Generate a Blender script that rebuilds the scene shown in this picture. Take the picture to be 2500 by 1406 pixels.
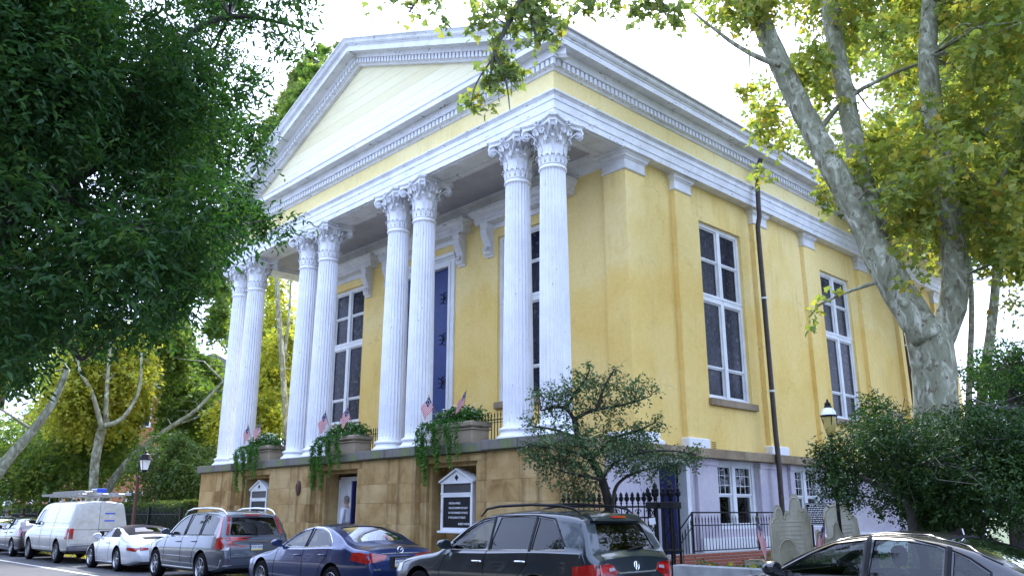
import bpy, bmesh, math, random
import numpy as np
from mathutils import Vector, Matrix
from mathutils.bvhtree import BVHTree
PI = math.pi
random.seed(7)
RNG = np.random.default_rng(11)
for _o in list(bpy.data.objects):
    bpy.data.objects.remove(_o)
SC = bpy.context.scene
COL = SC.collection

# ------------------------------------------------------------------ camera
CF = 2000.95                      # focal length in photo pixels (photo 2500 wide)
PITCH, HEAD, EYE = 0.266929, 0.814378, 1.66
cam = bpy.data.cameras.new('camera')
cam.sensor_width = 36.0
cam.lens = CF / 2500.0 * 36.0
cam.clip_start = 0.1
cam.clip_end = 3000
cam_ob = bpy.data.objects.new('camera', cam)
cam_ob.location = (0, 0, EYE)
cam_ob.rotation_euler = (PI / 2 + PITCH, 0, HEAD)
COL.objects.link(cam_ob)
SC.camera = cam_ob

# ------------------------------------------------------------------ sky, sun, exposure
SUN_ELEV, SUN_AZ = math.radians(50), math.radians(318)    # azimuth from +Y clockwise
world = bpy.data.worlds.new('World')
SC.world = world
world.use_nodes = True
nt = world.node_tree
nt.nodes.clear()
_out = nt.nodes.new('ShaderNodeOutputWorld')
_bg = nt.nodes.new('ShaderNodeBackground')
_sky = nt.nodes.new('ShaderNodeTexSky')
_sky.sky_type = 'NISHITA'
_sky.sun_disc = False
_sky.sun_elevation = SUN_ELEV
_sky.sun_rotation = SUN_AZ
_sky.air_density = 1.4
_sky.dust_density = 6.0
_sky.ozone_density = 2.0
_hs = nt.nodes.new('ShaderNodeHueSaturation')
_hs.inputs['Saturation'].default_value = 0.55
_mx = nt.nodes.new('ShaderNodeMixRGB')          # even overcast veil over the clear-sky model
_mx.inputs['Fac'].default_value = 0.62
_mx.inputs['Color2'].default_value = (7.6, 9.8, 16.0, 1)
nt.links.new(_sky.outputs['Color'], _hs.inputs['Color'])
nt.links.new(_hs.outputs['Color'], _mx.inputs['Color1'])
nt.links.new(_mx.outputs['Color'], _bg.inputs['Color'])
_bg.inputs['Strength'].default_value = 0.12
nt.links.new(_bg.outputs['Background'], _out.inputs['Surface'])

sun = bpy.data.lights.new('sun', 'SUN')
sun.energy = 3.2
sun.angle = math.radians(4)
sun.color = (1.0, 0.965, 0.91)
sun_ob = bpy.data.objects.new('sun', sun)
sun_ob.location = (-10, -20, 40)
_sd = Vector((math.sin(SUN_AZ) * math.cos(SUN_ELEV), math.cos(SUN_AZ) * math.cos(SUN_ELEV), math.sin(SUN_ELEV)))
sun_ob.rotation_euler = _sd.to_track_quat('Z', 'Y').to_euler()
COL.objects.link(sun_ob)

SC.view_settings.view_transform = 'Standard'
SC.view_settings.look = 'None'
SC.view_settings.gamma = 1.0
SC.view_settings.exposure = 1.6
SC.view_settings.use_curve_mapping = False
SC.render.engine = 'CYCLES'
SC.cycles.max_bounces = 6
SC.cycles.transparent_max_bounces = 12

# ------------------------------------------------------------------ photo pixel -> direction
_cp, _sp = math.cos(PITCH), math.sin(PITCH)
_ch, _sh = math.cos(HEAD), math.sin(HEAD)
def ray(px, py):
    a, b = (px - 1250) / CF, -(py - 703) / CF
    fx, fz = _cp - b * _sp, _sp + b * _cp         # forward, up
    return Vector((a * _ch - fx * _sh, a * _sh + fx * _ch, fz))
def at(px, py, dist):
    """point at a horizontal distance from the camera along a photo pixel"""
    d = ray(px, py)
    return Vector((0, 0, EYE)) + d * (dist / math.hypot(d.x, d.y))
def onY(px, py, Y):
    d = ray(px, py)
    return Vector((0, 0, EYE)) + d * (Y / d.y)
def onX(px, py, X):
    d = ray(px, py)
    return Vector((0, 0, EYE)) + d * (X / d.x)

# ------------------------------------------------------------------ mesh builder
class MB:
    def __init__(s):
        s.v, s.f = [], []
    def add(s, vs, fs):
        o = len(s.v)
        s.v.extend([tuple(p) for p in vs])
        s.f.extend([tuple(i + o for i in f) for f in fs])
        return s
    def box(s, x0, x1, y0, y1, z0, z1):
        return s.add([(x0,y0,z0),(x1,y0,z0),(x1,y1,z0),(x0,y1,z0),(x0,y0,z1),(x1,y0,z1),(x1,y1,z1),(x0,y1,z1)],
                     [(0,3,2,1),(4,5,6,7),(0,1,5,4),(1,2,6,5),(2,3,7,6),(3,0,4,7)])
    def cbox(s, x0, x1, y0, y1, z0, z1, c):
        """box with chamfered vertical and horizontal edges on all sides"""
        xs, ys, zs = (x0, x0+c, x1-c, x1), (y0, y0+c, y1-c, y1), (z0, z0+c, z1-c, z1)
        def ring(ix, iy, z):
            a, b, cc, d = xs[ix], xs[3-ix], ys[iy], ys[3-iy]
            k = 0 if ix == 0 else 1
            e = c if ix == 0 else 0
            return [(a+e,cc,z),(b-e,cc,z),(b,cc+e,z),(b,d-e,z),(b-e,d,z),(a+e,d,z),(a,d-e,z),(a,cc+e,z)]
        r = [ring(1,1,z0), ring(0,0,z0+c), ring(0,0,z1-c), ring(1,1,z1)]
        vs = [p for q in r for p in q]
        fs = [tuple(range(7,-1,-1)), tuple(range(24,32))]
        for k in range(3):
            for i in range(8):
                j = (i+1) % 8
                fs.append((k*8+i, k*8+j, k*8+8+j, k*8+8+i))
        return s.add(vs, fs)
    def obox(s, c, ax, ay, az):
        c, ax, ay, az = Vector(c), Vector(ax), Vector(ay), Vector(az)
        vs = [c+ax*i+ay*j+az*k for k in (-1,1) for (i,j) in ((-1,-1),(1,-1),(1,1),(-1,1))]
        return s.add(vs, [(0,3,2,1),(4,5,6,7),(0,1,5,4),(1,2,6,5),(2,3,7,6),(3,0,4,7)])
    def prism(s, poly, d0, d1, axis='Y'):
        """poly in the plane across axis: axis Y -> (x,z); X -> (y,z); Z -> (x,y)"""
        n = len(poly)
        f = {'Y': lambda a,b,d:(a,d,b), 'X': lambda a,b,d:(d,a,b), 'Z': lambda a,b,d:(a,b,d)}[axis]
        vs = [f(a,b,d0) for a,b in poly] + [f(a,b,d1) for a,b in poly]
        fs = [tuple(range(n)), tuple(range(2*n-1, n-1, -1))]
        fs += [(i, (i+1) % n + 0, (i+1) % n + n, i+n) for i in range(n)]
        return s.add(vs, fs)
    def lathe(s, prof, n=24, c=(0,0,0), axis='Z', a0=0, a1=2*PI, caps=True):
        full = abs(a1 - a0 - 2*PI) < 1e-6
        m = n if full else n + 1
        vs, fs = [], []
        for (r, z) in prof:
            for i in range(m):
                a = a0 + (a1-a0) * i / n
                x, y = r*math.cos(a), r*math.sin(a)
                if axis == 'Z': p = (c[0]+x, c[1]+y, c[2]+z)
                elif axis == 'Y': p = (c[0]+x, c[1]+z, c[2]+y)
                else: p = (c[0]+z, c[1]+x, c[2]+y)
                vs.append(p)
        for k in range(len(prof)-1):
            for i in range(n):
                j = (i+1) % m
                fs.append((k*m+i, k*m+j, k*m+m+j, k*m+m+i))
        if full and caps:
            if prof[0][0] > 1e-6: fs.append(tuple(range(m-1,-1,-1)))
            if prof[-1][0] > 1e-6: fs.append(tuple(range((len(prof)-1)*m, len(prof)*m)))
        return s.add(vs, fs)
    def tube(s, pts, rad, n=8, caps=True):
        pts = [Vector(p) for p in pts]
        if not hasattr(rad, '__len__'): rad = [rad]*len(pts)
        vs, fs = [], []
        up = None
        for i, p in enumerate(pts):
            t = (pts[min(i+1, len(pts)-1)] - pts[max(i-1, 0)])
            if t.length < 1e-9: t = Vector((0,0,1))
            t.normalize()
            if up is None:
                up = Vector((0,0,1)) if abs(t.z) < .9 else Vector((1,0,0))
            a = up - t*up.dot(t)
            if a.length < 1e-6: a = t.orthogonal()
            a.normalize(); b = t.cross(a); up = a
            for k in range(n):
                w = 2*PI*k/n
                vs.append(p + (a*math.cos(w) + b*math.sin(w))*rad[i])
        for i in range(len(pts)-1):
            for k in range(n):
                j = (k+1) % n
                fs.append((i*n+k, i*n+j, i*n+n+j, i*n+n+k))
        if caps:
            fs.append(tuple(range(n-1,-1,-1))); fs.append(tuple(range((len(pts)-1)*n, len(pts)*n)))
        return s.add(vs, fs)
    def grid(s, rows):
        """rows of equal-length point lists"""
        m = len(rows[0]); vs = [p for r in rows for p in r]; fs = []
        for i in range(len(rows)-1):
            for k in range(m-1):
                fs.append((i*m+k, i*m+k+1, i*m+m+k+1, i*m+m+k))
        return s.add(vs, fs)
    def xf(s, M):
        s.v = [tuple(M @ Vector(p)) for p in s.v]
        return s
    def mesh(s, name, mat=None, smooth=None):
        me = bpy.data.meshes.new(name)
        me.from_pydata(s.v, [], s.f)
        if smooth is not None:
            me.polygons.foreach_set('use_smooth', [True]*len(me.polygons))
            if smooth < 3: me.set_sharp_from_angle(angle=smooth)
        if mat: me.materials.append(mat)
        me.update()
        return me
    def build(s, name, mat, parent=None, smooth=None, loc=None):
        return link(name, s.mesh(name, mat, smooth), parent, loc)

def link(name, me, parent=None, loc=None):
    o = bpy.data.objects.new(name, me)
    COL.objects.link(o)
    if parent is not None: o.parent = parent
    if loc is not None: o.location = loc
    return o
def tag(o, label, cat, group=None, kind=None):
    if label: o['label'] = label
    if cat: o['category'] = cat
    if group: o['group'] = group
    if kind: o['kind'] = kind
    return o
def thing(name, label, cat, loc=(0,0,0), rz=0, group=None):
    o = bpy.data.objects.new(name, None)
    o.empty_display_size = .3
    COL.objects.link(o)
    o.location = loc
    o.rotation_euler = (0,0,rz)
    return tag(o, label, cat, group)
def structure(name, mb, mat, **k):
    o = mb.build(name, mat, **k)
    o['kind'] = 'structure'
    return o
def anchor(root):
    """a child offset that undoes the root's translation, so parts may be written in world coordinates"""
    return tuple(-c for c in root.location)
def copy_tree(o, parent=None):
    c = o.copy(); COL.objects.link(c); c.parent = parent
    for ch in list(o.children): copy_tree(ch, c)
    return c
def fix_normals(me):
    bm = bmesh.new(); bm.from_mesh(me)
    bmesh.ops.remove_doubles(bm, verts=bm.verts, dist=1e-5)
    bmesh.ops.recalc_face_normals(bm, faces=bm.faces)
    if bm.calc_volume(signed=True) < 0: bmesh.ops.reverse_faces(bm, faces=bm.faces)
    bm.to_mesh(me); bm.free(); me.update()
    return me

# ------------------------------------------------------------------ materials
MATS = {}
def nodes_of(name):
    m = bpy.data.materials.new(name)
    m.use_nodes = True
    t = m.node_tree
    b = t.nodes['Principled BSDF']
    MATS[name] = m
    return m, t, b
def N(t, kind, **kw):
    n = t.nodes.new(kind)
    for k, v in kw.items():
        if k in n.inputs: n.inputs[k].default_value = v
        else: setattr(n, k, v)
    return n
def ramp(t, fac, stops, interp='LINEAR'):
    r = t.nodes.new('ShaderNodeValToRGB')
    r.color_ramp.interpolation = interp
    e = r.color_ramp.elements
    while len(e) < len(stops): e.new(0.5)
    for i, (p, c) in enumerate(stops):
        e[i].position = p
        e[i].color = (c[0], c[1], c[2], 1)
    t.links.new(fac, r.inputs['Fac'])
    return r.outputs['Color']
def coords(t, scale=(1,1,1), kind='Object'):
    c = t.nodes.new('ShaderNodeTexCoord')
    m = t.nodes.new('ShaderNodeMapping')
    m.inputs['Scale'].default_value = scale
    t.links.new(c.outputs[kind], m.inputs['Vector'])
    return m.outputs['Vector']
def noise(t, vec, scale, detail=4, rough=.55, dist=0):
    n = N(t, 'ShaderNodeTexNoise', Scale=scale, Detail=detail, Roughness=rough, Distortion=dist)
    if vec: t.links.new(vec, n.inputs['Vector'])
    return n.outputs['Fac']
def mix(t, fac, a, b, mode='MIX'):
    m = t.nodes.new('ShaderNodeMixRGB'); m.blend_type = mode
    for i, x in ((0, fac), (1, a), (2, b)):
        if isinstance(x, (int, float)): m.inputs[i].default_value = x
        elif isinstance(x, tuple): m.inputs[i].default_value = (x[0], x[1], x[2], 1)
        else: t.links.new(x, m.inputs[i])
    return m.outputs['Color']
def bump(t, b, h, strength=.3, dist=.02):
    n = N(t, 'ShaderNodeBump', Strength=strength, Distance=dist)
    t.links.new(h, n.inputs['Height']); t.links.new(n.outputs['Normal'], b.inputs['Normal'])
def plain(name, col, rough=.6, metal=0, var=.15, vscale=6, bmp=.12, bscale=60, spec=.5, coat=0):
    m, t, b = nodes_of(name)
    v = coords(t)
    f = noise(t, v, vscale, 5)
    lo = tuple(c*(1-var) for c in col); hi = tuple(min(1, c*(1+var)) for c in col)
    t.links.new(ramp(t, f, [(.3, lo), (.7, hi)]), b.inputs['Base Color'])
    b.inputs['Roughness'].default_value = rough
    b.inputs['Metallic'].default_value = metal
    b.inputs['Specular IOR Level'].default_value = spec
    if coat:
        b.inputs['Coat Weight'].default_value = coat
        b.inputs['Coat Roughness'].default_value = .04
    if bmp: bump(t, b, noise(t, v, bscale, 3), bmp)
    return m
def m_stucco(name, a, b2, c):
    m, t, b = nodes_of(name)
    v = coords(t)
    big = noise(t, v, .45, 4, .6, .6)
    base = ramp(t, big, [(.36, a), (.52, b2), (.68, c)])
    vs = coords(t, (1.3, 1.3, .12))
    streak = noise(t, vs, 2.2, 5, .6)
    base = mix(t, ramp(t, streak, [(.58, (0,0,0)), (.78, (.38,.38,.38))]), base, tuple(x*.78 for x in b2))
    fine = noise(t, v, 9, 5, .7)
    base = mix(t, .22, base, ramp(t, fine, [(.3, tuple(x*.7 for x in b2)), (.7, tuple(min(1,x*1.2) for x in c))]))
    # a lighter repaint patch with a wandering lower edge
    sep = N(t, 'ShaderNodeSeparateXYZ'); t.links.new(v, sep.inputs[0])
    ed = N(t, 'ShaderNodeMath', operation='MULTIPLY_ADD'); t.links.new(noise(t, v, .5, 4), ed.inputs[0]); ed.inputs[1].default_value = 3.2; t.links.new(sep.outputs['Z'], ed.inputs[2])
    mr = N(t, 'ShaderNodeMapRange'); t.links.new(ed.outputs[0], mr.inputs['Value'])
    mr.inputs['From Min'].default_value = 9.5; mr.inputs['From Max'].default_value = 10.1
    base = mix(t, mr.outputs[0], mix(t, 1.0, base, (.985,.925,.77), 'MULTIPLY'), base)
    # dirt runs that start at ledges, and hairline cracks
    run = noise(t, coords(t, (5,5,.10)), 1.6, 4, .6)
    low = noise(t, v, .7, 3)
    rm_ = N(t, 'ShaderNodeMath', operation='MULTIPLY'); t.links.new(run, rm_.inputs[0]); t.links.new(low, rm_.inputs[1])
    base = mix(t, ramp(t, rm_.outputs[0], [(.31, (0,0,0)), (.44, (.32,.32,.32))]), base, tuple(x*.62 for x in a))
    dv = N(t, 'ShaderNodeTexVoronoi', feature='DISTANCE_TO_EDGE', Scale=.55)
    wv = N(t, 'ShaderNodeVectorMath', operation='ADD')
    nz = N(t, 'ShaderNodeTexNoise', Scale=1.8, Detail=6); t.links.new(v, nz.inputs['Vector']); t.links.new(v, wv.inputs[0]); t.links.new(nz.outputs['Color'], wv.inputs[1]); t.links.new(wv.outputs[0], dv.inputs['Vector'])
    ck = N(t, 'ShaderNodeMath', operation='MULTIPLY'); t.links.new(ramp(t, dv.outputs['Distance'], [(0, (1,1,1)), (.006, (0,0,0))]), ck.inputs[0]); t.links.new(ramp(t, noise(t, v, .9, 2), [(.5, (0,0,0)), (.6, (.55,.55,.55))]), ck.inputs[1])
    base = mix(t, ck.outputs[0], base, tuple(x*.35 for x in a))
    t.links.new(base, b.inputs['Base Color'])
    b.inputs['Roughness'].default_value = .85
    b.inputs['Specular IOR Level'].default_value = .25
    bump(t, b, noise(t, v, 45, 5, .7), .25, .012)
    return m
STUCCO = m_stucco('yellow_stucco', (.75,.545,.175), (.81,.63,.250), (.83,.67,.32))
FRIEZE = m_stucco('pale_yellow_paint', (.74,.60,.25), (.78,.65,.30), (.82,.71,.38))
def m_boards():
    m, t, b = nodes_of('cream_boards')
    v = coords(t)
    oi = N(t, 'ShaderNodeObjectInfo')
    base = ramp(t, oi.outputs['Random'], [(0, (.74,.66,.39)), (.5, (.79,.72,.45)), (1, (.82,.76,.51))])
    st = noise(t, coords(t, (.5,1,2.5)), 2.2, 5, .65)
    base = mix(t, ramp(t, st, [(.5, (0,0,0)), (.75, (.35,.35,.35))]), base, (.60,.54,.36))
    t.links.new(base, b.inputs['Base Color']); b.inputs['Roughness'].default_value = .65
    bump(t, b, noise(t, v, 50, 3), .06, .01)
    return m
TYMP = m_boards()

def m_white(name, col, flake=.62, stretch=(1,1,.35), dirt=.25):
    m, t, b = nodes_of(name)
    v = coords(t)
    vs = coords(t, stretch)
    base = ramp(t, noise(t, v, 1.6, 5, .6), [(.3, tuple(c*(1-dirt*.6) for c in col)), (.65, col)])
    fl = noise(t, vs, 16, 6, .62, .4)
    msk = ramp(t, fl, [(flake, (0,0,0)), (flake+.035, (1,1,1))])
    base = mix(t, msk, base, (.20,.19,.19))
    fl2 = noise(t, vs, 4.5, 5, .6)
    base = mix(t, ramp(t, fl2, [(.55, (0,0,0)), (.8, (.5,.5,.5))]), base, tuple(c*.72 for c in col))
    t.links.new(base, b.inputs['Base Color'])
    b.inputs['Roughness'].default_value = .55
    inv = N(t, 'ShaderNodeMath', operation='SUBTRACT'); inv.inputs[0].default_value = 1.0
    t.links.new(fl, inv.inputs[1])
    bump(t, b, noise(t, v, 70, 4), .08, .01)
    return m
WHITE = m_white('weathered_white_paint', (.80,.81,.83), .665)
WHITE_TRIM = m_white('flaking_white_trim', (.76,.77,.79), .625, (.3,.3,1.6), .4)
CAPWHITE = m_white('capital_white_paint', (.78,.79,.81), .70, (1,1,1), .5)
COLWHITE = m_white('column_white_paint', (.80,.81,.835), .655, (1.3,1.3,.22), .25)
WINWHITE = m_white('window_white_paint', (.74,.76,.77), .68, (1,1,.6), .3)
PORCHGREY = plain('porch_ceiling_paint', (.42,.42,.46), .6, var=.12, vscale=2)

def m_sand(name, cols, stain):
    m, t, b = nodes_of(name)
    v = coords(t)
    info = N(t, 'ShaderNodeObjectInfo')
    off = N(t, 'ShaderNodeVectorMath', operation='ADD')
    sc = N(t, 'ShaderNodeVectorMath', operation='SCALE'); sc.inputs['Scale'].default_value = 30
    cmb = N(t, 'ShaderNodeCombineXYZ')
    for k in range(3): t.links.new(info.outputs['Random'], cmb.inputs[k])
    t.links.new(cmb.outputs[0], sc.inputs[0]); t.links.new(v, off.inputs[0]); t.links.new(sc.outputs[0], off.inputs[1])
    base = ramp(t, noise(t, off.outputs[0], .9, 6, .62, .5), [(.34, cols[0]), (.48, cols[1]), (.64, cols[2])])
    w = coords(t, (.25,.25,1))
    band = noise(t, w, 3.4, 6, .6, .8)
    base = mix(t, ramp(t, band, [(.50, (0,0,0)), (.78, (.4,.4,.4))]), base, cols[0])
    drip = noise(t, coords(t, (1.6,1.6,.16)), 1.6, 5, .65)
    base = mix(t, ramp(t, drip, [(.55, (0,0,0)), (.75, (.8,.8,.8))]), base, stain)
    t.links.new(base, b.inputs['Base Color'])
    b.inputs['Roughness'].default_value = .9
    b.inputs['Specular IOR Level'].default_value = .2
    bump(t, b, noise(t, v, 24, 8, .7), .35, .02)
    return m
BROWNSTONE = m_sand('sandstone', ((.21,.122,.042), (.36,.24,.098), (.45,.325,.155)), (.085,.052,.025))
BELT = m_sand('belt_stone', ((.20,.15,.09), (.28,.215,.14), (.34,.27,.18)), (.13,.10,.07))
def m_cap():
    m, t, b = nodes_of('weathered_cap_stone')
    v = coords(t)
    base = ramp(t, noise(t, v, .8, 6, .6, .5), [(.36, (.085,.08,.085)), (.50, (.15,.135,.12)), (.62, (.12,.155,.055)), (.72, (.19,.17,.12))])
    drip = noise(t, coords(t, (2,2,.4)), 2, 5, .6)
    base = mix(t, ramp(t, drip, [(.5, (0,0,0)), (.72, (.7,.7,.7))]), base, (.05,.045,.045))
    t.links.new(base, b.inputs['Base Color']); b.inputs['Roughness'].default_value = .92
    bump(t, b, noise(t, v, 30, 6, .7), .4, .02)
    return m
CAPSTONE = m_cap()
LAV = m_stucco('lavender_masonry_paint', (.40,.39,.58), (.50,.49,.66), (.58,.58,.72))
IRON = plain('black_iron', (.006,.006,.007), .55, .0, .3, 20, .2, 90, spec=.2)
PIPE = plain('dark_brown_pipe', (.045,.033,.026), .5, .2, .3, 10)
BLUE_DOOR = plain('blue_door_paint', (.004,.026,.14), .38, 0, .2, 3, .06)
DARKBLUE = plain('navy_door_paint', (.006,.012,.075), .4, 0, .2, 3, .06)
SLATE = plain('roof_slate', (.16,.14,.14), .8, 0, .2, 6)
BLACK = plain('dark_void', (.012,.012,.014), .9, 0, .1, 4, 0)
HEADER = plain('dark_header_panel', (.035,.035,.038), .5, 0, .2, 6, 0)
BOARD = plain('notice_board_black', (.005,.006,.009), .45, 0, .2, 3, 0, spec=.2)
LETTER = plain('white_letter_plastic', (.78,.78,.80), .5, 0, .03, 3, 0)
PLAQUE = plain('dark_red_plaque', (.07,.028,.02), .5, .2, .3, 30)
TERRA = plain('planter_stone', (.27,.22,.15), .88, 0, .22, 3, .4, 40)

def m_stained(name, tint):
    m, t, b = nodes_of(name)
    v0 = coords(t)
    oi = N(t, 'ShaderNodeObjectInfo'); oc = N(t, 'ShaderNodeCombineXYZ'); os_ = N(t, 'ShaderNodeVectorMath', operation='SCALE'); os_.inputs['Scale'].default_value = 17
    for k in range(3): t.links.new(oi.outputs['Random'], oc.inputs[k])
    oa = N(t, 'ShaderNodeVectorMath', operation='ADD'); t.links.new(oc.outputs[0], os_.inputs[0]); t.links.new(v0, oa.inputs[0]); t.links.new(os_.outputs[0], oa.inputs[1])
    v = oa.outputs[0]
    vo = N(t, 'ShaderNodeTexVoronoi', feature='F1', Scale=11)
    t.links.new(v, vo.inputs['Vector'])
    ve = N(t, 'ShaderNodeTexVoronoi', feature='DISTANCE_TO_EDGE', Scale=11)
    t.links.new(v, ve.inputs['Vector'])
    hs = N(t, 'ShaderNodeSeparateColor'); t.links.new(vo.outputs['Color'], hs.inputs[0])
    col = ramp(t, hs.outputs[0], [(0, (.006,.007,.011)), (.5, tuple(c*.6 for c in tint)), (.8, (.02,.02,.03)), (.93, (.035,.04,.05)), (.985, (.06,.065,.07))])
    lead = ramp(t, ve.outputs['Distance'], [(.02, (1,1,1)), (.045, (0,0,0))])
    col = mix(t, lead, col, (.020,.020,.022))
    # pale medallions in rows
    med = N(t, 'ShaderNodeTexVoronoi', feature='F1', Scale=3.2); t.links.new(v, med.inputs['Vector'])
    ring = ramp(t, med.outputs['Distance'], [(.0, (0,0,0)), (.30, (0,0,0)), (.33, (.5,.5,.5)), (.36, (0,0,0))])
    col = mix(t, ring, col, (.06,.065,.07))
    col = mix(t, 1.0, col, ramp(t, oi.outputs['Random'], [(0, (.5,.5,.6)), (.5, (1,1,1)), (1, (1.5,1.55,1.5))]), 'MULTIPLY')
    t.links.new(col, b.inputs['Base Color'])
    t.links.new(ramp(t, lead, [(0, (.18,.18,.18)), (1, (.6,.6,.6))]), b.inputs['Roughness'])
    b.inputs['Specular IOR Level'].default_value = .16
    bump(t, b, ve.outputs['Distance'], .25, .01)
    return m
STAINED = m_stained('leaded_stained_glass', (.022,.026,.05))
STAINED2 = m_stained('leaded_blue_glass', (.018,.028,.075))
def m_glass(name, tint, rough=.03, spec=.5, trans=.75):
    """thin window glass: see-through with a Fresnel reflection"""
    m, t, b = nodes_of(name)
    t.nodes.remove(b)
    out = t.nodes['Material Output']
    tr = N(t, 'ShaderNodeBsdfTransparent'); tr.inputs['Color'].default_value = (*[c*trans for c in tint], 1)
    gl = N(t, 'ShaderNodeBsdfGlossy'); gl.inputs['Roughness'].default_value = rough
    gl.inputs['Color'].default_value = (1,1,1,1)
    fr = N(t, 'ShaderNodeFresnel', IOR=1.5)
    mx = N(t, 'ShaderNodeMixShader')
    t.links.new(fr.outputs[0], mx.inputs[0]); t.links.new(tr.outputs[0], mx.inputs[1]); t.links.new(gl.outputs[0], mx.inputs[2])
    t.links.new(mx.outputs[0], out.inputs['Surface'])
    return m
PANE = m_glass('dim_window_glass', (.75,.8,.78), .03, trans=.8)
CARGLASS = m_glass('car_glass', (.80,.90,.86), .02, trans=.72)
PRIVACY = m_glass('tinted_car_glass', (.5,.55,.55), .02, trans=.07)

def m_asphalt():
    m, t, b = nodes_of('asphalt')
    v = coords(t)
    base = ramp(t, noise(t, v, .35, 5, .6), [(.35, (.040,.041,.045)), (.65, (.062,.063,.068))])
    base = mix(t, ramp(t, noise(t, v, 160, 2), [(.45, (0,0,0)), (.7, (.5,.5,.5))]), base, (.11,.11,.115))
    t.links.new(base, b.inputs['Base Color']); b.inputs['Roughness'].default_value = .85
    bump(t, b, noise(t, v, 220, 3), .5, .008)
    return m
ASPHALT = m_asphalt()
ROADPAINT = plain('worn_road_paint', (.62,.62,.58), .7, 0, .3, 9)
CONCRETE = plain('concrete', (.33,.33,.31), .9, 0, .2, 2.2, .3, 50)
KERBSTONE = plain('granite_kerb', (.27,.27,.27), .85, 0, .25, 12, .3, 70)
DIRT = plain('churchyard_soil', (.075,.06,.038), .95, 0, .4, 2.5, .6, 18)
GRASSG = plain('far_lawn', (.05,.075,.025), .95, 0, .4, 1.5, .5, 14)
WALLSTONE = plain('retaining_wall_stone', (.30,.31,.31), .9, 0, .25, 3, .4, 30)
GRAVE = m_sand('gravestone_marble', ((.25,.23,.15), (.40,.375,.27), (.53,.50,.40)), (.15,.14,.08))
def brickmat(name, a, bcol, mortar, sc):
    return plain(name, a, .9, 0, .3, 7, .4, 40)
DULLWALL = plain('dull_rendered_wall', (.045,.032,.027), .9, 0, .2, 2)  # walls of the added row houses, set dark for the car reflections
BRICK_RED = plain('red_brick', (.26,.075,.04), .9, 0, .35, 8, .4, 40)
BRICK_FAR = None
def m_brickfar():
    m, t, b = nodes_of('far_brick_wall')
    v = coords(t, (1,1,1))
    sw = N(t, 'ShaderNodeCombineXYZ'); sp = N(t, 'ShaderNodeSeparateXYZ'); t.links.new(v, sp.inputs[0])
    ad = N(t, 'ShaderNodeMath', operation='ADD'); t.links.new(sp.outputs['X'], ad.inputs[0]); t.links.new(sp.outputs['Y'], ad.inputs[1])
    t.links.new(ad.outputs[0], sw.inputs[0]); t.links.new(sp.outputs['Z'], sw.inputs[1])
    br = N(t, 'ShaderNodeTexBrick', Scale=1.0)
    br.inputs['Color1'].default_value = (.36,.115,.05,1); br.inputs['Color2'].default_value = (.44,.15,.07,1); br.inputs['Mortar'].default_value = (.40,.26,.18,1)
    br.inputs['Brick Width'].default_value = .24; br.inputs['Row Height'].default_value = .08; br.inputs['Mortar Size'].default_value = .008
    t.links.new(sw.outputs[0], br.inputs['Vector'])
    t.links.new(br.outputs['Color'], b.inputs['Base Color']); b.inputs['Roughness'].default_value = .9
    return m
BRICK_FAR = m_brickfar()
# ================================================================== setting
XR, XL, XC, Y0, YB = -12.78, -31.10, -21.94, 13.5, 40.6
KERB = 10.9
structure('ground', MB().add([(-700,-500,-.02),(500,-500,-.02),(500,700,-.02),(-700,700,-.02)], [(0,1,2,3)]), GRASSG)
structure('road', MB().add([(-400,1.6,0),(200,1.6,0),(200,KERB,0),(-400,KERB,0)], [(0,1,2,3)]), ASPHALT)
structure('parking_lane_line', MB().add([(-200,7.87,.004),(60,7.87,.004),(60,7.99,.004),(-200,7.99,.004)], [(0,1,2,3)]), ROADPAINT)
structure('near_sidewalk', MB().box(-400,200,-6.6,1.45,-.02,.13), CONCRETE)
kb = MB()
structure('near_kerb', MB().box(-400,200,1.45,1.6,-.02,.132), KERBSTONE)
far_kerb = structure('kerb', MB().box(-400,200,KERB,KERB+.15,-.02,.13), KERBSTONE)
walk = structure('sidewalk', MB().box(-400,200,KERB+.15,13.16,-.02,.126), CONCRETE)
slab = MB().cbox(-.74,.74,-.49,.49,0,.012,.004).mesh('paving_slab', CONCRETE)
for i in range(26):
    for j in range(2):
        o = link('paving_slab', slab, walk, (-41+1.5*i, 11.57+1.0*j, .124))
yard = structure('churchyard_ground', MB().box(-9.35,60,13.12,70,-.02,.62), DIRT)
structure('churchyard_path', MB().box(-12.45,-9.36,13.2,48,-.02,.15), CONCRETE)

# ================================================================== church
church = thing('church', 'yellow stucco Greek revival church with white Corinthian columns and pediment', 'church', (XC, 30, 0))
A = anchor(church)
def part(name, mb, mat, smooth=None):
    return mb.build(name, mat, church, smooth, A)
def sub(name, mb, mat, parent, smooth=None, loc=None):
    return mb.build(name, mat, parent, smooth, loc)

def wrap(prof, x0=XL, x1=XR, y0=Y0, yb=YB):
    """sweep an (offset, z) profile round the left side, the front and the right side"""
    rows = []
    for o, z in prof:
        rows.append([(x0-o, yb, z), (x0-o, y0-o, z), (x1+o, y0-o, z), (x1+o, yb, z)])
    return MB().grid(rows)

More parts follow.
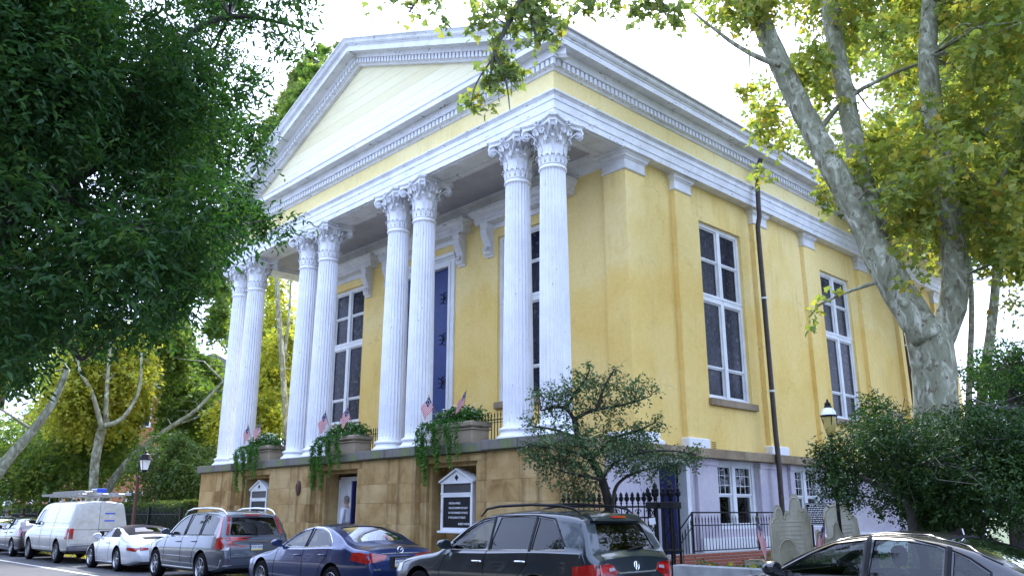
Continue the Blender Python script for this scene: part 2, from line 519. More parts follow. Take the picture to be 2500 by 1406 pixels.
# ---- podium
PY, RY = 13.2, 13.36
PIERS = [(-31.05,-28.42), (-25.62,-22.95), (-20.18,-17.66), (-14.85,-12.5)]
NICHES = [(-27.9,-25.98), (-22.62,-20.66), (-17.38,-15.40)]
pod = MB()
edges = []
xprev = PIERS[0][1]
pod.box(-31.0, PIERS[0][1]-.05, PY+.03, 17.0, 0, 3.07)
for k in range(3):
    a, b = PIERS[k][1], PIERS[k+1][0]
    n0, n1 = NICHES[k]
    pod.box(a-.05, n0-.12, RY+.02, 16.5, 0, 3.07)          # core behind the facing stones
    pod.box(n1+.12, b+.05, RY+.02, 16.5, 0, 3.07)
    pod.box(n0-.12, n1+.12, RY+.02, 16.5, 2.90, 3.07)
    pod.box(n0-.12, n1+.12, RY+1.6, 16.5, 0, 2.90)
    pod.box(PIERS[k+1][0]+.05, PIERS[k+1][1]-(.05 if k < 2 else .5), PY+.03, 16.5, 0, 3.07)
podium = part('podium', pod, BROWNSTONE)
rs = random.Random(3)
def block(x0, x1, y0, y1, z0, z1, par, mat=BROWNSTONE, g=.0018, c=.0035):
    j = rs.uniform(-.004, .004)
    w, d, h = (x1-x0)/2-g, (y1-y0)/2, (z1-z0)/2-g
    mb = MB().cbox(-w, w, -d, d, -h, h, c)
    return sub('stone_block', mb, mat, par, None, ((x0+x1)/2, (y0+y1)/2+j, (z0+z1)/2))
COURSES = [.13, .78, 1.36, 1.90, 2.40, 3.07]
for i, (a, b) in enumerate(PIERS):
    for c in range(5):
        z0, z1 = COURSES[c], COURSES[c+1]
        if c == 0:
            block(a-.05, b+.05, PY-.05, PY+.28, z0, z1, podium); continue
        if c == 1 and i % 2:
            m = a + (b-a)*(.42 + .14*rs.random())
            block(a, m, PY, PY+.25, z0, z1, podium); block(m, b, PY, PY+.25, z0, z1, podium)
        else:
            block(a, b, PY, PY+.25, z0, z1, podium)
    if i == 0: continue
for k in range(3):
    n0, n1 = NICHES[k]
    for (a, b) in ((PIERS[k][1]+.0, n0), (n1, PIERS[k+1][0])):
        for c in range(4):
            block(a+.002, b-.002, RY, RY+.3, COURSES[c], COURSES[c+1] if c < 3 else 2.40, podium)
    # stepped jamb linings and lintel
    for s, x in ((1, n0), (-1, n1)):
        x0, x1 = (x, x+.13) if s > 0 else (x-.13, x)
        block(x0, x1, RY+.09, RY+.55, .13, 2.80, podium)
    block(PIERS[k][1]+.002, PIERS[k+1][0]-.002, RY-.004, RY+.34, 2.88, 3.07, podium)
    block(PIERS[k][1]+.002, n0-.002, RY+.002, RY+.3, 2.40, 2.88, podium)
    block(n1+.002, PIERS[k+1][0]-.002, RY+.002, RY+.3, 2.40, 2.88, podium)
    block(n0+.002, n1-.002, RY+.12, RY+.6, 2.78, 2.88, podium)
# right-hand return of the podium, then the cap course that follows the piers
for c in range(5):
    block(-12.93, -12.5, PY+.26, 14.75, COURSES[c], COURSES[c+1], podium)
for i, (a, b) in enumerate(PIERS):
    n = 2
    for q in range(n):
        x0, x1 = a-.12+(b-a+.24)*q/n, a-.12+(b-a+.24)*(q+1)/n
        block(x0, x1, PY-.13, PY+.75, 3.085, 3.325, podium, CAPSTONE, .002, .012)
    mb = MB().box(a-.03, b+.03, PY-.03, PY+.3, 3.055, 3.085)
    sub('bed_moulding', mb, CAPSTONE, podium)
for k in range(3):
    a, b = PIERS[k][1]+.12, PIERS[k+1][0]-.12
    m = (a+b)/2 + rs.uniform(-.3, .3)
    block(a, m, RY-.11, RY+.6, 3.083, 3.32, podium, CAPSTONE, .002, .012)
    block(m, b, RY-.11, RY+.6, 3.083, 3.32, podium, CAPSTONE, .002, .012)
part('porch_floor', MB().box(-31.0, -12.6, PY+.5, 16.7, 3.07, 3.315), BELT)

# ---- columns
def build_column_meshes():
    b = MB()
    prof = [(0,0),(.50,0),(.515,.02),(.515,.075),(.505,.10),(.46,.125),(.455,.14),(.428,.17),(.423,.20),(.437,.225),(.452,.232),(.462,.25),(.462,.275),(.448,.295),(.405,.305),(.398,.33),(.375,.335),(0,.335)]
    b.lathe([(r*1.03, z) for r, z in prof], 40)
    base = b.mesh('column_base', WHITE, .7)
    s = MB()
    H, nf, per = 6.36, 24, 8
    zs = [0, .03, .07, .11, .3, 1.2, 2.1, 3.0, 3.8, 4.6, 5.3, 5.9, 6.16, 6.21, 6.245, 6.27, 6.29]
    rows = []
    for z in zs:
        u = z / H
        r = .378 - .054*max(0, (u-.2)/.8)**1.35
        d = 0 if z in (0, .03, 6.29) else (.018 if z in (.07, 6.27) else (.036 if z in (6.245,) else .044))
        row = []
        for i in range(nf*per):
            ph = (i % per) / per
            a = 2*PI*i/(nf*per)
            if ph < .12 or ph > .88: q = 0
            else: q = math.sin(PI*(ph-.12)/.76)**.55
            rr = r - d*q
            row.append((rr*math.cos(a), rr*math.sin(a), z))
        row.append(row[0]); rows.append(row)
    s.grid(rows)
    s.lathe([(.325,6.285),(.345,6.29),(.362,6.31),(.362,6.34),(.345,6.36),(.335,6.365),(.33,6.40),(.0,6.40)], 40)
    shaft = s.mesh('column', COLWHITE, .5)
    return base, shaft
def acanthus(mb, ang, r0, z0, h, w, curl, lobes=3):
    """curved serrated leaf standing against the bell"""
    ca, sa = math.cos(ang), math.sin(ang)
    rows = []
    n = 9
    for i in range(n+1):
        u = i/n
        if u < .72:
            rad = r0 + .018 + .05*u*u; z = z0 + h*u/.72*.93
        else:
            q = (u-.72)/.28
            rad = r0 + .018 + .026 + curl*math.sin(q*PI*.62); z = z0 + h*(.93 + .09*math.sin(q*PI)) - h*.10*max(0,q-.5)
        hw = w*(.62 + .38*math.sin(PI*min(1, u*1.1))) * (1 - .55*max(0, (u-.6)/.4)) * (1 + .13*math.sin(u*PI*2*lobes))
        row = []
        for k in range(-2, 3):
            t = k/2*hw
            rr = rad - .35*t*t/ max(.1, r0) + (.014 if k == 0 else (.0 if abs(k) == 1 else .012))
            row.append((rr*ca - t*sa, rr*sa + t*ca, z))
        rows.append(row)
    mb.grid(rows)
    mb.grid([[(x - .012*ca, y - .012*sa, z) for x, y, z in r] for r in reversed(rows)])
def spiral(mb, o, ex, ez, r0, turns, th, wid, sgn=1):
    """flat ribbon scroll in the plane (ex, ez) with some width across it"""
    ex, ez = Vector(ex), Vector(ez); ey = ex.cross(ez)
    n = int(16*turns); pts = []; rad = []
    for i in range(n+1):
        u = i/n
        r = r0*(1-u)**.9 + .012
        a = PI/2 + sgn*2*PI*turns*u
        pts.append(Vector(o) + ex*(r*math.cos(a)) + ez*(r*math.sin(a)) + ey*(u*wid*.4))
        rad.append(th*(1-.35*u))
    mb.tube(pts, rad, 6)
def build_capital():
    c = MB()
    H = 1.16
    c.lathe([(.32,0),(.318,.12),(.32,.35),(.335,.60),(.375,.80),(.46,.93),(.50,.955),(.50,.975),(0,.975)], 32)
    c.lathe([(.335,0),(.352,.015),(.352,.035),(.335,.05)], 32)
    for i in range(16): acanthus(c, 2*PI*i/16, .325, .03, .21, .062, .055, 2)
    for i in range(8): acanthus(c, 2*PI*(i+.5)/8, .33, .12, .50, .125, .11, 3)
    for i in range(8): acanthus(c, 2*PI*i/8, .325, .1, .70 if i % 2 == 0 else .62, .13, .13, 3)
    # rosettes
    for i in range(8):
        a = 2*PI*(i+.5)/8
        p = Vector((.43*math.cos(a), .43*math.sin(a), .66))
        m = MB().lathe([(0,.03),(.02,.03),(.028,.012),(.05,.03),(.056,.012),(.05,0),(0,-.02)], 10, axis='Z')
        m.xf(Matrix.Translation(p) @ Vector((math.cos(a), math.sin(a), .1)).to_track_quat('Z','Y').to_matrix().to_4x4())
        c.add(m.v, m.f)
    # corner volutes and inner helices
    for i in range(4):
        a = PI/4 + PI/2*i
        d = Vector((math.cos(a), math.sin(a), 0)); t = Vector((-d.y, d.x, 0))
        for s in (-1, 1):
            e = (d + t*s*.28).normalized()
            o = d*.60 + t*s*.055 + Vector((0,0,.86))
            spiral(c, o, e, (0,0,1), .10, 2.1, .022, .05*s, -1)
            st = []
            for u in np.linspace(0, 1, 9):
                p = d*(.33 + .27*u**1.6) + t*s*(.16*(1-u)+.055*u) + Vector((0,0,.52 + .46*u - .02*u*u))
                st.append(p)
            c.tube(st, [.030 - .008*k/8 for k in range(9)], 6)
            # helix towards the middle of the face
            fa = a + s*PI/4
            f = Vector((math.cos(fa), math.sin(fa), 0)); ft = Vector((-f.y, f.x, 0))*(-s)
            o2 = f*.455 + ft*.115 + Vector((0,0,.84))
            spiral(c, o2, ft*-1, (0,0,1), .075, 1.9, .018, .02, -1)
            st = [f*(.36+.09*u) + ft*(.20-.06*u) + Vector((0,0,.55+.30*u)) for u in np.linspace(0,1,6)]
            c.tube(st, .019, 6)
        c.add(*(lambda m: (m.v, m.f))(MB().obox(d*.60+Vector((0,0,.91)), d*.05, t*.06, (0,0,.055))))
    # fleurons
    for i in range(4):
        a = PI/2*i
        f = Vector((math.cos(a), math.sin(a), 0))
        for k in range(7):
            w = 2*PI*k/7
            q = f*.50 + Vector((-f.y, f.x, 0))*(.055*math.cos(w)) + Vector((0,0,1.04+.06*math.sin(w)))
            m = MB().lathe([(0,-.035),(.03,-.015),(.036,.0),(.03,.015),(0,.035)], 6); m.xf(Matrix.Translation(q)); c.add(m.v, m.f)
    # concave abacus
    def ab(zlo, zhi, rd, mid, chop):
        ring = []
        for i in range(4):
            a = PI/4 + PI/2*i
            d = Vector((math.cos(a), math.sin(a), 0)); t = Vector((-d.y, d.x, 0))
            p0 = d*rd + t*chop
            d2 = Vector((-d.y, d.x, 0)); t2 = Vector((-d2.y, d2.x, 0))
            p1 = d2*rd - t2*chop
            n = 10
            mdir = (d+d2).normalized()
            ring.append(d*rd - t*chop)
            for k in range(n+1):
                u = k/n
                base = p0.lerp(p1, u)
                full = base.dot(mdir)
                ring.append(base - mdir*((full-mid)*(math.sin(PI*u))**.9))
        m = len(ring)
        vs = [(p.x,p.y,zlo) for p in ring] + [(p.x,p.y,zhi) for p in ring]
        fs = [tuple(range(m-1,-1,-1)), tuple(range(m,2*m))] + [(i,(i+1)%m,(i+1)%m+m,i+m) for i in range(m)]
        c.add(vs, fs)
    ab(.965, 1.055, .68, .44, .075)
    ab(1.055, 1.08, .71, .465, .085)
    ab(1.08, 1.16, .735, .485, .095)
    c.v = [(x*(1+.13*max(0,min(1,(z-.45)/.5))), y*(1+.13*max(0,min(1,(z-.45)/.5))), z) for x, y, z in c.v]
    return c.mesh('capital', CAPWHITE, .6)
cbase, cshaft = build_column_meshes()
ccap = build_capital()
COLX = [XC + d for d in (-8.66,-7.38,-3.35,-2.05,2.05,3.35,7.38,8.66)]
CY = 13.95
for x in COLX:
    o = link('column', cshaft, church, (x + A[0], CY + A[1], 3.66))
    link('column_base', cbase, o, (0, 0, -.335))
    link('capital', ccap, o, (0, 0, 6.405))
# pads under the bases
ped = MB()
for x in COLX: ped.box(x-.53, x+.53, CY-.53, CY+.53, 3.318, 3.332)

# ---- entablature
ent = part('architrave', wrap([(-.95,11.62),(-.95,11.23),(0,11.23),(0,11.40),(.022,11.405),(.022,11.63),(.044,11.635),(.044,11.765),(.06,11.775),(.075,11.80),(.10,11.815),(.12,11.835),(.12,11.868),(.0,11.872)]), WHITE_TRIM)
# raised rim under the portico beam
rim = MB()
for (a, b) in ((COLX[0]+.6, COLX[7]-.6),):
    rim.box(XL+.10, XR-.10, Y0+.10, Y0+.19, 11.205, 11.232)
    rim.box(XL+.10, XR-.10, Y0+.70, Y0+.79, 11.205, 11.232)
    rim.box(XR-.19, XR-.10, Y0+.19, 16.3, 11.205, 11.232)
    rim.box(XR-.79, XR-.70, Y0+.79, 16.3, 11.205, 11.232)
sub('soffit_rim', rim, WHITE_TRIM, ent)
frz = part('frieze', wrap([(0,11.871),(0,12.44)]), FRIEZE)
corn = part('cornice', wrap([(0,12.438),(.03,12.44),(.05,12.47),(.07,12.505),(.09,12.51),(.09,12.70),(.19,12.70),(.20,12.74),(.21,12.80),(.24,12.88),(.25,12.92),(.50,12.92),(.505,12.90),(.53,12.90),(.53,13.05),(.55,13.06),(.56,13.085)]), WHITE_TRIM)
# front: flat ledge and flashing on top of the horizontal cornice; sides: gutter cyma
led = MB().grid([[(XL-.56, Y0-.56, 13.085), (XR+.56, Y0-.56, 13.085)], [(XL-.56, Y0-.50, 13.10), (XR+.56, Y0-.50, 13.10)], [(XL, Y0+.12, 13.22), (XR, Y0+.12, 13.22)]])
sub('flashing', led, SLATE, corn)
cyma = [(.56,13.085),(.565,13.10),(.60,13.11),(.64,13.15),(.66,13.20),(.70,13.25),(.725,13.265),(.725,13.30),(.66,13.305)]
for nm, sx, x in (('eave_gutter', 1, XR), ('eave_gutter', -1, XL)):
    rows = [[(x+sx*o, Y0-o, z), (x+sx*o, YB, z)] for o, z in cyma]
    if sx < 0: rows = rows[::-1]
    sub(nm, MB().grid(rows), WHITE_TRIM, corn)
# dentils
DP, DW = .172, .102
dm_f = MB().box(-DW/2, DW/2, -.085, .0, 0, .165).mesh('dentil', WHITE_TRIM)
dm_s = MB().box(0, .085, -DW/2, DW/2, 0, .165).mesh('dentil', WHITE_TRIM)
nfront = int((XR-XL+.36)/DP)
for i in range(nfront+1):
    x = XR+.12-DP*i
    if x < XL-.15: break
    link('dentil', dm_f, corn, (x, Y0-.09, 12.515))
rest = MB()
for i in range(1, 200):
    y = Y0-.12+DP*i
    if y > YB: break
    if i <= 78: link('dentil', dm_s, corn, (XR+.09, y, 12.515))
    else: rest.box(XR+.09, XR+.175, y-DW/2, y+DW/2, 12.515, 12.68)
o = sub('dentil_row', rest, WHITE_TRIM, corn); o['kind'] = 'stuff'

# ---- pediment
APZ, EVZ = 17.27, 13.30
SL = (APZ-EVZ) / (XR+.725-XC)
def T(x): return APZ - SL*abs(x-XC)
def rake(prof, xe):
    rows = []
    for o, dz in prof:
        rows.append([(XC-xe, Y0-o, T(XC-xe)+dz), (XC, Y0-o, APZ+dz), (XC+xe, Y0-o, T(XC+xe)+dz)])
    return MB().grid(rows)
HW = XR-XC
rk = part('raking_cornice', rake([(-.16,-.81),(.0,-.80),(.03,-.80),(.05,-.765),(.08,-.735),(.09,-.73),(.09,-.55),(.19,-.55),(.21,-.47),(.25,-.42),(.50,-.42),(.505,-.44),(.53,-.44),(.53,-.265),(.56,-.235)], HW+.53), WHITE_TRIM)
sub('raking_cyma', rake([(.56,-.235),(.565,-.215),(.60,-.205),(.64,-.16),(.66,-.105),(.70,-.055),(.725,-.04),(.725,0),(.6,.01)], HW+.725), WHITE_TRIM, rk)
sub('apex_return', MB().box(XC-.06, XC+.06, Y0-.5, Y0, APZ-.5, APZ-.1), WHITE_TRIM, rk)
dmr = {}
for s in (-1, 1):
    sh = -s*SL
    w = DW/2
    vs = [(x, y, z + x*sh) for z in (0, .17) for (x, y) in ((-w,-.085),(w,-.085),(w,0),(-w,0))]
    dmr[s] = MB().add(vs, [(0,3,2,1),(4,5,6,7),(0,1,5,4),(1,2,6,5),(2,3,7,6),(3,0,4,7)]).mesh('dentil', WHITE_TRIM)
    nr = int((HW-.7)/ (DP*.985))
    for i in range(nr):
        x = XC + s*(.09 + DP*.985*i)
        link('dentil', dmr[s], rk, (x, Y0-.09, T(x)-.725))
tym = part('tympanum', MB().add([(XL+.2,Y0+.14,13.0),(XR-.2,Y0+.14,13.0),(XC,Y0+.14,APZ-.7)], [(0,1,2)]), TYMP)
z = 13.12
while z < 16.5:                                   # flush horizontal boards
    z1 = min(z+.365, 16.50)
    def hx(zz): return max(0.02, (APZ-.78-zz)/SL)
    a0, a1 = hx(z+.0035), hx(z1-.0035)
    y = Y0+.10
    mb = MB().add([(XC-a0,y,z+.0035),(XC+a0,y,z+.0035),(XC+a1,y,z1-.0035),(XC-a1,y,z1-.0035),(XC-a0,y+.035,z+.0035),(XC+a0,y+.035,z+.0035),(XC+a1,y+.035,z1-.0035),(XC-a1,y+.035,z1-.0035)],
                  [(0,1,2,3),(4,7,6,5),(0,4,5,1),(1,5,6,2),(2,6,7,3),(3,7,4,0)])
    sub('plank', mb, TYMP, tym)
    z = z1
# roof
rf = MB()
for s in (-1, 1):
    xe = XC+s*(HW+.70)
    pts = [(XC, Y0-.66, APZ+.015), (XC, YB+.5, APZ+.015), (xe, YB+.5, EVZ+.025), (xe, Y0-.66, EVZ+.025)]
    pts2 = [(x, y, zz-.10) for x, y, zz in pts]
    rf.add(pts+pts2, [(0,1,2,3),(4,7,6,5),(0,3,7,4),(1,5,6,2),(2,6,7,3)])
part('roof', rf, SLATE)
part('upper_wall_back', MB().box(XL+.4, XR-.5, Y0+.5, YB, 11.9, 13.2), PORCHGREY)

# ---- porch ceiling
part('porch_ceiling', MB().box(XL+.9, XR-.9, Y0+.9, 16.9, 11.42, 11.5), PORCHGREY)
def strip(prof, y, x0, x1):
    return MB().grid([[(x0, y-o, z), (x1, y-o, z)] for o, z in prof])
WY, WX = 16.55, -13.10           # front and side wall planes of the nave
part('ceiling_crown', strip([(0,11.0),(.05,11.02),(.06,11.10),(.14,11.22),(.16,11.30),(.26,11.36),(.28,11.425)], WY, XL+1, XR-.9), WHITE_TRIM)

# ---- nave walls with openings
def holed(axis, plane, inward, u0, u1, z0, z1, holes, depth):
    """wall sheet with rectangular openings and their reveals; axis Y: u = x, axis X: u = y"""
    us = sorted({u0, u1, *[h[0] for h in holes], *[h[1] for h in holes]})
    zs = sorted({z0, z1, *[h[2] for h in holes], *[h[3] for h in holes]})
    mb = MB()
    P = (lambda u, d, z: (u, plane+d*inward, z)) if axis == 'Y' else (lambda u, d, z: (plane+d*inward, u, z))
    for i in range(len(us)-1):
        for k in range(len(zs)-1):
            cu, cz = (us[i]+us[i+1])/2, (zs[k]+zs[k+1])/2
            if any(h[0] < cu < h[1] and h[2] < cz < h[3] for h in holes): continue
            mb.add([P(us[i],0,zs[k]), P(us[i+1],0,zs[k]), P(us[i+1],0,zs[k+1]), P(us[i],0,zs[k+1])], [(0,1,2,3)])
    for a, b, c, d in holes:
        for q in (((a,c),(b,c)),((b,c),(b,d)),((b,d),(a,d)),((a,d),(a,c))):
            (ua,za),(ub,zb) = q
            mb.add([P(ua,0,za),P(ua,depth,za),P(ub,depth,zb),P(ub,0,zb)], [(0,1,2,3)])
    return mb
FW = [(-27.98,-25.68,4.83,10.05), (-18.2,-15.9,4.83,10.05)]
DOOR = (-23.62,-20.26,3.315,9.85)
part('nave_front_wall', holed('Y', WY, 1, XL+.3, WX, 3.3, 11.45, FW+[DOOR], .34), STUCCO)
SW = [(20.1+7.62*k, 22.4+7.62*k, 4.80, 10.17) for k in range(3)]
part('nave_side_wall', holed('X', WX, -1, WY, YB, 3.2, 11.3, SW, .30), STUCCO)
part('nave_far_walls', MB().add([(XL+.3,WY,0),(XL+.3,YB,0),(XL+.3,YB,11.3),(XL+.3,WY,11.3),(WX,YB,0),(WX,YB,11.3)], [(0,1,2,3),(1,4,5,2)]), STUCCO)

# antae and pilasters with their capitals
def pil_cap(x1, y0, y1, zb, zt, face_x=True):
    """moulded capital block: sweep the profile round three faces"""
    prof = [(.0,zb),(.035,zb+.005),(.05,zb+.04),(.02,zb+.07),(.02,zb+.30),(.045,zb+.315),(.05,zb+.345),(.085,zb+.36),(.105,zb+.43),(.13,zb+.44),(.13,zb+.49),(.19,zb+.50),(.20,zt-.035),(.22,zt-.03),(.22,zt),(0,zt)]
    return prof
def capital_ring(x0, x1, y0, y1, zb, zt):
    prof = pil_cap(0,0,0,zb,zt)
    rows = []
    for o, z in prof:
        rows.append([(x0-o*0, y0-o, z), (x1+o, y0-o, z), (x1+o, y1+o, z), (x0, y1+o, z)])
    return MB().grid(rows)
anta = part('anta', MB().box(-13.70, -12.93, 16.42, 17.26, 3.3, 11.25), STUCCO)
mb = MB()
prof = pil_cap(0,0,0,10.69,11.228)
mb.grid([[(-13.70-o,17.0,z),(-13.70-o,16.42-o,z),(-12.93+o,16.42-o,z),(-12.93+o,17.26+o,z),(-13.2,17.26+o,z)] for o, z in prof])
sub('pilaster_capital', mb, CAPWHITE, anta)
eg = MB()
for k in range(17):
    x = -13.70+.0481*k; m = MB().lathe([(0,-.03),(.02,-.01),(.022,.01),(0,.03)], 6); m.xf(Matrix.Translation((x,16.42-.075,11.09))); eg.add(m.v,m.f)
    y = 16.42+.0525*k; m = MB().lathe([(0,-.03),(.02,-.01),(.022,.01),(0,.03)], 6); m.xf(Matrix.Translation((-12.93+.075,y,11.09))); eg.add(m.v,m.f)
sub('egg_moulding', eg, CAPWHITE, anta)
mb = MB()
bp = [(.16,3.315),(.17,3.33),(.17,3.40),(.15,3.43),(.10,3.46),(.07,3.50),(.08,3.53),(.09,3.55),(.09,3.59),(.07,3.61),(.03,3.64),(0,3.645)]
mb.grid([[(-13.70-o,17.0,z),(-13.70-o,16.42-o,z),(-12.93+o,16.42-o,z),(-12.93+o,17.26+o,z),(-13.2,17.26+o,z)] for o, z in bp])
sub('pilaster_base', mb, WHITE, anta)
for a, b, in ((18.72,19.5),(23.02,23.82)):
    for k in range(4):
        y0, y1 = a+7.62*k, b+7.62*k
        if y1 > YB: continue
        p = part('pilaster', MB().box(-13.3, -12.95, y0, y1, 3.3, 11.25), STUCCO)
        m2 = MB()
        m2.grid([[(-13.25,y0-o,z),(-12.95+o,y0-o,z),(-12.95+o,y1+o,z),(-13.25,y1+o,z)] for o, z in pil_cap(0,0,0,10.72,11.226)])
        sub('pilaster_capital', m2, CAPWHITE, p)
        sub('pilaster_base', MB().cbox(-13.25,-12.85,y0-.10,y1+.12,3.32,3.60,.025), WHITE, p)

# ---- belt course and basement wall of the side
belt = part('belt_course', MB().box(-13.4, -12.80, 14.76, YB, 3.12, 3.29), BELT)
y = 14.75
while y < YB-1:
    y1 = min(y+1.9+.5*rs.random(), YB)
    mb = MB().cbox(-13.3,-12.66, y+.004, y1-.004, 3.075, 3.325, .012)
    sub('belt_stone', mb, BELT, belt); y = y1
BWX = -12.98
BW = [(19.95,22.12,1.22,3.06)] + [(24.2+7.62*k, 26.1+7.62*k, 1.22, 3.06) for k in range(0,2)]
BD = (17.35,18.72,.45,3.02)
part('basement_wall', holed('X', BWX, -1, 14.76, YB, 0, 3.08, BW+[BD], .32), LAV)
for (a, b) in ((14.78,16.5),(18.95,19.93),(22.14,23.0),(23.9,24.18)):
    part('basement_pier', MB().cbox(-13.1, BWX+.10, a, b, .1, 2.90, .01).box(-13.1, BWX+.13, a-.01, b+.01, 2.90, 3.07), LAV)
part('basement_plinth', MB().box(-13.1, BWX+.16, 19.0, YB, .3, 1.0), WHITE)

# ---- windows
def window(axis, plane, u0, u1, z0, z1, ztr, name='window', glass=STAINED, sill=True, sgn=1, basement=False):
    """two tall lights side by side above a transom pair; sgn -> direction into the wall"""
    P = (lambda a, b, d0, d1, za, zb: (min(a,b), max(a,b), plane+min(sgn*d0,sgn*d1), plane+max(sgn*d0,sgn*d1), za, zb)) if axis == 'Y' else \
        (lambda a, b, d0, d1, za, zb: (plane+min(sgn*d0,sgn*d1), plane+max(sgn*d0,sgn*d1), min(a,b), max(a,b), za, zb))
    m = MB()
    fw = .13
    um = (u0+u1)/2
    m.box(*P(u0,u0+fw,.10,.34,z0,z1)); m.box(*P(u1-fw,u1,.10,.34,z0,z1))
    m.box(*P(u0+fw,u1-fw,.102,.34,z1-fw,z1)); m.box(*P(u0+fw,u1-fw,.102,.34,z0,z0+.10))
    m.box(*P(um-.085,um+.085,.098,.34,z0+.1,z1-fw))
    if ztr:
        m.box(*P(u0+fw,um-.085,.09,.34,ztr-.12,ztr+.10)); m.box(*P(um+.085,u1-fw,.09,.34,ztr-.12,ztr+.10))
        m.box(*P(u0+.01,u1-.01,.075,.10,ztr+.03,ztr+.085))
    w = part(name, m, WINWHITE)
    secs = [(z0+.10, ztr-.12, .30), (ztr+.10, z1-fw, .52)] if ztr else [(z0+.1, z1-fw, .5)]
    for (a, b) in ((u0+fw, um-.085), (um+.085, u1-fw)):
        for (za, zb, fr) in secs:
            zm = za + (zb-za)*fr
            f = MB()
            sw = .055
            for (p, q, dd) in ((za, zm, .17), (zm, zb, .14)):
                f.box(*P(a,a+sw,dd,dd+.05,p,q)); f.box(*P(b-sw,b,dd,dd+.05,p,q))
                f.box(*P(a+sw,b-sw,dd,dd+.05,p,p+sw*.9)); f.box(*P(a+sw,b-sw,dd,dd+.05,q-sw*.8,q))
            sub('sash', f, WINWHITE, w)
            for (p, q, dd) in ((za, zm, .195), (zm, zb, .165)):
                sub('pane', MB().box(*P(a+sw*.8,b-sw*.8,dd,dd+.012,p+sw*.7,q-sw*.6)), glass, w)
                if basement and q == zb:
                    g = MB()
                    for k in (1,2):
                        uu = a+sw+(b-a-2*sw)*k/3
                        g.box(*P(uu-.008,uu+.008,dd-.012,dd-.001,p+sw,q-sw))
                    for k in (1,2):
                        zz = p+(q-p)*k/3
                        g.box(*P(a+sw,b-sw,dd-.010,dd-.0005,zz-.008,zz+.008))
                    sub('glazing_bars', g, WINWHITE, w)
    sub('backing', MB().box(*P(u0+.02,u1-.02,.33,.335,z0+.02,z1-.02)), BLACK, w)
    if sill: sub('sill', MB().cbox(*P(u0-.04,u1+.16,-.11,.10,z0-.20,z0+.002), .008), BELT, w)
    return w
for a, b, c, d in FW: window('Y', WY, a, b, c, d, 7.84, glass=STAINED2)
for a, b, c, d in SW: window('X', WX, a, b, c, d, 7.84, sgn=-1)
for a, b, c, d in BW: window('X', BWX, a, b, c, d, None, 'basement_window', PANE, False, -1, True)

# ---- great door
dz0, dz1 = 3.315, 9.62
dx0, dx1 = -23.30, -20.58
fr = MB()
fr.box(DOOR[0], dx0, WY-.06, WY+.20, dz0, 9.84); fr.box(dx1, DOOR[1], WY-.06, WY+.20, dz0, 9.84)
fr.box(dx0, dx1, WY-.058, WY+.20, dz1, 9.84)
fr.box(DOOR[0]-.05, DOOR[1]+.05, WY-.10, WY+.2, 9.84, 9.90); fr.box(DOOR[0]-.10, DOOR[1]+.10, WY-.17, WY+.2, 9.90, 10.02)
fr.box(dx0-.14, dx0-.10, WY-.085, WY-.06, dz0, 9.75); fr.box(dx1+.10, dx1+.14, WY-.085, WY-.06, dz0, 9.75)
gd = part('great_door', fr, WINWHITE)
for x0, x1 in ((dx0, XC-.004), (XC+.004, dx1)):
    lf = MB().box(x0, x1, WY+.12, WY+.17, dz0+.01, dz1)
    leaf = sub('door_leaf', lf, BLUE_DOOR, gd)
HING = []
for s, x in ((1, dx0), (-1, dx1)):
    for zz in (4.35, 5.75, 7.2, 8.6):
        h = MB()
        y = WY+.108
        h.tube([(x+s*.04,y,zz),(x+s*.62,y,zz)], .014, 6)
        for q in (-1, 1):
            h.tube([(x+s*.40,y,zz),(x+s*.46,y,zz+q*.10),(x+s*.40,y,zz+q*.19),(x+s*.30,y,zz+q*.20)], .013, 6)
            h.tube([(x+s*.40,y,zz),(x+s*.36,y,zz+q*.08),(x+s*.26,y,zz+q*.10)], .011, 6)
            h.tube([(x+s*.46,y,zz+q*.10),(x+s*.56,y,zz+q*.17),(x+s*.64,y,zz+q*.14)], .011, 6)
        sub('strap_hinge', h, IRON, gd, .8)

# ---- hoods on consoles over the window and door bays
def console():
    m = MB()
    pts = [(-.0,.0),(-.30,.0),(-.31,-.06),(-.27,-.13),(-.30,-.20),(-.29,-.30),(-.22,-.48),(-.15,-.62),(-.13,-.72),(-.17,-.80),(-.16,-.90),(-.10,-.98),(-.03,-1.0),(0,-.99)]
    m.prism([(y, z) for y, z in pts], -.10, .10, 'X')
    m.lathe([(.0,-.115),(.075,-.115),(.085,-.10),(.085,.10),(.075,.115),(0,.115)], 14, (0,-.20,-.12), 'X')
    m.lathe([(.0,-.11),(.055,-.11),(.06,-.10),(.06,.10),(.055,.11),(0,.11)], 12, (0,-.10,-.90), 'X')
    for k in range(5):
        m.obox((0,-.27+.028*k,-.24-.09*k), (.075-.006*k,0,0), (0,.02,.01), (0,-.012,.035))
    # carved leaf at the bottom
    for s in (-1,0,1): m.tube([(s*.03,-.16,-.72),(s*.06,-.21,-.80),(s*.03,-.20,-.86)], [.03,.028,.012], 6)
    # raised margin on the sides
    m.box(-.12,.12,-.06,0,-1.03,-.98)
    return m
con = console().mesh('console', CAPWHITE, .7)
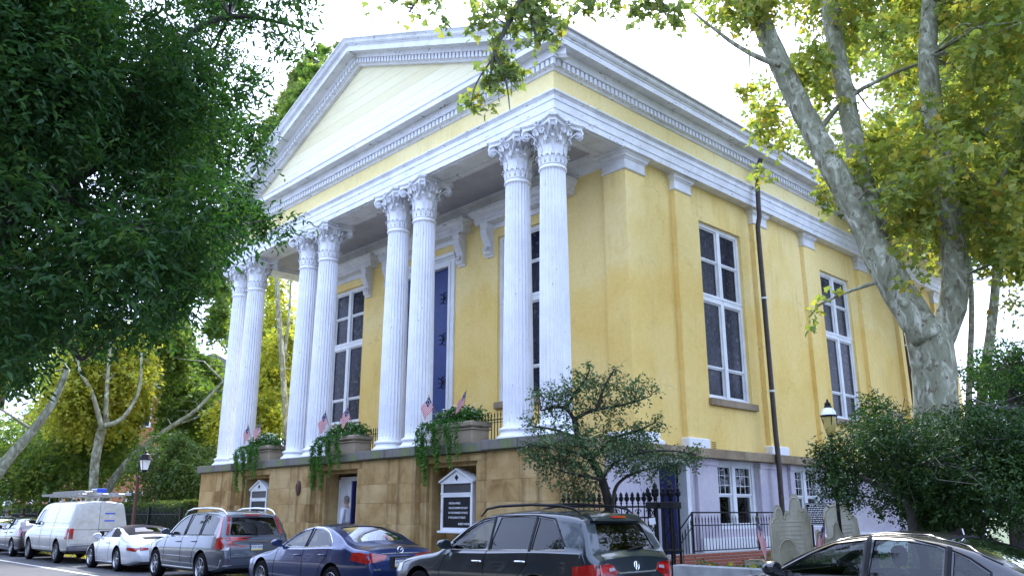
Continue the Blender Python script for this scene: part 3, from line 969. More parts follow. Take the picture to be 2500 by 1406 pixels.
for (x0, x1, c0, c1) in ((-29.35,-24.72,-28.45,-25.35), (-24.45,-19.40,-23.98,-19.90), (-19.05,-14.80,-18.52,-15.55)):
    pr = [(.0,10.52),(.33,10.52),(.33,10.60),(.36,10.61),(.36,10.75),(.40,10.76),(.44,10.80),(.47,10.88),(.52,10.90),(.52,10.96),(0,11.0)]
    m = MB().grid([[(x0+.4-o*.85,WY,z),(x0+.4-o*.85,WY-o,z),(x1-.4+o*.85,WY-o,z),(x1-.4+o*.85,WY,z)] for o, z in pr])
    hd = part('window_hood', m, WHITE_TRIM)
    for cx in (c0, c1): link('console', con, hd, (cx, WY, 10.52)).scale = (1.45, 1.15, 1.05)
    sub('hood_board', MB().box(c0, c1, WY-.05, WY, 10.34, 10.52), WHITE_TRIM, hd)

# ---- rain pipes, vent, plaque
for k in range(2):
    yy = (onX(1871, 780, -12.60).y, onX(2222, 900, -12.60).y)[k]
    m = MB()
    x0, x1 = -12.30, -12.80
    m.tube([(-12.32,yy,12.72),(-12.42,yy,12.50),(-12.50,yy,12.3),(-12.54,yy,11.2),(-12.54,yy,10.80),(-12.62,yy-.02,10.45),(-12.62,yy-.02,10.2),(-12.60,yy-.02,3.9),(-12.58,yy-.02,3.36),(-12.58,yy-.02,3.05),(-12.60,yy-.02,.35)], .075, 12)
    rp = part('rain_pipe', m, PIPE, .8)
    for zz in (8.1, 5.2):
        sub('pipe_bracket', MB().lathe([(.078,-.03),(.092,-.028),(.092,.028),(.078,.03)], 12, (-12.61, yy-.02, zz)), WINWHITE, rp)
vt = part('vent_grille', MB().box(WX-.01, WX+.012, 20.03, 20.27, 3.37, 3.59), STUCCO)
for k in range(4): sub('slot', MB().box(WX+.0, WX+.016, 20.05, 20.25, 3.395+.05*k, 3.415+.05*k), BLACK, vt)
# basement side door standing open, with white frame
fr = MB()
fr.box(BWX-.25,BWX+.02,BD[1]-.16,BD[1],BD[2],BD[3]); fr.box(BWX-.25,BWX+.02,BD[0],BD[0]+.12,BD[2],BD[3]); fr.box(BWX-.25,BWX+.02,BD[0]+.12,BD[1]-.16,BD[3]-.12,BD[3])
sd = part('basement_door_frame', fr, WINWHITE)
sub('door_leaf', MB().cbox(BWX+.01, BWX+.50, BD[0]+.02, BD[0]+.07, BD[2]+.02, BD[3]-.14, .006), DARKBLUE, sd)
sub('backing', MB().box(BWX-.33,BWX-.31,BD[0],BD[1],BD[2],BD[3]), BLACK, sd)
# podium doorway (middle niche): white panelled door folded in, navy door on the right
n0, n1 = NICHES[1]
fr = MB()
fr.box(n0+.13, n0+.20, RY+.55, RY+.75, .13, 2.62); fr.box(n1-.20, n1-.13, RY+.55, RY+.75, .13, 2.62); fr.box(n0+.20, n1-.20, RY+.55, RY+.75, 2.54, 2.70)
dwf = part('podium_door_frame', fr, WINWHITE)
lf = MB().box(n0+.20, n0+.92, RY+.60, RY+.65, .30, 2.54)
for (a, b) in ((.42,1.25),(1.4,2.4)):
    lf.box(n0+.30, n0+.56, RY+.585, RY+.60, a, b); lf.box(n0+.62, n0+.86, RY+.585, RY+.60, a, b)
sub('door_leaf', lf, WINWHITE, dwf)
sub('door_leaf', MB().cbox(n1-.24, n1-.19, RY-.02, RY+.62, .30, 2.54, .006), DARKBLUE, dwf)
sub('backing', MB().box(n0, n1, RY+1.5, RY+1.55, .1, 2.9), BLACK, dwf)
sub('step', MB().cbox(n0+.02, n1-.02, RY+.02, RY+1.6, .10, .34, .01), BELT, dwf)
for k in (0, 2):
    part('niche_back', MB().box(NICHES[k][0]+.0, NICHES[k][1]-.0, RY+.56, RY+.62, .1, 2.9), BROWNSTONE)
part('bay_step', MB().cbox(-18.0,-17.0,12.75,13.15,.126,.62,.02), WALLSTONE)
# ================================================================== parked cars
def paint(name, col, metal=.35, rough=.32, dirt=0.0):
    m, t, b = nodes_of(name)
    v = coords(t)
    f = noise(t, v, 2.2, 4)
    c = ramp(t, f, [(.3, tuple(x*.9 for x in col)), (.7, tuple(min(1,x*1.08) for x in col))])
    if dirt:
        sep = N(t, 'ShaderNodeSeparateXYZ'); t.links.new(v, sep.inputs[0])
        d = ramp(t, noise(t, v, 5, 6, .7), [(.42, (0,0,0)), (.75, (dirt,dirt,dirt))])
        c = mix(t, d, c, (.25,.21,.14))
    t.links.new(c, b.inputs['Base Color'])
    b.inputs['Metallic'].default_value = metal
    b.inputs['Roughness'].default_value = rough
    b.inputs['Coat Weight'].default_value = 1.0
    b.inputs['Coat Roughness'].default_value = .05
    return m
TYRE = plain('tyre_rubber', (.008,.008,.009), .9, 0, .2, 20, .2, spec=.15)
ALLOY = plain('alloy_wheel', (.42,.43,.45), .3, .9, .1, 10, 0)
STEELW = plain('steel_wheel', (.30,.30,.30), .5, .6, .2, 10, 0)
CHROME = plain('chrome_trim', (.75,.76,.78), .12, 1, .03, 5, 0)
TRIM = plain('black_trim', (.006,.006,.007), .45, 0, .2, 20, .05, spec=.25)
INTERIOR = plain('car_interior', (.008,.008,.009), .9, 0, .2, 10, .1, spec=.15)
SEAT = plain('car_seat', (.010,.010,.011), .85, 0, .2, 10, .1)
def lampmat(name, col, rough=.12):
    m, t, b = nodes_of(name)
    v = coords(t)
    w = N(t, 'ShaderNodeTexWave', Scale=14, Distortion=.4); t.links.new(v, w.inputs['Vector'])
    t.links.new(ramp(t, w.outputs['Fac'], [(.1, tuple(c*.55 for c in col)), (.8, col)]), b.inputs['Base Color'])
    b.inputs['Roughness'].default_value = rough; b.inputs['Coat Weight'].default_value = 1
    return m
REDLAMP = lampmat('red_lamp_lens', (.40,.008,.006))
CLEARLAMP = lampmat('clear_lamp_lens', (.62,.62,.64))
PLATE = plain('plate_white', (.72,.74,.76), .4, 0, .04, 8, 0)
PLATEBLUE = plain('plate_blue', (.10,.26,.55), .4, 0, .25, 20, 0)
PLATEINK = plain('plate_ink_blue', (.02,.03,.10), .5, 0, .05, 5, 0)
PLATEYEL = plain('plate_yellow', (.70,.60,.10), .5, 0, .05, 5, 0)
TAPE = plain('blue_tape', (.02,.07,.50), .5, 0, .1, 8, 0)
STICKER = plain('orange_sticker', (.50,.20,.05), .5, 0, .3, 30, 0)
CANVAS = plain('soft_top_canvas', (.030,.022,.022), .9, 0, .2, 12, .4, 200)

def curve1(pts, x):
    xs = np.array([p[0] for p in pts], float); ys = np.array([p[1] for p in pts], float)
    h = np.diff(xs); d = np.diff(ys)/h
    m = np.zeros(len(xs)); m[0], m[-1] = d[0], d[-1]
    for i in range(1, len(xs)-1):
        m[i] = 0 if d[i-1]*d[i] <= 0 else 2*d[i-1]*d[i]/(d[i-1]+d[i])
    x = np.clip(np.asarray(x, float), xs[0], xs[-1])
    k = np.clip(np.searchsorted(xs, x)-1, 0, len(xs)-2)
    u = (x-xs[k])/h[k]
    return ys[k]*(1+2*u)*(1-u)**2 + m[k]*h[k]*u*(1-u)**2 + ys[k+1]*u*u*(3-2*u) + m[k+1]*h[k]*u*u*(u-1)
def resample(pl, n):
    pl = [Vector((p[0], p[1])) for p in pl]
    d = [0]
    for a, b in zip(pl, pl[1:]): d.append(d[-1]+(b-a).length)
    out = []
    for i in range(n):
        s = d[-1]*i/(n-1)
        k = max(j for j in range(len(d)) if d[j] <= s+1e-9); k = min(k, len(pl)-2)
        u = (s-d[k])/max(1e-9, d[k+1]-d[k])
        out.append(pl[k].lerp(pl[k+1], u))
    return out
def text_mesh(s, size, mat, depth=.002, align='CENTER'):
    cu = bpy.data.curves.new('text', 'FONT')
    cu.body = s; cu.size = size; cu.extrude = depth; cu.align_x = align; cu.align_y = 'CENTER'; cu.resolution_u = 2
    ob = bpy.data.objects.new('text', cu); COL.objects.link(ob)
    dg = bpy.context.evaluated_depsgraph_get()
    me = bpy.data.meshes.new_from_object(ob.evaluated_get(dg))
    bpy.data.objects.remove(ob); bpy.data.curves.remove(cu)
    me.materials.clear(); me.materials.append(mat)
    return me

class Car:
    def __init__(s, name, label, sp, xrear, yleft):
        s.sp = sp
        L, W = sp['L'], sp['W']
        s.L, s.W = L, W
        s.root = thing(name, label, 'car' if sp.get('cat') is None else sp['cat'], (xrear-L, yleft+W/2, 0), 0, 'vehicles parked along the kerb')
        s.body()
    def sect(s, x, inset=0):
        sp = s.sp
        zt = float(curve1(sp['top'], x)) - inset
        zb = float(curve1(sp['belt'], x)); z0 = float(curve1(sp['sill'], x))
        w = s.W/2*float(curve1(sp['plan'], x))
        return zt, zb, z0, w
    def yside(s, z, zb, z0, w):
        t = (z-z0)/(zb-z0)
        if t <= 1:
            if t < .55: y = w*(.93+.07*math.sin(max(0, t)/.55*PI/2))
            else: y = w*(1-.03*((t-.55)/.45)**2)
            return y
        q = z-zb
        return w*.97 - .022*min(1, q/.03) - s.sp.get('tumble', .3)*q - .12*q*q
    def ring(s, x):
        zt, zb, z0, w = s.sect(x)
        crown = min(s.sp.get('crown', .045), .14*(zt-z0))
        rc = min(s.sp.get('rc', .09), max(.02, (zt-z0)*.2))
        zte = zt - crown - rc
        zbe = min(zb, z0+(zte-z0)*.82)
        e0 = min(.05, .2*(zbe-z0))
        lev = [z0+e0+(zbe-z0-e0)*i/6 for i in range(7)] + [zbe+(zte-zbe)*(.03/max(.04, zte-zbe) if zte-zbe > .06 else .15)] + [zbe+(zte-zbe)*i/4 for i in (1,2,3,4)]
        pts = [(0, z0), (w*.5, z0), (w*.86, z0)]
        for z in lev: pts.append((s.yside(z, zb, z0, w), z))
        ye = pts[-1][0]
        for k in (1,2,3):
            a = PI/2*k/4
            pts.append((ye - rc*.9*(1-math.cos(a)) - .3*rc*math.sin(a)*s.sp.get('tumble', .3), zte + rc*math.sin(a)))
        yt = pts[-1][0] - .03
        for k in (1, .8, .6, .4, .2, 0):
            pts.append((yt*k, zt - crown*k*k))
        return pts
    def body(s):
        sp = s.sp
        xs = set(np.linspace(0, s.L, 64).tolist())
        for e in (.008, .02, .045, .08, .13, .19): xs |= {e, s.L-e}
        for p in sp['top']: xs.add(p[0])
        xs = sorted(x for x in xs if 0 <= x <= s.L)
        keep = [xs[0]]
        for x in xs[1:]:
            if x-keep[-1] > .004: keep.append(x)
        rings = []
        for x in keep:
            p = s.ring(x)
            full = [(x, -y, z) for y, z in p] + [(x, y, z) for y, z in p[-2:0:-1]]
            rings.append(full)
        m = len(rings[0]); vs = [q for r in rings for q in r]; fs = []
        for i in range(len(rings)-1):
            for k in range(m):
                j = (k+1) % m
                fs.append((i*m+k, i*m+m+k, i*m+m+j, i*m+j))
        fs.append(tuple(range(m))); fs.append(tuple(range((len(rings)-1)*m+m-1, (len(rings)-1)*m-1, -1)))
        mb = MB().add(vs, fs)
        me = mb.mesh('body', sp['paint'])
        fix_normals(me)
        bm = bmesh.new(); bm.from_mesh(me); s.bvh = BVHTree.FromBMesh(bm); bm.free()
        ob = link('body', me, s.root)
        cut = []
        # wheel arches
        a = MB()
        for xw in sp['wheels']:
            a.lathe([(0,-1.3),(sp['arch'],-1.3),(sp['arch'],1.3),(0,1.3)], 40, (xw, 0, sp['wr']+.02), 'Y')
        cut.append(a)
        if not sp.get('solid'):
            cab = MB(); rows = []
            x0, x1 = sp['cabin']
            for x in np.linspace(x0, x1, 28):
                zt, zb, z0, w = s.sect(x)
                zlo = zb - .42; zhi = max(zt - .075, zlo+.06)
                yb = s.yside(zb, zb, z0, w) - .09
                r = [(0, zlo), (yb*.9, zlo), (yb, min(zlo+.05, zhi-.03))]
                for u in (.25,.5,.75,.92):
                    z = zlo+(zhi-zlo)*u
                    r.append((max(.05, min(yb, s.yside(z, zb, z0, w)-.055-.06*(u > .9))), z))
                r.append((r[-1][0]*.8, zhi)); r.append((0, zhi))
                rows.append([(x, -y, z) for y, z in r] + [(x, y, z) for y, z in r[-2:0:-1]])
            mm = len(rows[0]); v2 = [q for r in rows for q in r]; f2 = []
            for i in range(len(rows)-1):
                for k in range(mm):
                    j = (k+1) % mm
                    f2.append((i*mm+k, i*mm+mm+k, i*mm+mm+j, i*mm+j))
            f2.append(tuple(range(mm))); f2.append(tuple(range((len(rows)-1)*mm+mm-1, (len(rows)-1)*mm-1, -1)))
            cab.add(v2, f2); cut.append(cab)
            win = MB()
            for bot, top in sp['side_windows']:
                win.prism([tuple(p) for p in bot] + [tuple(p) for p in reversed(top)], -1.5, 1.5, 'Y')
            cut.append(win)
            ends = MB()
            for ax, bot, top in sp['end_windows']:
                poly = [tuple(p) for p in bot] + [tuple(p) for p in reversed(top)]
                if ax == 'rear': ends.prism(poly, s.L-1.15, s.L+.4, 'X')
                else: ends.prism(poly, 1.02, 3, 'Z')
            cut.append(ends)
        tmp = []
        for c in cut:
            cme = c.mesh('cut', INTERIOR); fix_normals(cme)
            co = link('cut', cme); tmp.append(co)
            co.parent = s.root
            md = ob.modifiers.new('b', 'BOOLEAN'); md.operation = 'DIFFERENCE'; md.solver = 'EXACT'; md.object = co; md.material_mode = 'TRANSFER'; md.use_self = True
        bpy.context.view_layer.update()
        dg = bpy.context.evaluated_depsgraph_get()
        nm = bpy.data.meshes.new_from_object(ob.evaluated_get(dg))
        ob.modifiers.clear(); ob.data = nm; nm.name = 'body'
        for co in tmp: bpy.data.objects.remove(co)
        nm.polygons.foreach_set('use_smooth', [True]*len(nm.polygons)); nm.set_sharp_from_angle(angle=math.radians(28))
        s.ob = ob
        # glass
        if not sp.get('solid'):
            for i, (bot, top) in enumerate(sp['side_windows']):
                g = CARGLASS if i == 0 or not sp.get('privacy') else PRIVACY
                for sd in ('L', 'R'): s.patch('window', bot, top, sd, g, -.012, grow=.012)
            for i, (ax, bot, top) in enumerate(sp['end_windows']):
                s.patch('window', bot, top, ax, PRIVACY if (sp.get('privacy') and i) else CARGLASS, -.012, grow=.012, n=18)
            xa = sp.get('seats', ())
            for xx in xa:
                for yy in (-.38, .38):
                    zb = float(curve1(sp['belt'], xx)); zt = float(curve1(sp['top'], xx))
                    q = MB().cbox(xx-.07, xx+.07, yy-.23, yy+.23, zb-.42, zb+.06, .05).cbox(xx-.02, xx+.09, yy-.13, yy+.13, zb+.09, min(zb+.32, zt-.14), .045)
                    q.tube([(xx+.03,yy-.05,zb),(xx+.03,yy-.05,zb+.12)], .012, 5)
                    q.build('seat', SEAT, s.root, .7)
            xd = sp['cabin'][0]
            zb = float(curve1(sp['belt'], xd+.3))
            MB().cbox(xd+.05, xd+.55, -.62, .62, zb-.41, zb-.05, .05).build('dashboard', INTERIOR, s.root)
            rm = Matrix.Translation((xd+.72, -.38, zb-.02)) @ Matrix.Rotation(math.radians(-65), 4, 'Y')
            MB().tube([(.19*math.cos(2*PI*k/20), .19*math.sin(2*PI*k/20), 0) for k in range(21)], .016, 6).xf(rm).build('steering_wheel', INTERIOR, s.root, .9)
        # wheels
        wr, ww = sp['wr'], .21
        ty = MB().lathe([(wr*.66,-ww/2),(wr*.90,-ww/2-.004),(wr*.97,-ww/2+.02),(wr,-ww/2+.05),(wr,ww/2-.05),(wr*.97,ww/2-.02),(wr*.90,ww/2+.004),(wr*.66,ww/2)], 36, axis='Y', caps=False).mesh('wheel', TYRE, .6)
        rim = MB(); R = wr*.68
        rim.lathe([(R,-ww/2+.004),(R*.95,-ww/2-.004),(R*.90,-ww/2+.02),(R*.88,ww/2-.03)], 32, axis='Y', caps=False)
        rim.lathe([(0,-ww/2+.012),(R*.20,-ww/2+.012),(R*.24,-ww/2+.03),(R*.24,ww/2-.05),(0,ww/2-.05)], 16, axis='Y')
        ns = sp.get('spokes', 7)
        for k in range(ns):
            a = 2*PI*k/ns + .3
            d = Vector((math.cos(a), 0, math.sin(a))); t = Vector((-d.z, 0, d.x))
            rim.obox(d*R*.56+Vector((0,-ww/2+.035,0)), d*R*.38, t*R*(.30/ns*3.2)*.42, (0,.014,0))
        rim.lathe([(0,ww/2-.06),(R*.9,ww/2-.06)], 24, axis='Y')
        rmesh = rim.mesh('rim', sp.get('rim', ALLOY), .5)
        for xw in sp['wheels']:
            for sd in (-1, 1):
                w = link('wheel', ty, s.root, (xw, sd*(s.W/2-.13), wr))
                r = link('rim', rmesh, w)
                if sd > 0: r.rotation_euler = (0,0,PI)
        und = MB().box(.35, s.L-.4, -s.W/2+.28, s.W/2-.28, sp['sill'][0][1]-.06, sp['sill'][0][1]+.02)
        und.build('underbody', TRIM, s.root)
    def hit(s, a, b, side):
        if side == 'L': o, d = Vector((a, -4, b)), Vector((0,1,0))
        elif side == 'R': o, d = Vector((a, 4, b)), Vector((0,-1,0))
        elif side == 'rear': o, d = Vector((s.L+4, a, b)), Vector((-1,0,0))
        elif side == 'front': o, d = Vector((-4, a, b)), Vector((1,0,0))
        else: o, d = Vector((a, b, 5)), Vector((0,0,-1))
        h = s.bvh.ray_cast(o, d)
        if h[0] is None: return None, None
        n = h[1]
        if n.dot(d) > 0: n = -n
        return h[0], n
    def patch(s, name, bot, top, side, mat, off=.006, grow=0, n=14, m=5, thick=0, parent=None):
        B, Tp = resample(bot, n), resample(top, n)
        cx = sum(p.x for p in B+Tp)/(2*n); cy = sum(p.y for p in B+Tp)/(2*n)
        rows = []; last = None
        for j in range(m+1):
            row = []
            for i in range(n):
                p = B[i].lerp(Tp[i], j/m)
                if grow:
                    v = p-Vector((cx, cy))
                    if v.length > 1e-6: p = p + v.normalized()*grow
                h, nn = s.hit(p.x, p.y, side)
                cc = Vector((cx, cy)); tr_ = 0
                while h is None and tr_ < 14:          # slide back onto the body
                    tr_ += 1; q_ = p.lerp(cc, tr_*.06); h, nn = s.hit(q_.x, q_.y, side)
                if h is None:
                    h, nn = last if last else (Vector((0,0,0)), Vector((0,0,1)))
                last = (h, nn)
                row.append(h + nn*off)
            rows.append(row)
        mb = MB().grid(rows)
        if thick:
            bd = rows[0] + [r[-1] for r in rows[1:]] + rows[-1][-2::-1] + [r[0] for r in rows[-2:0:-1]]
            c = sum(bd, Vector())/len(bd)
            k = len(bd)
            ax = {'L': Vector((0,1,0)), 'R': Vector((0,-1,0)), 'rear': Vector((-1,0,0)), 'front': Vector((1,0,0))}.get(side, Vector((0,0,-1)))
            mb.add(bd + [p + ax*thick for p in bd], [(i, (i+1) % k, (i+1) % k + k, i+k) for i in range(k)])
        return mb.build(name, mat, parent or s.root, .9)
    def line(s, name, pl, side, mat, r=.006, n=24, off=0, parent=None):
        pts = []
        for p in resample(pl, n):
            h, nn = s.hit(p.x, p.y, side)
            if h is not None: pts.append(h + nn*off)
        if len(pts) > 1: return MB().tube(pts, r, 6).build(name, mat, parent or s.root, .9)
    def seam(s, pl, side='L'):
        return s.line('panel_gap', pl, side, TRIM, .0055)
    def handle(s, x, z, mat=CHROME):
        h, n = s.hit(x, z, 'L')
        MB().tube([h+Vector((-.10,-.005,0)), h+Vector((-.08,-.035,.004)), h+Vector((.08,-.035,.004)), h+Vector((.10,-.005,0))], .016, 8).build('door_handle', mat, s.root, .9)
    def mirror(s, x, z, mat):
        h, n = s.hit(x, z, 'L')
        for sd in (1, -1):
            m = MB()
            m.lathe([(0,-.08),(.07,-.075),(.10,-.04),(.105,.0),(.10,.05),(.085,.07),(0,.07)], 14, axis='X')
            m.xf(Matrix.Translation((x-.03, (h.y-.14)*sd, z+.07)) @ Matrix.Scale(1.15, 4, (0,1,0)) @ Matrix.Scale(.75, 4, (0,0,1)))
            m.obox((x, (h.y-.03)*sd, z+.01), (.035,0,0), (0,.08,0), (0,0,.02))
            m.build('side_mirror', mat, s.root, .8)
    def plate(s, z, txt, style='pa', y=0, tilt=0):
        h, n = s.hit(y, z, 'rear')
        x = h.x + .012
        pl = MB().box(0, .006, -.153, .153, -.078, .078).build('number_plate', PLATEBLUE if style == 'blue' else PLATE, s.root, None, (x, y, z))
        MB().box(-.006, 0, -.168, .168, -.09, .09).build('plate_frame', TRIM, pl)
        if style == 'pa':
            MB().box(.006, .0075, -.15, .15, .048, .075).build('plate_band', PLATEINK, pl)
            MB().box(.006, .0075, -.15, .15, -.075, -.048).build('plate_band', PLATEYEL, pl)
        tm = link('plate_text', text_mesh(txt, .088, PLATEINK, .0008), pl, (.0085, 0, -.002))
        tm.rotation_euler = (PI/2, 0, PI/2)
        tm.scale = (.80, 1, 1)
        return pl
    def badge(s, y, z, me, name='badge', side='rear', scale=(1,1,1)):
        h, n = s.hit(y, z, side)
        o = link(name, me, s.root, h + n*.006)
        if side == 'rear': o.rotation_euler = (PI/2 - math.asin(max(-1, min(1, n.z))), 0, PI/2)
        o.scale = scale
        return o

def arc(p, q, bulge, n=8):
    """polyline from p to q bowed by bulge to the left of p->q"""
    p, q = Vector(p), Vector(q); d = q-p; nrm = Vector((-d.y, d.x)).normalized()
    return [tuple(p + d*(i/n) + nrm*(bulge*4*(i/n)*(1-i/n))) for i in range(n+1)]

# ---- dark grey SUV (nearest)
ACP = paint('dark_grey_green_metallic', (.018,.028,.036), .5, .3)
suv = dict(L=4.84, W=1.96, paint=ACP, tumble=.34, rc=.10, crown=.05, wr=.365, arch=.42, wheels=(.93, 3.68), spokes=7, privacy=True,
  top=[(0,.42),(.02,.62),(.10,.80),(.35,.93),(.9,1.03),(1.25,1.075),(1.42,1.12),(1.85,1.42),(2.2,1.60),(2.6,1.685),(3.2,1.715),(3.8,1.70),(4.25,1.655),(4.40,1.60),(4.52,1.42),(4.66,1.14),(4.76,1.06),(4.80,.80),(4.83,.62),(4.84,.45)],
  belt=[(0,.78),(.6,.90),(1.4,1.02),(2.6,1.055),(4.0,1.10),(4.84,1.10)], sill=[(0,.28),(.6,.24),(4.2,.26),(4.84,.36)],
  plan=[(0,.70),(.10,.84),(.35,.94),(.9,.99),(2.4,1.0),(3.9,.985),(4.5,.95),(4.70,.90),(4.80,.84),(4.84,.78)],
  cabin=(1.55, 4.35), seats=(2.55, 3.45),
  side_windows=[([(1.62,1.10),(2.55,1.115)], [(1.70,1.16),(2.0,1.37),(2.3,1.52),(2.62,1.58)]),
                ([(2.63,1.115),(3.48,1.13)], [(2.72,1.585),(3.1,1.60),(3.50,1.585)]),
                ([(3.56,1.13),(4.20,1.155)], [(3.58,1.58),(3.85,1.55),(4.05,1.42),(4.20,1.17)])],
  end_windows=[('top', [(1.50,-.60),(1.50,.60)], [(2.12,-.50),(2.12,.50)]), ('rear', arc((-.62,1.14),(.62,1.14),0), arc((-.50,1.50),(.50,1.50),.01))])
c = Car('parked_suv', 'dark grey sport utility vehicle with black roof rails parked nearest the church corner', suv, onY(1650,1345,8.78+1.86).x, 8.78)
c.mirror(1.72, 1.10, ACP)
for s_ in (-1, 1):
    rl = MB().tube([(2.15,s_*.64,1.60),(2.3,s_*.645,1.715),(2.6,s_*.645,1.755),(3.3,s_*.64,1.775),(3.9,s_*.625,1.755),(4.15,s_*.61,1.71),(4.26,s_*.60,1.65)], [.012,.020,.022,.022,.022,.02,.012], 8)
    rl.build('roof_rail', TRIM, c.root, .9)
for xx in (2.75, 3.62): MB().tube([(xx,-.64,1.765),(xx,0,1.79),(xx,.64,1.765)], .018, 6).build('roof_crossbar', TRIM, c.root, .9)
for pl in ([(2.60,1.09),(2.56,.9),(2.55,.42)], [(3.52,1.11),(3.50,.95),(3.36,.80),(3.22,.55),(3.18,.40)], [(1.62,1.05),(1.50,.8),(1.44,.42)], [(1.44,.40),(3.18,.40)]): c.seam(pl)
for pl in ([(2.60,1.60),(2.64,1.10)], [(3.53,1.60),(3.52,1.12)]): c.line('pillar', pl, 'L', TRIM, .035, 12, -.015)
c.line('window_trim', [(1.60,1.085),(2.6,1.10),(4.22,1.145)], 'L', CHROME, .007)
c.line('window_trim', [(1.72,1.20),(2.0,1.40),(2.3,1.55),(2.7,1.605),(3.5,1.615),(3.9,1.57),(4.2,1.2)], 'L', TRIM, .012)
c.handle(2.42, .93); c.handle(3.38, .96)
c.patch('tail_lamp', [(4.40,.74),(4.80,.70)], [(4.40,.93),(4.62,.96),(4.80,.975)], 'L', REDLAMP, .010, thick=.03)
for s_ in (-1, 1):
    c.patch('tail_lamp', [(s_*.79,.74),(s_*.62,.76),(s_*.44,.85)], [(s_*.79,.97),(s_*.62,.965),(s_*.52,.955)], 'rear', REDLAMP, .012, thick=.03)
    c.patch('reversing_lamp', [(s_*.62,.87),(s_*.49,.885)], [(s_*.62,.915),(s_*.51,.92)], 'rear', CLEARLAMP, .022)
c.patch('rear_spoiler', [(-.56,1.515),(.56,1.515)], [(-.54,1.60),(.54,1.60)], 'rear', ACP, .05, thick=.1)
c.patch('brake_light', [(-.16,1.545),(.16,1.545)], [(-.16,1.575),(.16,1.575)], 'rear', REDLAMP, .058)
c.line('number_plate_trim', [(-.42,.845),(.42,.845)], 'rear', CHROME, .014)
c.patch('plate_recess', [(-.30,.58),(.30,.58)], [(-.30,.82),(.30,.82)], 'rear', TRIM, .004)
c.seam([(-.72,.60),(-.70,.9),(-.66,1.10)], 'rear'); c.seam([(.72,.60),(.70,.9),(.66,1.10)], 'rear'); c.seam([(-.74,.56),(.74,.56)], 'rear')
c.patch('rear_bumper', [(-.82,.36),(.82,.36)], [(-.82,.54),(.82,.54)], 'rear', ACP, .03, thick=.06)
c.plate(.70, '77B5', 'blue')
cal = MB().tube([(.052*math.cos(2*PI*k/24), .06*math.sin(2*PI*k/24), 0) for k in range(25)], .007, 6)
cal.tube([(-.024,-.05,0),(0,.052,0)], .008, 6).tube([(.024,-.05,0),(0,.052,0)], .008, 6).tube([(-.012,-.01,0),(.012,-.01,0)], .006, 6)
c.badge(.0, .93, cal.mesh('badge', CHROME, .9))
c.badge(-.40, .665, text_mesh('ACURA', .055, CHROME), 'lettering', scale=(1.25,1,1))
c.badge(.62, .665, text_mesh('MDX', .05, CHROME), 'lettering')
c.badge(-.40, .575, MB().lathe([(0,0),(.075,0),(.075,.002),(0,.002)], 20).mesh('sticker', STICKER), 'sticker', scale=(1.2,.75,1))
c.badge(-.40, .575, text_mesh('WCU', .062, PLATEINK, .003), 'sticker_text')
c.badge(.66, .56, MB().lathe([(0,0),(.06,0),(.06,.002),(0,.002)], 20).mesh('sticker', PLATE), 'sticker', scale=(.8,1.1,1))
c.badge(.66, .56, text_mesh('GFS', .045, PLATEINK, .003), 'sticker_text')
c.line('wiper', [(-.05,1.13),(.30,1.17),(.42,1.19)], 'rear', TRIM, .012, 10, .02)
c.seam([(.82,.98),(1.0,1.02)], 'L')
c.patch('headlamp', [(.05,.66),(.40,.70)], [(.07,.76),(.44,.84)], 'L', CLEARLAMP, .008)

# ---- blue sedan
MZP = paint('deep_blue_metallic', (.004,.020,.10), .55, .28)
sed = dict(L=4.86, W=1.84, paint=MZP, tumble=.42, rc=.09, crown=.05, wr=.335, arch=.385, wheels=(.96, 3.79), spokes=10,
  top=[(0,.40),(.02,.56),(.12,.70),(.4,.79),(1.0,.90),(1.35,.955),(1.55,1.01),(2.05,1.27),(2.4,1.39),(2.85,1.44),(3.3,1.415),(3.75,1.30),(4.2,1.115),(4.42,1.055),(4.68,1.03),(4.77,1.00),(4.82,.80),(4.85,.60),(4.86,.42)],
  belt=[(0,.66),(.7,.78),(1.4,.91),(2.6,.945),(3.6,.985),(4.4,1.0),(4.86,.98)], sill=[(0,.24),(.6,.19),(4.2,.20),(4.86,.34)],
  plan=[(0,.66),(.10,.80),(.35,.92),(.95,.985),(2.4,1.0),(3.8,.985),(4.45,.93),(4.68,.87),(4.80,.80),(4.86,.70)],
  cabin=(1.62, 4.12), seats=(2.55, 3.4),
  side_windows=[([(1.78,1.0),(2.68,1.0)], [(1.86,1.05),(2.15,1.20),(2.4,1.30),(2.72,1.345)]),
                ([(2.76,1.0),(3.62,1.04)], [(2.80,1.345),(3.1,1.33),(3.4,1.26),(3.66,1.10)])],
  end_windows=[('top', [(1.64,-.62),(1.64,.62)], [(2.28,-.50),(2.28,.50)]), ('top', [(3.42,-.49),(3.42,.49)], [(4.14,-.60),(4.14,.60)])])
xm = onY(862, 1350, 8.85).x + .36
c = Car('parked_sedan', 'blue sedan parked between the grey wagon and the dark grey utility vehicle', sed, xm, 8.80)
c.mirror(1.80, .98, MZP)
for pl in ([(2.72,.96),(2.70,.8),(2.70,.36)], [(3.62,1.0),(3.60,.85),(3.42,.70),(3.30,.50),(3.28,.36)], [(1.66,.92),(1.56,.7),(1.50,.36)], [(1.50,.33),(3.28,.33)]): c.seam(pl)
c.line('pillar', [(2.735,1.36),(2.72,.99)], 'L', TRIM, .035, 12, -.015)
c.line('window_trim', [(1.76,.985),(2.6,.985),(3.64,1.03)], 'L', CHROME, .008)
c.line('window_trim', [(1.84,1.07),(2.15,1.225),(2.42,1.33),(2.8,1.375),(3.12,1.36),(3.42,1.285),(3.68,1.10),(3.64,1.03)], 'L', CHROME, .008)
c.handle(2.50, .83, MZP); c.handle(3.44, .86, MZP)
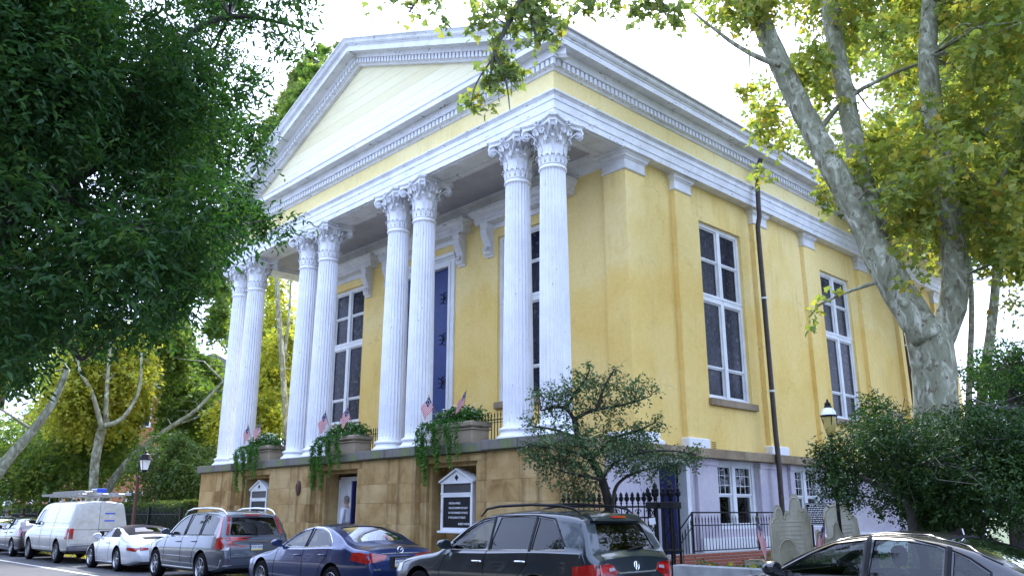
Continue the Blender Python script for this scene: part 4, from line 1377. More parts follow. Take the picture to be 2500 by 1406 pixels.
c.patch('tail_lamp', [(4.40,.80),(4.80,.74)], [(4.42,.93),(4.62,.94),(4.80,.90)], 'L', REDLAMP, .008, thick=.03)
for s_ in (-1, 1): c.patch('tail_lamp', [(s_*.70,.76),(s_*.58,.76),(s_*.38,.80)], [(s_*.70,.93),(s_*.58,.92),(s_*.32,.885)], 'rear', REDLAMP, .010, thick=.03)
c.line('boot_trim', [(-.44,.905),(0,.915),(.44,.905)], 'rear', CHROME, .014)
c.patch('plate_recess', [(-.26,.64),(.26,.64)], [(-.26,.86),(.26,.86)], 'rear', TRIM, .004)
c.seam([(-.76,.97),(-.60,.72),(-.52,.60),(.52,.60),(.60,.72),(.76,.97)], 'rear')
c.plate(.75, 'HCY•784')
mz = MB().tube([(.062*math.cos(2*PI*k/24), .058*math.sin(2*PI*k/24), 0) for k in range(25)], .007, 6).tube([(-.052,.028,0),(-.02,.012,0),(0,-.014,0),(.02,.012,0),(.052,.028,0)], .008, 6)
c.badge(.0, .975, mz.mesh('badge', CHROME, .9))
c.badge(-.56, .64, text_mesh('mazda6', .055, CHROME), 'lettering')
c.patch('headlamp', [(.10,.58),(.48,.66)], [(.12,.66),(.52,.74)], 'L', CLEARLAMP, .006)
c.line('exhaust', [(-.6,.36),(-.5,.36)], 'rear', CHROME, .03)

# ---- grey wagon-like SUV
VOP = paint('silver_grey_metallic', (.085,.10,.125), .55, .3)
vol = dict(L=4.81, W=1.89, paint=VOP, tumble=.30, rc=.09, crown=.045, wr=.36, arch=.41, wheels=(.88, 3.74), spokes=7, privacy=True,
  top=[(0,.45),(.02,.66),(.10,.84),(.4,.97),(1.0,1.06),(1.25,1.10),(1.40,1.15),(1.85,1.48),(2.15,1.63),(2.6,1.70),(3.3,1.715),(4.0,1.69),(4.38,1.63),(4.48,1.54),(4.60,1.28),(4.68,1.10),(4.76,1.02),(4.79,.80),(4.80,.62),(4.81,.45)],
  belt=[(0,.82),(.6,.93),(1.4,1.04),(2.6,1.07),(4.0,1.10),(4.81,1.10)], sill=[(0,.30),(.6,.25),(4.2,.27),(4.81,.38)],
  plan=[(0,.68),(.10,.83),(.35,.93),(.9,.985),(2.4,1.0),(3.9,.99),(4.5,.96),(4.70,.92),(4.78,.87),(4.81,.80)],
  cabin=(1.52, 4.34), seats=(2.5, 3.4),
  side_windows=[([(1.58,1.12),(2.50,1.13)], [(1.66,1.18),(1.95,1.42),(2.25,1.55),(2.56,1.60)]),
                ([(2.60,1.13),(3.40,1.14)], [(2.66,1.605),(3.0,1.61),(3.44,1.60)]),
                ([(3.52,1.14),(4.24,1.16)], [(3.54,1.60),(3.9,1.585),(4.14,1.55),(4.26,1.50)])],
  end_windows=[('top', [(1.48,-.60),(1.48,.60)], [(2.10,-.52),(2.10,.52)]), ('rear', arc((-.64,1.13),(.64,1.13),0), arc((-.54,1.54),(.54,1.54),.01))])
c = Car('parked_suv', 'silver grey sport utility vehicle with tall red tail lamps and silver roof rails', vol, onY(706,1310,8.80+1.80).x, 8.82)
c.mirror(1.68, 1.12, VOP)
for s_ in (-1, 1):
    MB().tube([(1.98,s_*.66,1.58),(2.15,s_*.665,1.70),(2.5,s_*.665,1.755),(3.3,s_*.66,1.77),(4.0,s_*.65,1.745),(4.26,s_*.64,1.69),(4.40,s_*.63,1.60)], [.015,.02,.024,.024,.024,.02,.014], 8).build('roof_rail', CHROME, c.root, .9)
for pl in ([(2.56,1.11),(2.54,.9),(2.54,.45)], [(3.46,1.12),(3.44,.95),(3.30,.80),(3.20,.58),(3.18,.45)], [(1.56,1.06),(1.46,.8),(1.42,.45)]): c.seam(pl)
c.line('side_moulding', [(1.36,.60),(3.25,.60)], 'L', VOP, .018); c.line('sill_trim', [(1.36,.34),(3.28,.34)], 'L', CHROME, .014)
for pl in ([(2.57,1.62),(2.55,1.12)], [(3.47,1.62),(3.46,1.13)]): c.line('pillar', pl, 'L', TRIM, .035, 12, -.015)
c.line('window_trim', [(1.56,1.105),(2.6,1.115),(4.26,1.145)], 'L', TRIM, .010)
c.handle(2.36, .95, VOP); c.handle(3.28, .97, VOP)
c.patch('tail_lamp', [(4.40,.84),(4.78,.82)], [(4.50,1.06),(4.62,1.09),(4.78,1.10)], 'L', REDLAMP, .010, thick=.03)
c.patch('tail_lamp', [(4.46,1.06),(4.53,1.075),(4.61,1.09)], [(4.32,1.56),(4.35,1.56),(4.385,1.56)], 'L', REDLAMP, .010, thick=.03)
for s_ in (-1, 1):
    c.patch('tail_lamp', [(s_*.74,1.14),(s_*.715,1.14),(s_*.67,1.15)], [(s_*.635,1.56),(s_*.61,1.56),(s_*.58,1.56)], 'rear', REDLAMP, .012, thick=.03)
    c.patch('tail_lamp', [(s_*.78,.86),(s_*.66,.86)], [(s_*.77,.94),(s_*.66,.95)], 'rear', REDLAMP, .010, thick=.03)
    c.patch('reversing_lamp', [(s_*.86,.80),(s_*.72,.80)], [(s_*.79,.90),(s_*.66,.90)], 'rear', CLEARLAMP, .010, thick=.03)
    c.patch('reflector', [(s_*.74,.50),(s_*.56,.50)], [(s_*.74,.57),(s_*.56,.57)], 'rear', REDLAMP, .02)
c.patch('brake_light', [(-.2,1.575),(.2,1.575)], [(-.2,1.60),(.2,1.60)], 'rear', REDLAMP, .02)
c.line('tailgate_grip', [(-.42,.985),(.42,.985)], 'rear', CHROME, .013)
c.seam([(-.66,1.10),(-.66,.62),(.66,.62),(.66,1.10)], 'rear')
c.patch('rear_bumper', [(-.84,.40),(.84,.40)], [(-.84,.60),(.84,.60)], 'rear', VOP, .025, thick=.05)
c.line('bumper_trim', [(-.8,.45),(.8,.45)], 'rear', CHROME, .010, off=.03)
c.plate(.86, 'KMV•3696')
c.badge(-.50, .70, text_mesh('AWD', .05, CHROME), 'lettering')
c.line('wiper', [(-.38,1.17),(-.05,1.15),(.05,1.12)], 'rear', TRIM, .012, 10, .02)
c.patch('headlamp', [(.06,.70),(.40,.74)], [(.08,.82),(.44,.88)], 'L', CLEARLAMP, .008)

# ---- white convertible
POP = paint('pearl_white_paint', (.62,.64,.69), .15, .3)
por = dict(L=4.43, W=1.81, paint=POP, tumble=.42, rc=.12, crown=.06, wr=.335, arch=.385, wheels=(.95, 3.30), spokes=5,
  top=[(0,.36),(.03,.48),(.15,.60),(.5,.73),(.95,.84),(1.25,.88),(1.40,.925),(1.85,1.16),(2.1,1.25),(2.4,1.29),(2.8,1.26),(3.2,1.15),(3.5,1.02),(3.7,.96),(4.0,.90),(4.25,.80),(4.36,.66),(4.41,.52),(4.43,.38)],
  belt=[(0,.56),(.7,.78),(1.4,.86),(2.6,.88),(3.4,.90),(4.0,.84),(4.43,.66)], sill=[(0,.20),(.6,.16),(3.9,.18),(4.43,.30)],
  plan=[(0,.58),(.12,.76),(.40,.90),(.95,.95),(1.9,.95),(2.6,.965),(3.3,1.0),(3.9,.96),(4.2,.88),(4.36,.76),(4.43,.62)],
  cabin=(1.52, 3.1), seats=(2.35,),
  side_windows=[([(1.64,.93),(2.42,.94)], [(1.72,.97),(1.95,1.09),(2.15,1.16),(2.44,1.17)])],
  end_windows=[('top', [(1.50,-.58),(1.50,.58)], [(2.02,-.46),(2.02,.46)]), ('top', [(2.98,-.36),(2.98,.36)], [(3.34,-.44),(3.34,.44)])])
c = Car('parked_convertible', 'white convertible sports car with its dark fabric roof up behind the work van', por, onY(279,1374,8.85).x + 4.43-3.30, 8.85)
c.mirror(1.66, .91, POP)
c.patch('soft_top', [(2.05,-.58),(2.4,-.60),(2.8,-.62),(3.2,-.66),(3.44,-.62)], [(2.05,.58),(2.4,.60),(2.8,.62),(3.2,.66),(3.44,.62)], 'top', CANVAS, .010, n=24, m=16)
c.patch('soft_top_side', [(2.45,.95),(2.9,.95),(3.3,.97)], [(2.46,1.20),(2.8,1.18),(3.2,1.07)], 'L', CANVAS, .010)
c.patch('rear_glass', [(3.02,-.34),(3.32,-.42)], [(3.02,.34),(3.32,.42)], 'top', PRIVACY, .016)
for pl in ([(2.52,.88),(2.56,.7),(2.50,.30)], [(1.56,.84),(1.48,.6),(1.46,.28)], [(1.46,.26),(2.5,.28)]): c.seam(pl)
c.line('sill_trim', [(1.45,.24),(2.9,.25)], 'L', POP, .02)
c.patch('tail_lamp', [(3.98,.62),(4.34,.58)], [(4.02,.69),(4.34,.67)], 'L', REDLAMP, .008)
for s_ in (-1, 1): c.patch('tail_lamp', [(s_*.60,.60),(s_*.36,.62)], [(s_*.60,.69),(s_*.36,.67)], 'rear', REDLAMP, .010)
for k in range(4): c.line('engine_grille', [(3.70+.075*k,-.34),(3.70+.075*k,.34)], 'top', TRIM, .014, 12)
c.handle(2.40, .78, POP)
c.patch('headlamp', [(.16,.50),(.40,.55)], [(.20,.60),(.40,.66)], 'L', CLEARLAMP, .008)
c.plate(.48, 'GXB•41')

# ---- white work van
VAP = paint('dull_white_paint', (.50,.50,.46), 0, .42, .5)
van = dict(L=5.5, W=2.0, paint=VAP, cat='van', tumble=.12, rc=.10, crown=.05, wr=.37, arch=.43, wheels=(.95, 4.40), spokes=8, rim=STEELW, privacy=True,
  top=[(0,.50),(.02,.80),(.08,.98),(.5,1.10),(.95,1.18),(1.10,1.22),(1.55,1.72),(1.78,1.93),(2.1,2.02),(2.8,2.06),(4.6,2.06),(5.25,2.04),(5.36,2.0),(5.40,1.85),(5.45,1.2),(5.47,.8),(5.49,.62),(5.5,.5)],
  belt=[(0,.95),(1.0,1.12),(1.6,1.16),(5.5,1.16)], sill=[(0,.36),(.6,.34),(5.0,.36),(5.5,.42)],
  plan=[(0,.80),(.10,.90),(.4,.97),(1.0,1.0),(4.6,1.0),(5.3,.985),(5.44,.96),(5.5,.93)],
  cabin=(1.25, 2.6), seats=(2.2,),
  side_windows=[([(1.45,1.22),(2.22,1.24)], [(1.62,1.44),(1.80,1.68),(1.95,1.76),(2.24,1.78)])],
  end_windows=[('top', [(1.12,-.74),(1.12,.74)], [(1.70,-.68),(1.70,.68)])])
c = Car('work_van', 'dirty white work van carrying ladders on its roof', van, onY(313,1300,8.75+1.98).x, 8.75)
c.mirror(1.52, 1.26, TRIM)
for pl in ([(2.36,1.98),(2.40,1.2),(2.40,.45)], [(3.72,1.98),(3.74,1.2),(3.70,.45)]): c.seam(pl)
for z_ in (1.06, 1.32): c.line('crease', [(1.7,z_),(5.36,z_)], 'L', VAP, .010, 30)
c.seam([(0,.64),(0,1.98)], 'rear'); c.seam([(-.86,1.10),(.86,1.10)], 'rear'); c.seam([(-.88,1.95),(-.92,.64),(.92,.64),(.88,1.95)], 'rear')
for s_ in (-1, 1): c.patch('tail_lamp', [(s_*.91,.80),(s_*.78,.80)], [(s_*.91,1.14),(s_*.78,1.14)], 'rear', REDLAMP, .012, thick=.03)
c.patch('tail_lamp', [(5.27,.80),(5.45,.80)], [(5.27,1.14),(5.45,1.14)], 'L', REDLAMP, .012, thick=.03)
c.patch('plate_recess', [(.06,.86),(.62,.86)], [(.06,1.05),(.62,1.05)], 'rear', TRIM, .005)
c.plate(.955, 'ZKJ•08', y=.36)
for z_ in (1.36, 1.60): c.patch('tape_strip', [(.16,z_),(.50,z_)], [(.16,z_+.045),(.50,z_+.045)], 'rear', TAPE, .004)
MB().cbox(5.46,5.62,-.96,.96,.40,.60,.03).build('rear_bumper', paint('navy_bumper', (.012,.016,.05), 0, .5), c.root)
for xx in (2.3, 3.8, 5.0):
    r_ = MB().tube([(xx,-.82,2.03),(xx,-.82,2.20),(xx,.82,2.20),(xx,.82,2.03)], .022, 6); r_.build('ladder_rack', STEELW, c.root)
VANX, VANY = c.root.location.x, c.root.location.y
# ---- black sedan in the right foreground
BKP = paint('black_paint', (.004,.0045,.007), .1, .25)
blk = dict(sed)
blk.update(L=4.75, W=1.83, paint=BKP, wheels=(.93, 3.66), spokes=5, tumble=.40, arch=.375,
  top=[(0,.42),(.02,.58),(.12,.74),(.4,.84),(1.0,.94),(1.30,.985),(1.48,1.03),(1.98,1.28),(2.35,1.41),(2.8,1.465),(3.25,1.445),(3.7,1.35),(4.1,1.18),(4.35,1.10),(4.58,1.07),(4.67,1.03),(4.72,.80),(4.74,.60),(4.75,.44)],
  belt=[(0,.70),(.7,.82),(1.4,.94),(2.6,.98),(3.6,1.02),(4.4,1.03),(4.75,1.02)],
  sill=[(0,.24),(.6,.19),(4.1,.20),(4.75,.34)],
  plan=[(0,.66),(.10,.80),(.35,.92),(.95,.985),(2.4,1.0),(3.7,.985),(4.35,.93),(4.58,.87),(4.70,.80),(4.75,.70)],
  cabin=(1.55, 4.02), seats=(2.50, 3.35),
  side_windows=[([(1.66,1.02),(2.60,1.025)], [(1.76,1.08),(2.05,1.23),(2.3,1.335),(2.64,1.385)]),
                ([(2.70,1.025),(3.42,1.045)], [(2.74,1.39),(3.05,1.385),(3.36,1.335),(3.43,1.30)]),
                ([(3.52,1.05),(3.86,1.07)], [(3.53,1.28),(3.66,1.22),(3.86,1.09)])],
  end_windows=[('top', [(1.58,-.62),(1.58,.62)], [(2.22,-.50),(2.22,.50)]), ('top', [(3.38,-.49),(3.38,.49)], [(4.08,-.60),(4.08,.60)])])
c = Car('parked_sedan', 'black sedan with a shark fin aerial in the right foreground', blk, onY(2105,1330,8.70+.10).x + 4.75-2.66, 8.70)
c.mirror(1.72, 1.0, BKP)
for pl in ([(2.65,.99),(2.64,.8),(2.64,.36)], [(3.48,1.03),(3.48,.88),(3.32,.70),(3.2,.36)]): c.seam(pl)
c.line('pillar', [(2.68,1.41),(2.66,1.0)], 'L', TRIM, .038, 12, -.012); c.line('pillar', [(3.48,1.33),(3.47,1.03)], 'L', TRIM, .036, 12, -.012)
c.line('window_trim', [(1.64,1.06),(1.74,1.10),(2.05,1.26),(2.32,1.365),(2.7,1.415),(3.05,1.41),(3.4,1.345),(3.66,1.25),(3.90,1.09),(3.86,1.055)], 'L', TRIM, .012)
c.line('drip_rail', [(1.50,1.03),(1.98,1.265),(2.32,1.395),(2.75,1.445),(3.2,1.43),(3.6,1.345),(3.95,1.19)], 'L', BKP, .008, 30, .004)
fin = MB().prism([(0,0),(.16,0),(.15,.06),(.13,.065)], -.018, .018, 'Y'); h_, n_ = c.hit(3.28, 0, 'top'); fin.build('shark_fin_aerial', BKP, c.root, None, h_ + Vector((-.05,0,-.006)))
c.handle(2.46, .86, BKP); c.handle(3.28, .88, BKP)
MB().cbox(2.02,2.09,-.14,.14,1.24,1.31,.02).build('interior_mirror', INTERIOR, c.root)
# ---- cars at the far left
DKP = paint('dark_maroon_paint', (.020,.012,.014), .2, .25)
hat = dict(sed); hat.update(paint=DKP, L=4.4, W=1.78, wheels=(.88,3.42), plan=[(0,.66),(.10,.80),(.35,.92),(.95,.985),(2.4,1.0),(3.6,.985),(4.1,.94),(4.3,.88),(4.36,.82),(4.4,.74)],
  top=[(0,.42),(.02,.58),(.12,.76),(.4,.86),(.9,.96),(1.15,1.0),(1.30,1.05),(1.85,1.34),(2.2,1.45),(2.7,1.49),(3.3,1.46),(3.75,1.36),(4.0,1.20),(4.2,1.05),(4.3,1.0),(4.36,.75),(4.39,.55),(4.4,.42)],
  belt=[(0,.72),(.7,.84),(1.4,.96),(2.6,1.0),(3.6,1.05),(4.4,1.05)], sill=[(0,.24),(.6,.19),(3.8,.20),(4.4,.34)],
  cabin=(1.4,3.85), seats=(2.35,3.15),
  side_windows=[([(1.52,1.04),(2.50,1.05)], [(1.62,1.11),(1.95,1.28),(2.2,1.365),(2.54,1.41)]), ([(2.60,1.05),(3.50,1.08)], [(2.64,1.41),(3.0,1.405),(3.4,1.33),(3.55,1.2)])],
  end_windows=[('top', [(1.40,-.62),(1.40,.62)], [(2.08,-.5),(2.08,.5)]), ('top', [(3.48,-.49),(3.48,.49)], [(3.98,-.56),(3.98,.56)])])
c = Car('parked_hatchback', 'dark hatchback parked in front of the white work van', hat, VANX-.7, 8.80)
c.mirror(1.58, 1.02, DKP); c.seam([(2.55,1.02),(2.54,.8),(2.54,.36)]); c.seam([(1.5,.98),(1.42,.7),(1.4,.36)]); c.handle(2.36, .88, DKP); c.handle(3.2, .9, DKP)
c.line('pillar', [(2.57,1.42),(2.55,1.02)], 'L', TRIM, .035, 12, -.012)
c.patch('headlamp', [(.08,.62),(.46,.70)], [(.10,.72),(.52,.80)], 'L', CLEARLAMP, .008)
c.patch('tail_lamp', [(4.05,.80),(4.34,.78)], [(4.0,1.0),(4.24,1.0)], 'L', REDLAMP, .008)
SVP = paint('silver_paint', (.42,.44,.47), .5, .3)
hb2 = dict(hat); hb2.update(paint=SVP)
c = Car('parked_hatchback', 'pale silver hatchback farthest along the kerb at the left edge', hb2, VANX-.7-4.4-1.3, 8.85)
c.mirror(1.58, 1.02, SVP); c.patch('tail_lamp', [(4.05,.80),(4.34,.78)], [(4.0,1.0),(4.24,1.0)], 'L', REDLAMP, .008)
for s_ in (-1, 1): c.patch('tail_lamp', [(s_*.80,.80),(s_*.60,.80)], [(s_*.80,1.0),(s_*.60,1.0)], 'rear', REDLAMP, .010)

# ---- ladders and a box on the van rack (they lie on it: things of their own)
ALU = plain('ladder_aluminium', (.45,.46,.47), .35, .8, .2, 12, .1)
FIBRE = plain('ladder_fibreglass', (.26,.25,.22), .6, 0, .25, 12, .2)
def ladder(label, x0, x1, y, z, wid, mat, pitch=0):
    r = thing('ladder', label, 'ladder', (VANX+x0, VANY+y, z), 0, 'ladders on the van roof')
    r.rotation_euler = (0, pitch, 0)
    for s_ in (-1, 1): MB().box(0, x1-x0, s_*wid/2-.02, s_*wid/2+.02, 0, .085).build('rail', mat, r)
    n = int((x1-x0)/.30)
    rm_ = MB().tube([(0,-wid/2,0),(0,wid/2,0)], .017, 6).mesh('rung', ALU)
    for k in range(1, n): link('rung', rm_, r, (k*.30, 0, .045))
ladder('long fibreglass ladder on the street side of the van roof', .9, 5.2, -.50, 2.225, .42, FIBRE, 0)
ladder('aluminium ladder in the middle of the van roof', 2.2, 6.0, .0, 2.225, .40, ALU)
ladder('aluminium ladder on the kerb side of the van roof', 2.0, 6.1, .50, 2.225, .42, ALU)
ladder('short ladder laid on top of the other van ladders', 1.4, 5.0, -.28, 2.315, .40, FIBRE)
b_ = thing('tool_case', 'blue printed box lying on the van roof ladders', 'box', (VANX+4.7, VANY+.10, 2.31))
MB().cbox(-.30,.30,-.16,.16,.005,.16,.01).build('case', TAPE, b_)
MB().box(-.29,.29,-.165,-.16,.11,.15).build('label_strip', PLATE, b_)
# ================================================================== trees and plants
def leafmat(name, stops, trans=.38, rough=.5, gloss=.02):
    m, t, b = nodes_of(name)
    t.nodes.remove(b)
    out = t.nodes['Material Output']
    at_ = N(t, 'ShaderNodeAttribute', attribute_name='tone')
    col = ramp(t, at_.outputs['Fac'], stops)
    di = N(t, 'ShaderNodeBsdfDiffuse'); tr = N(t, 'ShaderNodeBsdfTranslucent'); gl = N(t, 'ShaderNodeBsdfGlossy'); gl.inputs['Roughness'].default_value = rough
    t.links.new(col, di.inputs['Color'])
    t.links.new(mix(t, 1.0, col, (1.0,1.0,.55), 'MULTIPLY'), tr.inputs['Color'])
    m1 = N(t, 'ShaderNodeMixShader'); m1.inputs[0].default_value = trans
    t.links.new(di.outputs[0], m1.inputs[1]); t.links.new(tr.outputs[0], m1.inputs[2])
    m2 = N(t, 'ShaderNodeMixShader'); m2.inputs[0].default_value = gloss
    t.links.new(m1.outputs[0], m2.inputs[1]); t.links.new(gl.outputs[0], m2.inputs[2])
    t.links.new(m2.outputs[0], out.inputs['Surface'])
    return m
def m_sycbark():
    m, t, b = nodes_of('sycamore_bark')
    v = coords(t, (1,1,.55))
    n1 = noise(t, v, 4.2, 7, .62, 1.2)
    base = ramp(t, n1, [(.34, (.10,.10,.06)), (.42, (.17,.17,.105)), (.53, (.23,.235,.155)), (.58, (.33,.335,.24)), (.70, (.50,.50,.40))], 'LINEAR')
    n2 = noise(t, v, 11, 3, .5, .6)
    base = mix(t, ramp(t, n2, [(.60, (0,0,0)), (.63, (1,1,1))]), base, (.13,.105,.065))
    t.links.new(base, b.inputs['Base Color']); b.inputs['Roughness'].default_value = .9
    bump(t, b, n1, .5, .03)
    return m
SYCBARK = m_sycbark()
DARKBARK = plain('dark_bark', (.030,.025,.020), .95, 0, .4, 8, .6, 30)
GREYBARK = plain('grey_bark', (.10,.095,.08), .95, 0, .35, 8, .6, 30)
ZELK = leafmat('dark_green_leaves', [(0, (.012,.046,.014)), (.45, (.032,.098,.024)), (.8, (.070,.15,.032)), (1, (.16,.20,.04))], .46)
SYCA = leafmat('turning_sycamore_leaves', [(0, (.15,.23,.06)), (.35, (.26,.33,.075)), (.62, (.38,.38,.075)), (.82, (.50,.39,.06)), (1, (.46,.25,.05))], .62)
SYCG = leafmat('green_sycamore_leaves', [(0, (.12,.18,.07)), (.5, (.20,.27,.08)), (.8, (.30,.31,.08)), (1, (.38,.28,.05))], .56)
YELL = leafmat('yellow_leaves', [(0, (.24,.31,.05)), (.4, (.42,.43,.06)), (.8, (.55,.49,.06)), (1, (.58,.40,.05))], .6)
BGG = leafmat('sunlit_green_leaves', [(0, (.06,.13,.03)), (.5, (.15,.24,.05)), (1, (.32,.34,.06))], .58)  # brighter copy of the mid green, backlit glow put into the colour
MIDG = leafmat('mid_green_leaves', [(0, (.03,.07,.018)), (.5, (.065,.12,.028)), (1, (.15,.18,.035))], .4)
SHRUBM = leafmat('dark_shrub_leaves', [(0, (.011,.036,.008)), (.5, (.028,.072,.013)), (.85, (.060,.11,.02)), (1, (.12,.15,.035))], .3, .4, .03)
DOGW = leafmat('grey_green_leaves', [(0, (.04,.085,.030)), (.5, (.085,.15,.060)), (.85, (.15,.20,.075)), (1, (.26,.17,.04))], .4, .4, .03)
IVYM = leafmat('ivy_leaves', [(0, (.022,.085,.016)), (.5, (.055,.155,.022)), (1, (.13,.25,.03))], .35)
FLOW = leafmat('white_petals', [(0, (.55,.58,.52)), (1, (.80,.80,.76))], .3)
OVAL = (np.array([(0,0,0),(.45,.26,.05),(1,0,-.04),(.45,-.26,.05)]), [(0,1,2),(0,2,3)])
LANCE = (np.array([(0,0,0),(.32,.17,.03),(.66,.13,.02),(1,0,-.08),(.66,-.13,.02),(.32,-.17,.03)]), [(0,1,2,3),(0,3,4,5)])
MAPLE = (np.array([(0,0,0),(.10,.20,.0),(-.04,.50,-.05),(.30,.38,.02),(.42,.52,-.04),(.55,.24,.02),(1.0,0,-.10),(.55,-.24,.02),(.42,-.52,-.04),(.30,-.38,.02),(-.04,-.50,-.05),(.10,-.20,.0)]),
         [(0,1,2,3,4,5,6),(0,6,7,8,9,10,11)])
def leaf_mesh(name, P, D, size, shape, mat, tone, rng):
    """P positions, D leaf axis directions (unit), one leaf polygon fan each"""
    tv, tf = shape
    n = len(P)
    up = rng.normal(size=(n,3)); up[:,2] = np.abs(up[:,2])+.6
    S = np.cross(up, D); S /= np.linalg.norm(S, axis=1)[:,None]+1e-9
    Nn = np.cross(D, S)
    sz = (size*(.65+.7*rng.random(n)))[:,None,None]
    V = P[:,None,:] + sz*(tv[None,:,0,None]*D[:,None,:] + tv[None,:,1,None]*S[:,None,:] + tv[None,:,2,None]*Nn[:,None,:])
    k = len(tv)
    V = V.reshape(-1,3).astype(np.float32)
    me = bpy.data.meshes.new(name)
    me.vertices.add(len(V)); me.vertices.foreach_set('co', V.ravel())
    loops, starts, tot = [], [], []
    off = np.arange(n)*k
    fl = [len(f) for f in tf]
    L = np.concatenate([np.array(f) for f in tf])
    idx = (off[:,None] + L[None,:]).ravel()
    me.loops.add(len(idx)); me.loops.foreach_set('vertex_index', idx.astype(np.int32))
    st = np.concatenate([[0], np.cumsum(fl)[:-1]])
    starts = (np.arange(n)[:,None]*len(L) + st[None,:]).ravel()
    me.polygons.add(len(starts)); me.polygons.foreach_set('loop_start', starts.astype(np.int32))
    try: me.polygons.foreach_set('loop_total', np.tile(fl, n).astype(np.int32))
    except Exception: pass
    a = me.attributes.new('tone', 'FLOAT', 'POINT')
    a.data.foreach_set('value', np.repeat(np.clip(tone, 0, 1), k).astype(np.float32))
    me.materials.append(mat)
    me.update(calc_edges=True); me.validate()
    return me
def in_poly(x, y, poly):
    c = False; j = len(poly)-1
    for i in range(len(poly)):
        (xi, yi), (xj, yj) = poly[i], poly[j]
        if (yi > y) != (yj > y) and x < (xj-xi)*(y-yi)/(yj-yi)+xi: c = not c
        j = i
    return c
def edge_dist(x, y, poly):
    best = 1e9
    for i in range(len(poly)):
        a, b = Vector(poly[i-1]), Vector(poly[i]); p = Vector((x, y)); d = b-a
        t = max(0, min(1, (p-a).dot(d)/max(1e-9, d.length_squared)))
        best = min(best, (a+d*t-p).length)
    return best
def clumps_in(poly, d0, d1, n, rmax, seed, rmin=.25, holes=()):
    """ellipsoid clump centres for a crown whose outline the photo shows; depth spread over the crown's own depth"""
    r = random.Random(seed); out = []
    x0, x1 = min(p[0] for p in poly), max(p[0] for p in poly); y0, y1 = min(p[1] for p in poly), max(p[1] for p in poly)
    tries = 0
    while len(out) < n and tries < n*60:
        tries += 1
        x, y = r.uniform(x0, x1), r.uniform(y0, y1)
        if not in_poly(x, y, poly): continue
        d = r.uniform(d0, d1)
        e = edge_dist(x, y, poly)*d/CF*.92
        if any(math.hypot(x-hx, y-hy) < hr*.8 for hx, hy, hr in holes): continue
        rad = min(rmax, e)
        for hx, hy, hr in holes: rad = min(rad, max(.1, (math.hypot(x-hx, y-hy)-hr*.6)*d/CF))
        if rad < rmin: rad = rmin
        out.append((at(x, y, d), rad))
    return out
def sprays(clumps, nleaf, per, slen, rng, droop=.35, spread=.55, flat=1.0):
    """leaf positions and axes grouped on short twigs inside the clumps"""
    w = np.array([c[1]**2.2 for c in clumps]); w /= w.sum()
    ns = max(1, int(nleaf/per))
    ci = rng.choice(len(clumps), ns, p=w)
    C = np.array([tuple(c[0]) for c in clumps])[ci]; R = np.array([c[1] for c in clumps])[ci]
    u = rng.normal(size=(ns,3)); u /= np.linalg.norm(u, axis=1)[:,None]
    rr = R*rng.random(ns)**.42
    u2 = u.copy(); u2[:,2] *= flat
    B = C + u2*rr[:,None]
    d = u*.8 + rng.normal(size=(ns,3))*.7; d[:,2] -= droop
    d /= np.linalg.norm(d, axis=1)[:,None]
    side = np.cross(d, np.array([0,0,1.0])) ; side /= np.linalg.norm(side, axis=1)[:,None]+1e-9
    P, D, G = [], [], []
    for k in range(per):
        t = (k+.5)/per
        s = 1 if k % 2 else -1
        p = B + d*(slen*(t-.5)) + np.array([0,0,-1.0])*(slen*.25*t*t)
        ax = d*(1-spread) + side*(s*spread) + rng.normal(size=(ns,3))*.28 + np.array([0,0,-.22])
        ax /= np.linalg.norm(ax, axis=1)[:,None]
        P.append(p); D.append(ax); G.append(rng.random(ns))
    hgt = (u2[:,2]*rr/np.maximum(R, .01))
    base = rng.normal(0, .16, ns)
    tone = np.concatenate([.42 + base + .0*hgt + (g-.5)*.35 for g in G])
    return np.concatenate(P), np.concatenate(D), tone, B, d
def limbs_mesh(limbs, n=10, wob=.0, seed=0):
    r = random.Random(seed); mb = MB()
    for pts, rads in limbs:
        # subdivide with a smooth spline so limbs bend naturally
        pts = [Vector(p) for p in pts]; P, Rr = [], []
        m = len(pts)
        for i in range(m-1):
            p0, p1, p2, p3 = pts[max(0,i-1)], pts[i], pts[i+1], pts[min(m-1,i+2)]
            for k in range(4):
                t = k/4
                q = .5*((2*p1)+(p2-p0)*t+(2*p0-5*p1+4*p2-p3)*t*t+(3*p1-p0-3*p2+p3)*t*t*t)
                q = q + Vector((r.uniform(-1,1), r.uniform(-1,1), r.uniform(-1,1)))*wob
                P.append(q); Rr.append(rads[i]*(1-t)+rads[i+1]*t)
        P.append(pts[-1]); Rr.append(rads[-1])
        mb.tube(P, Rr, n)
    return mb
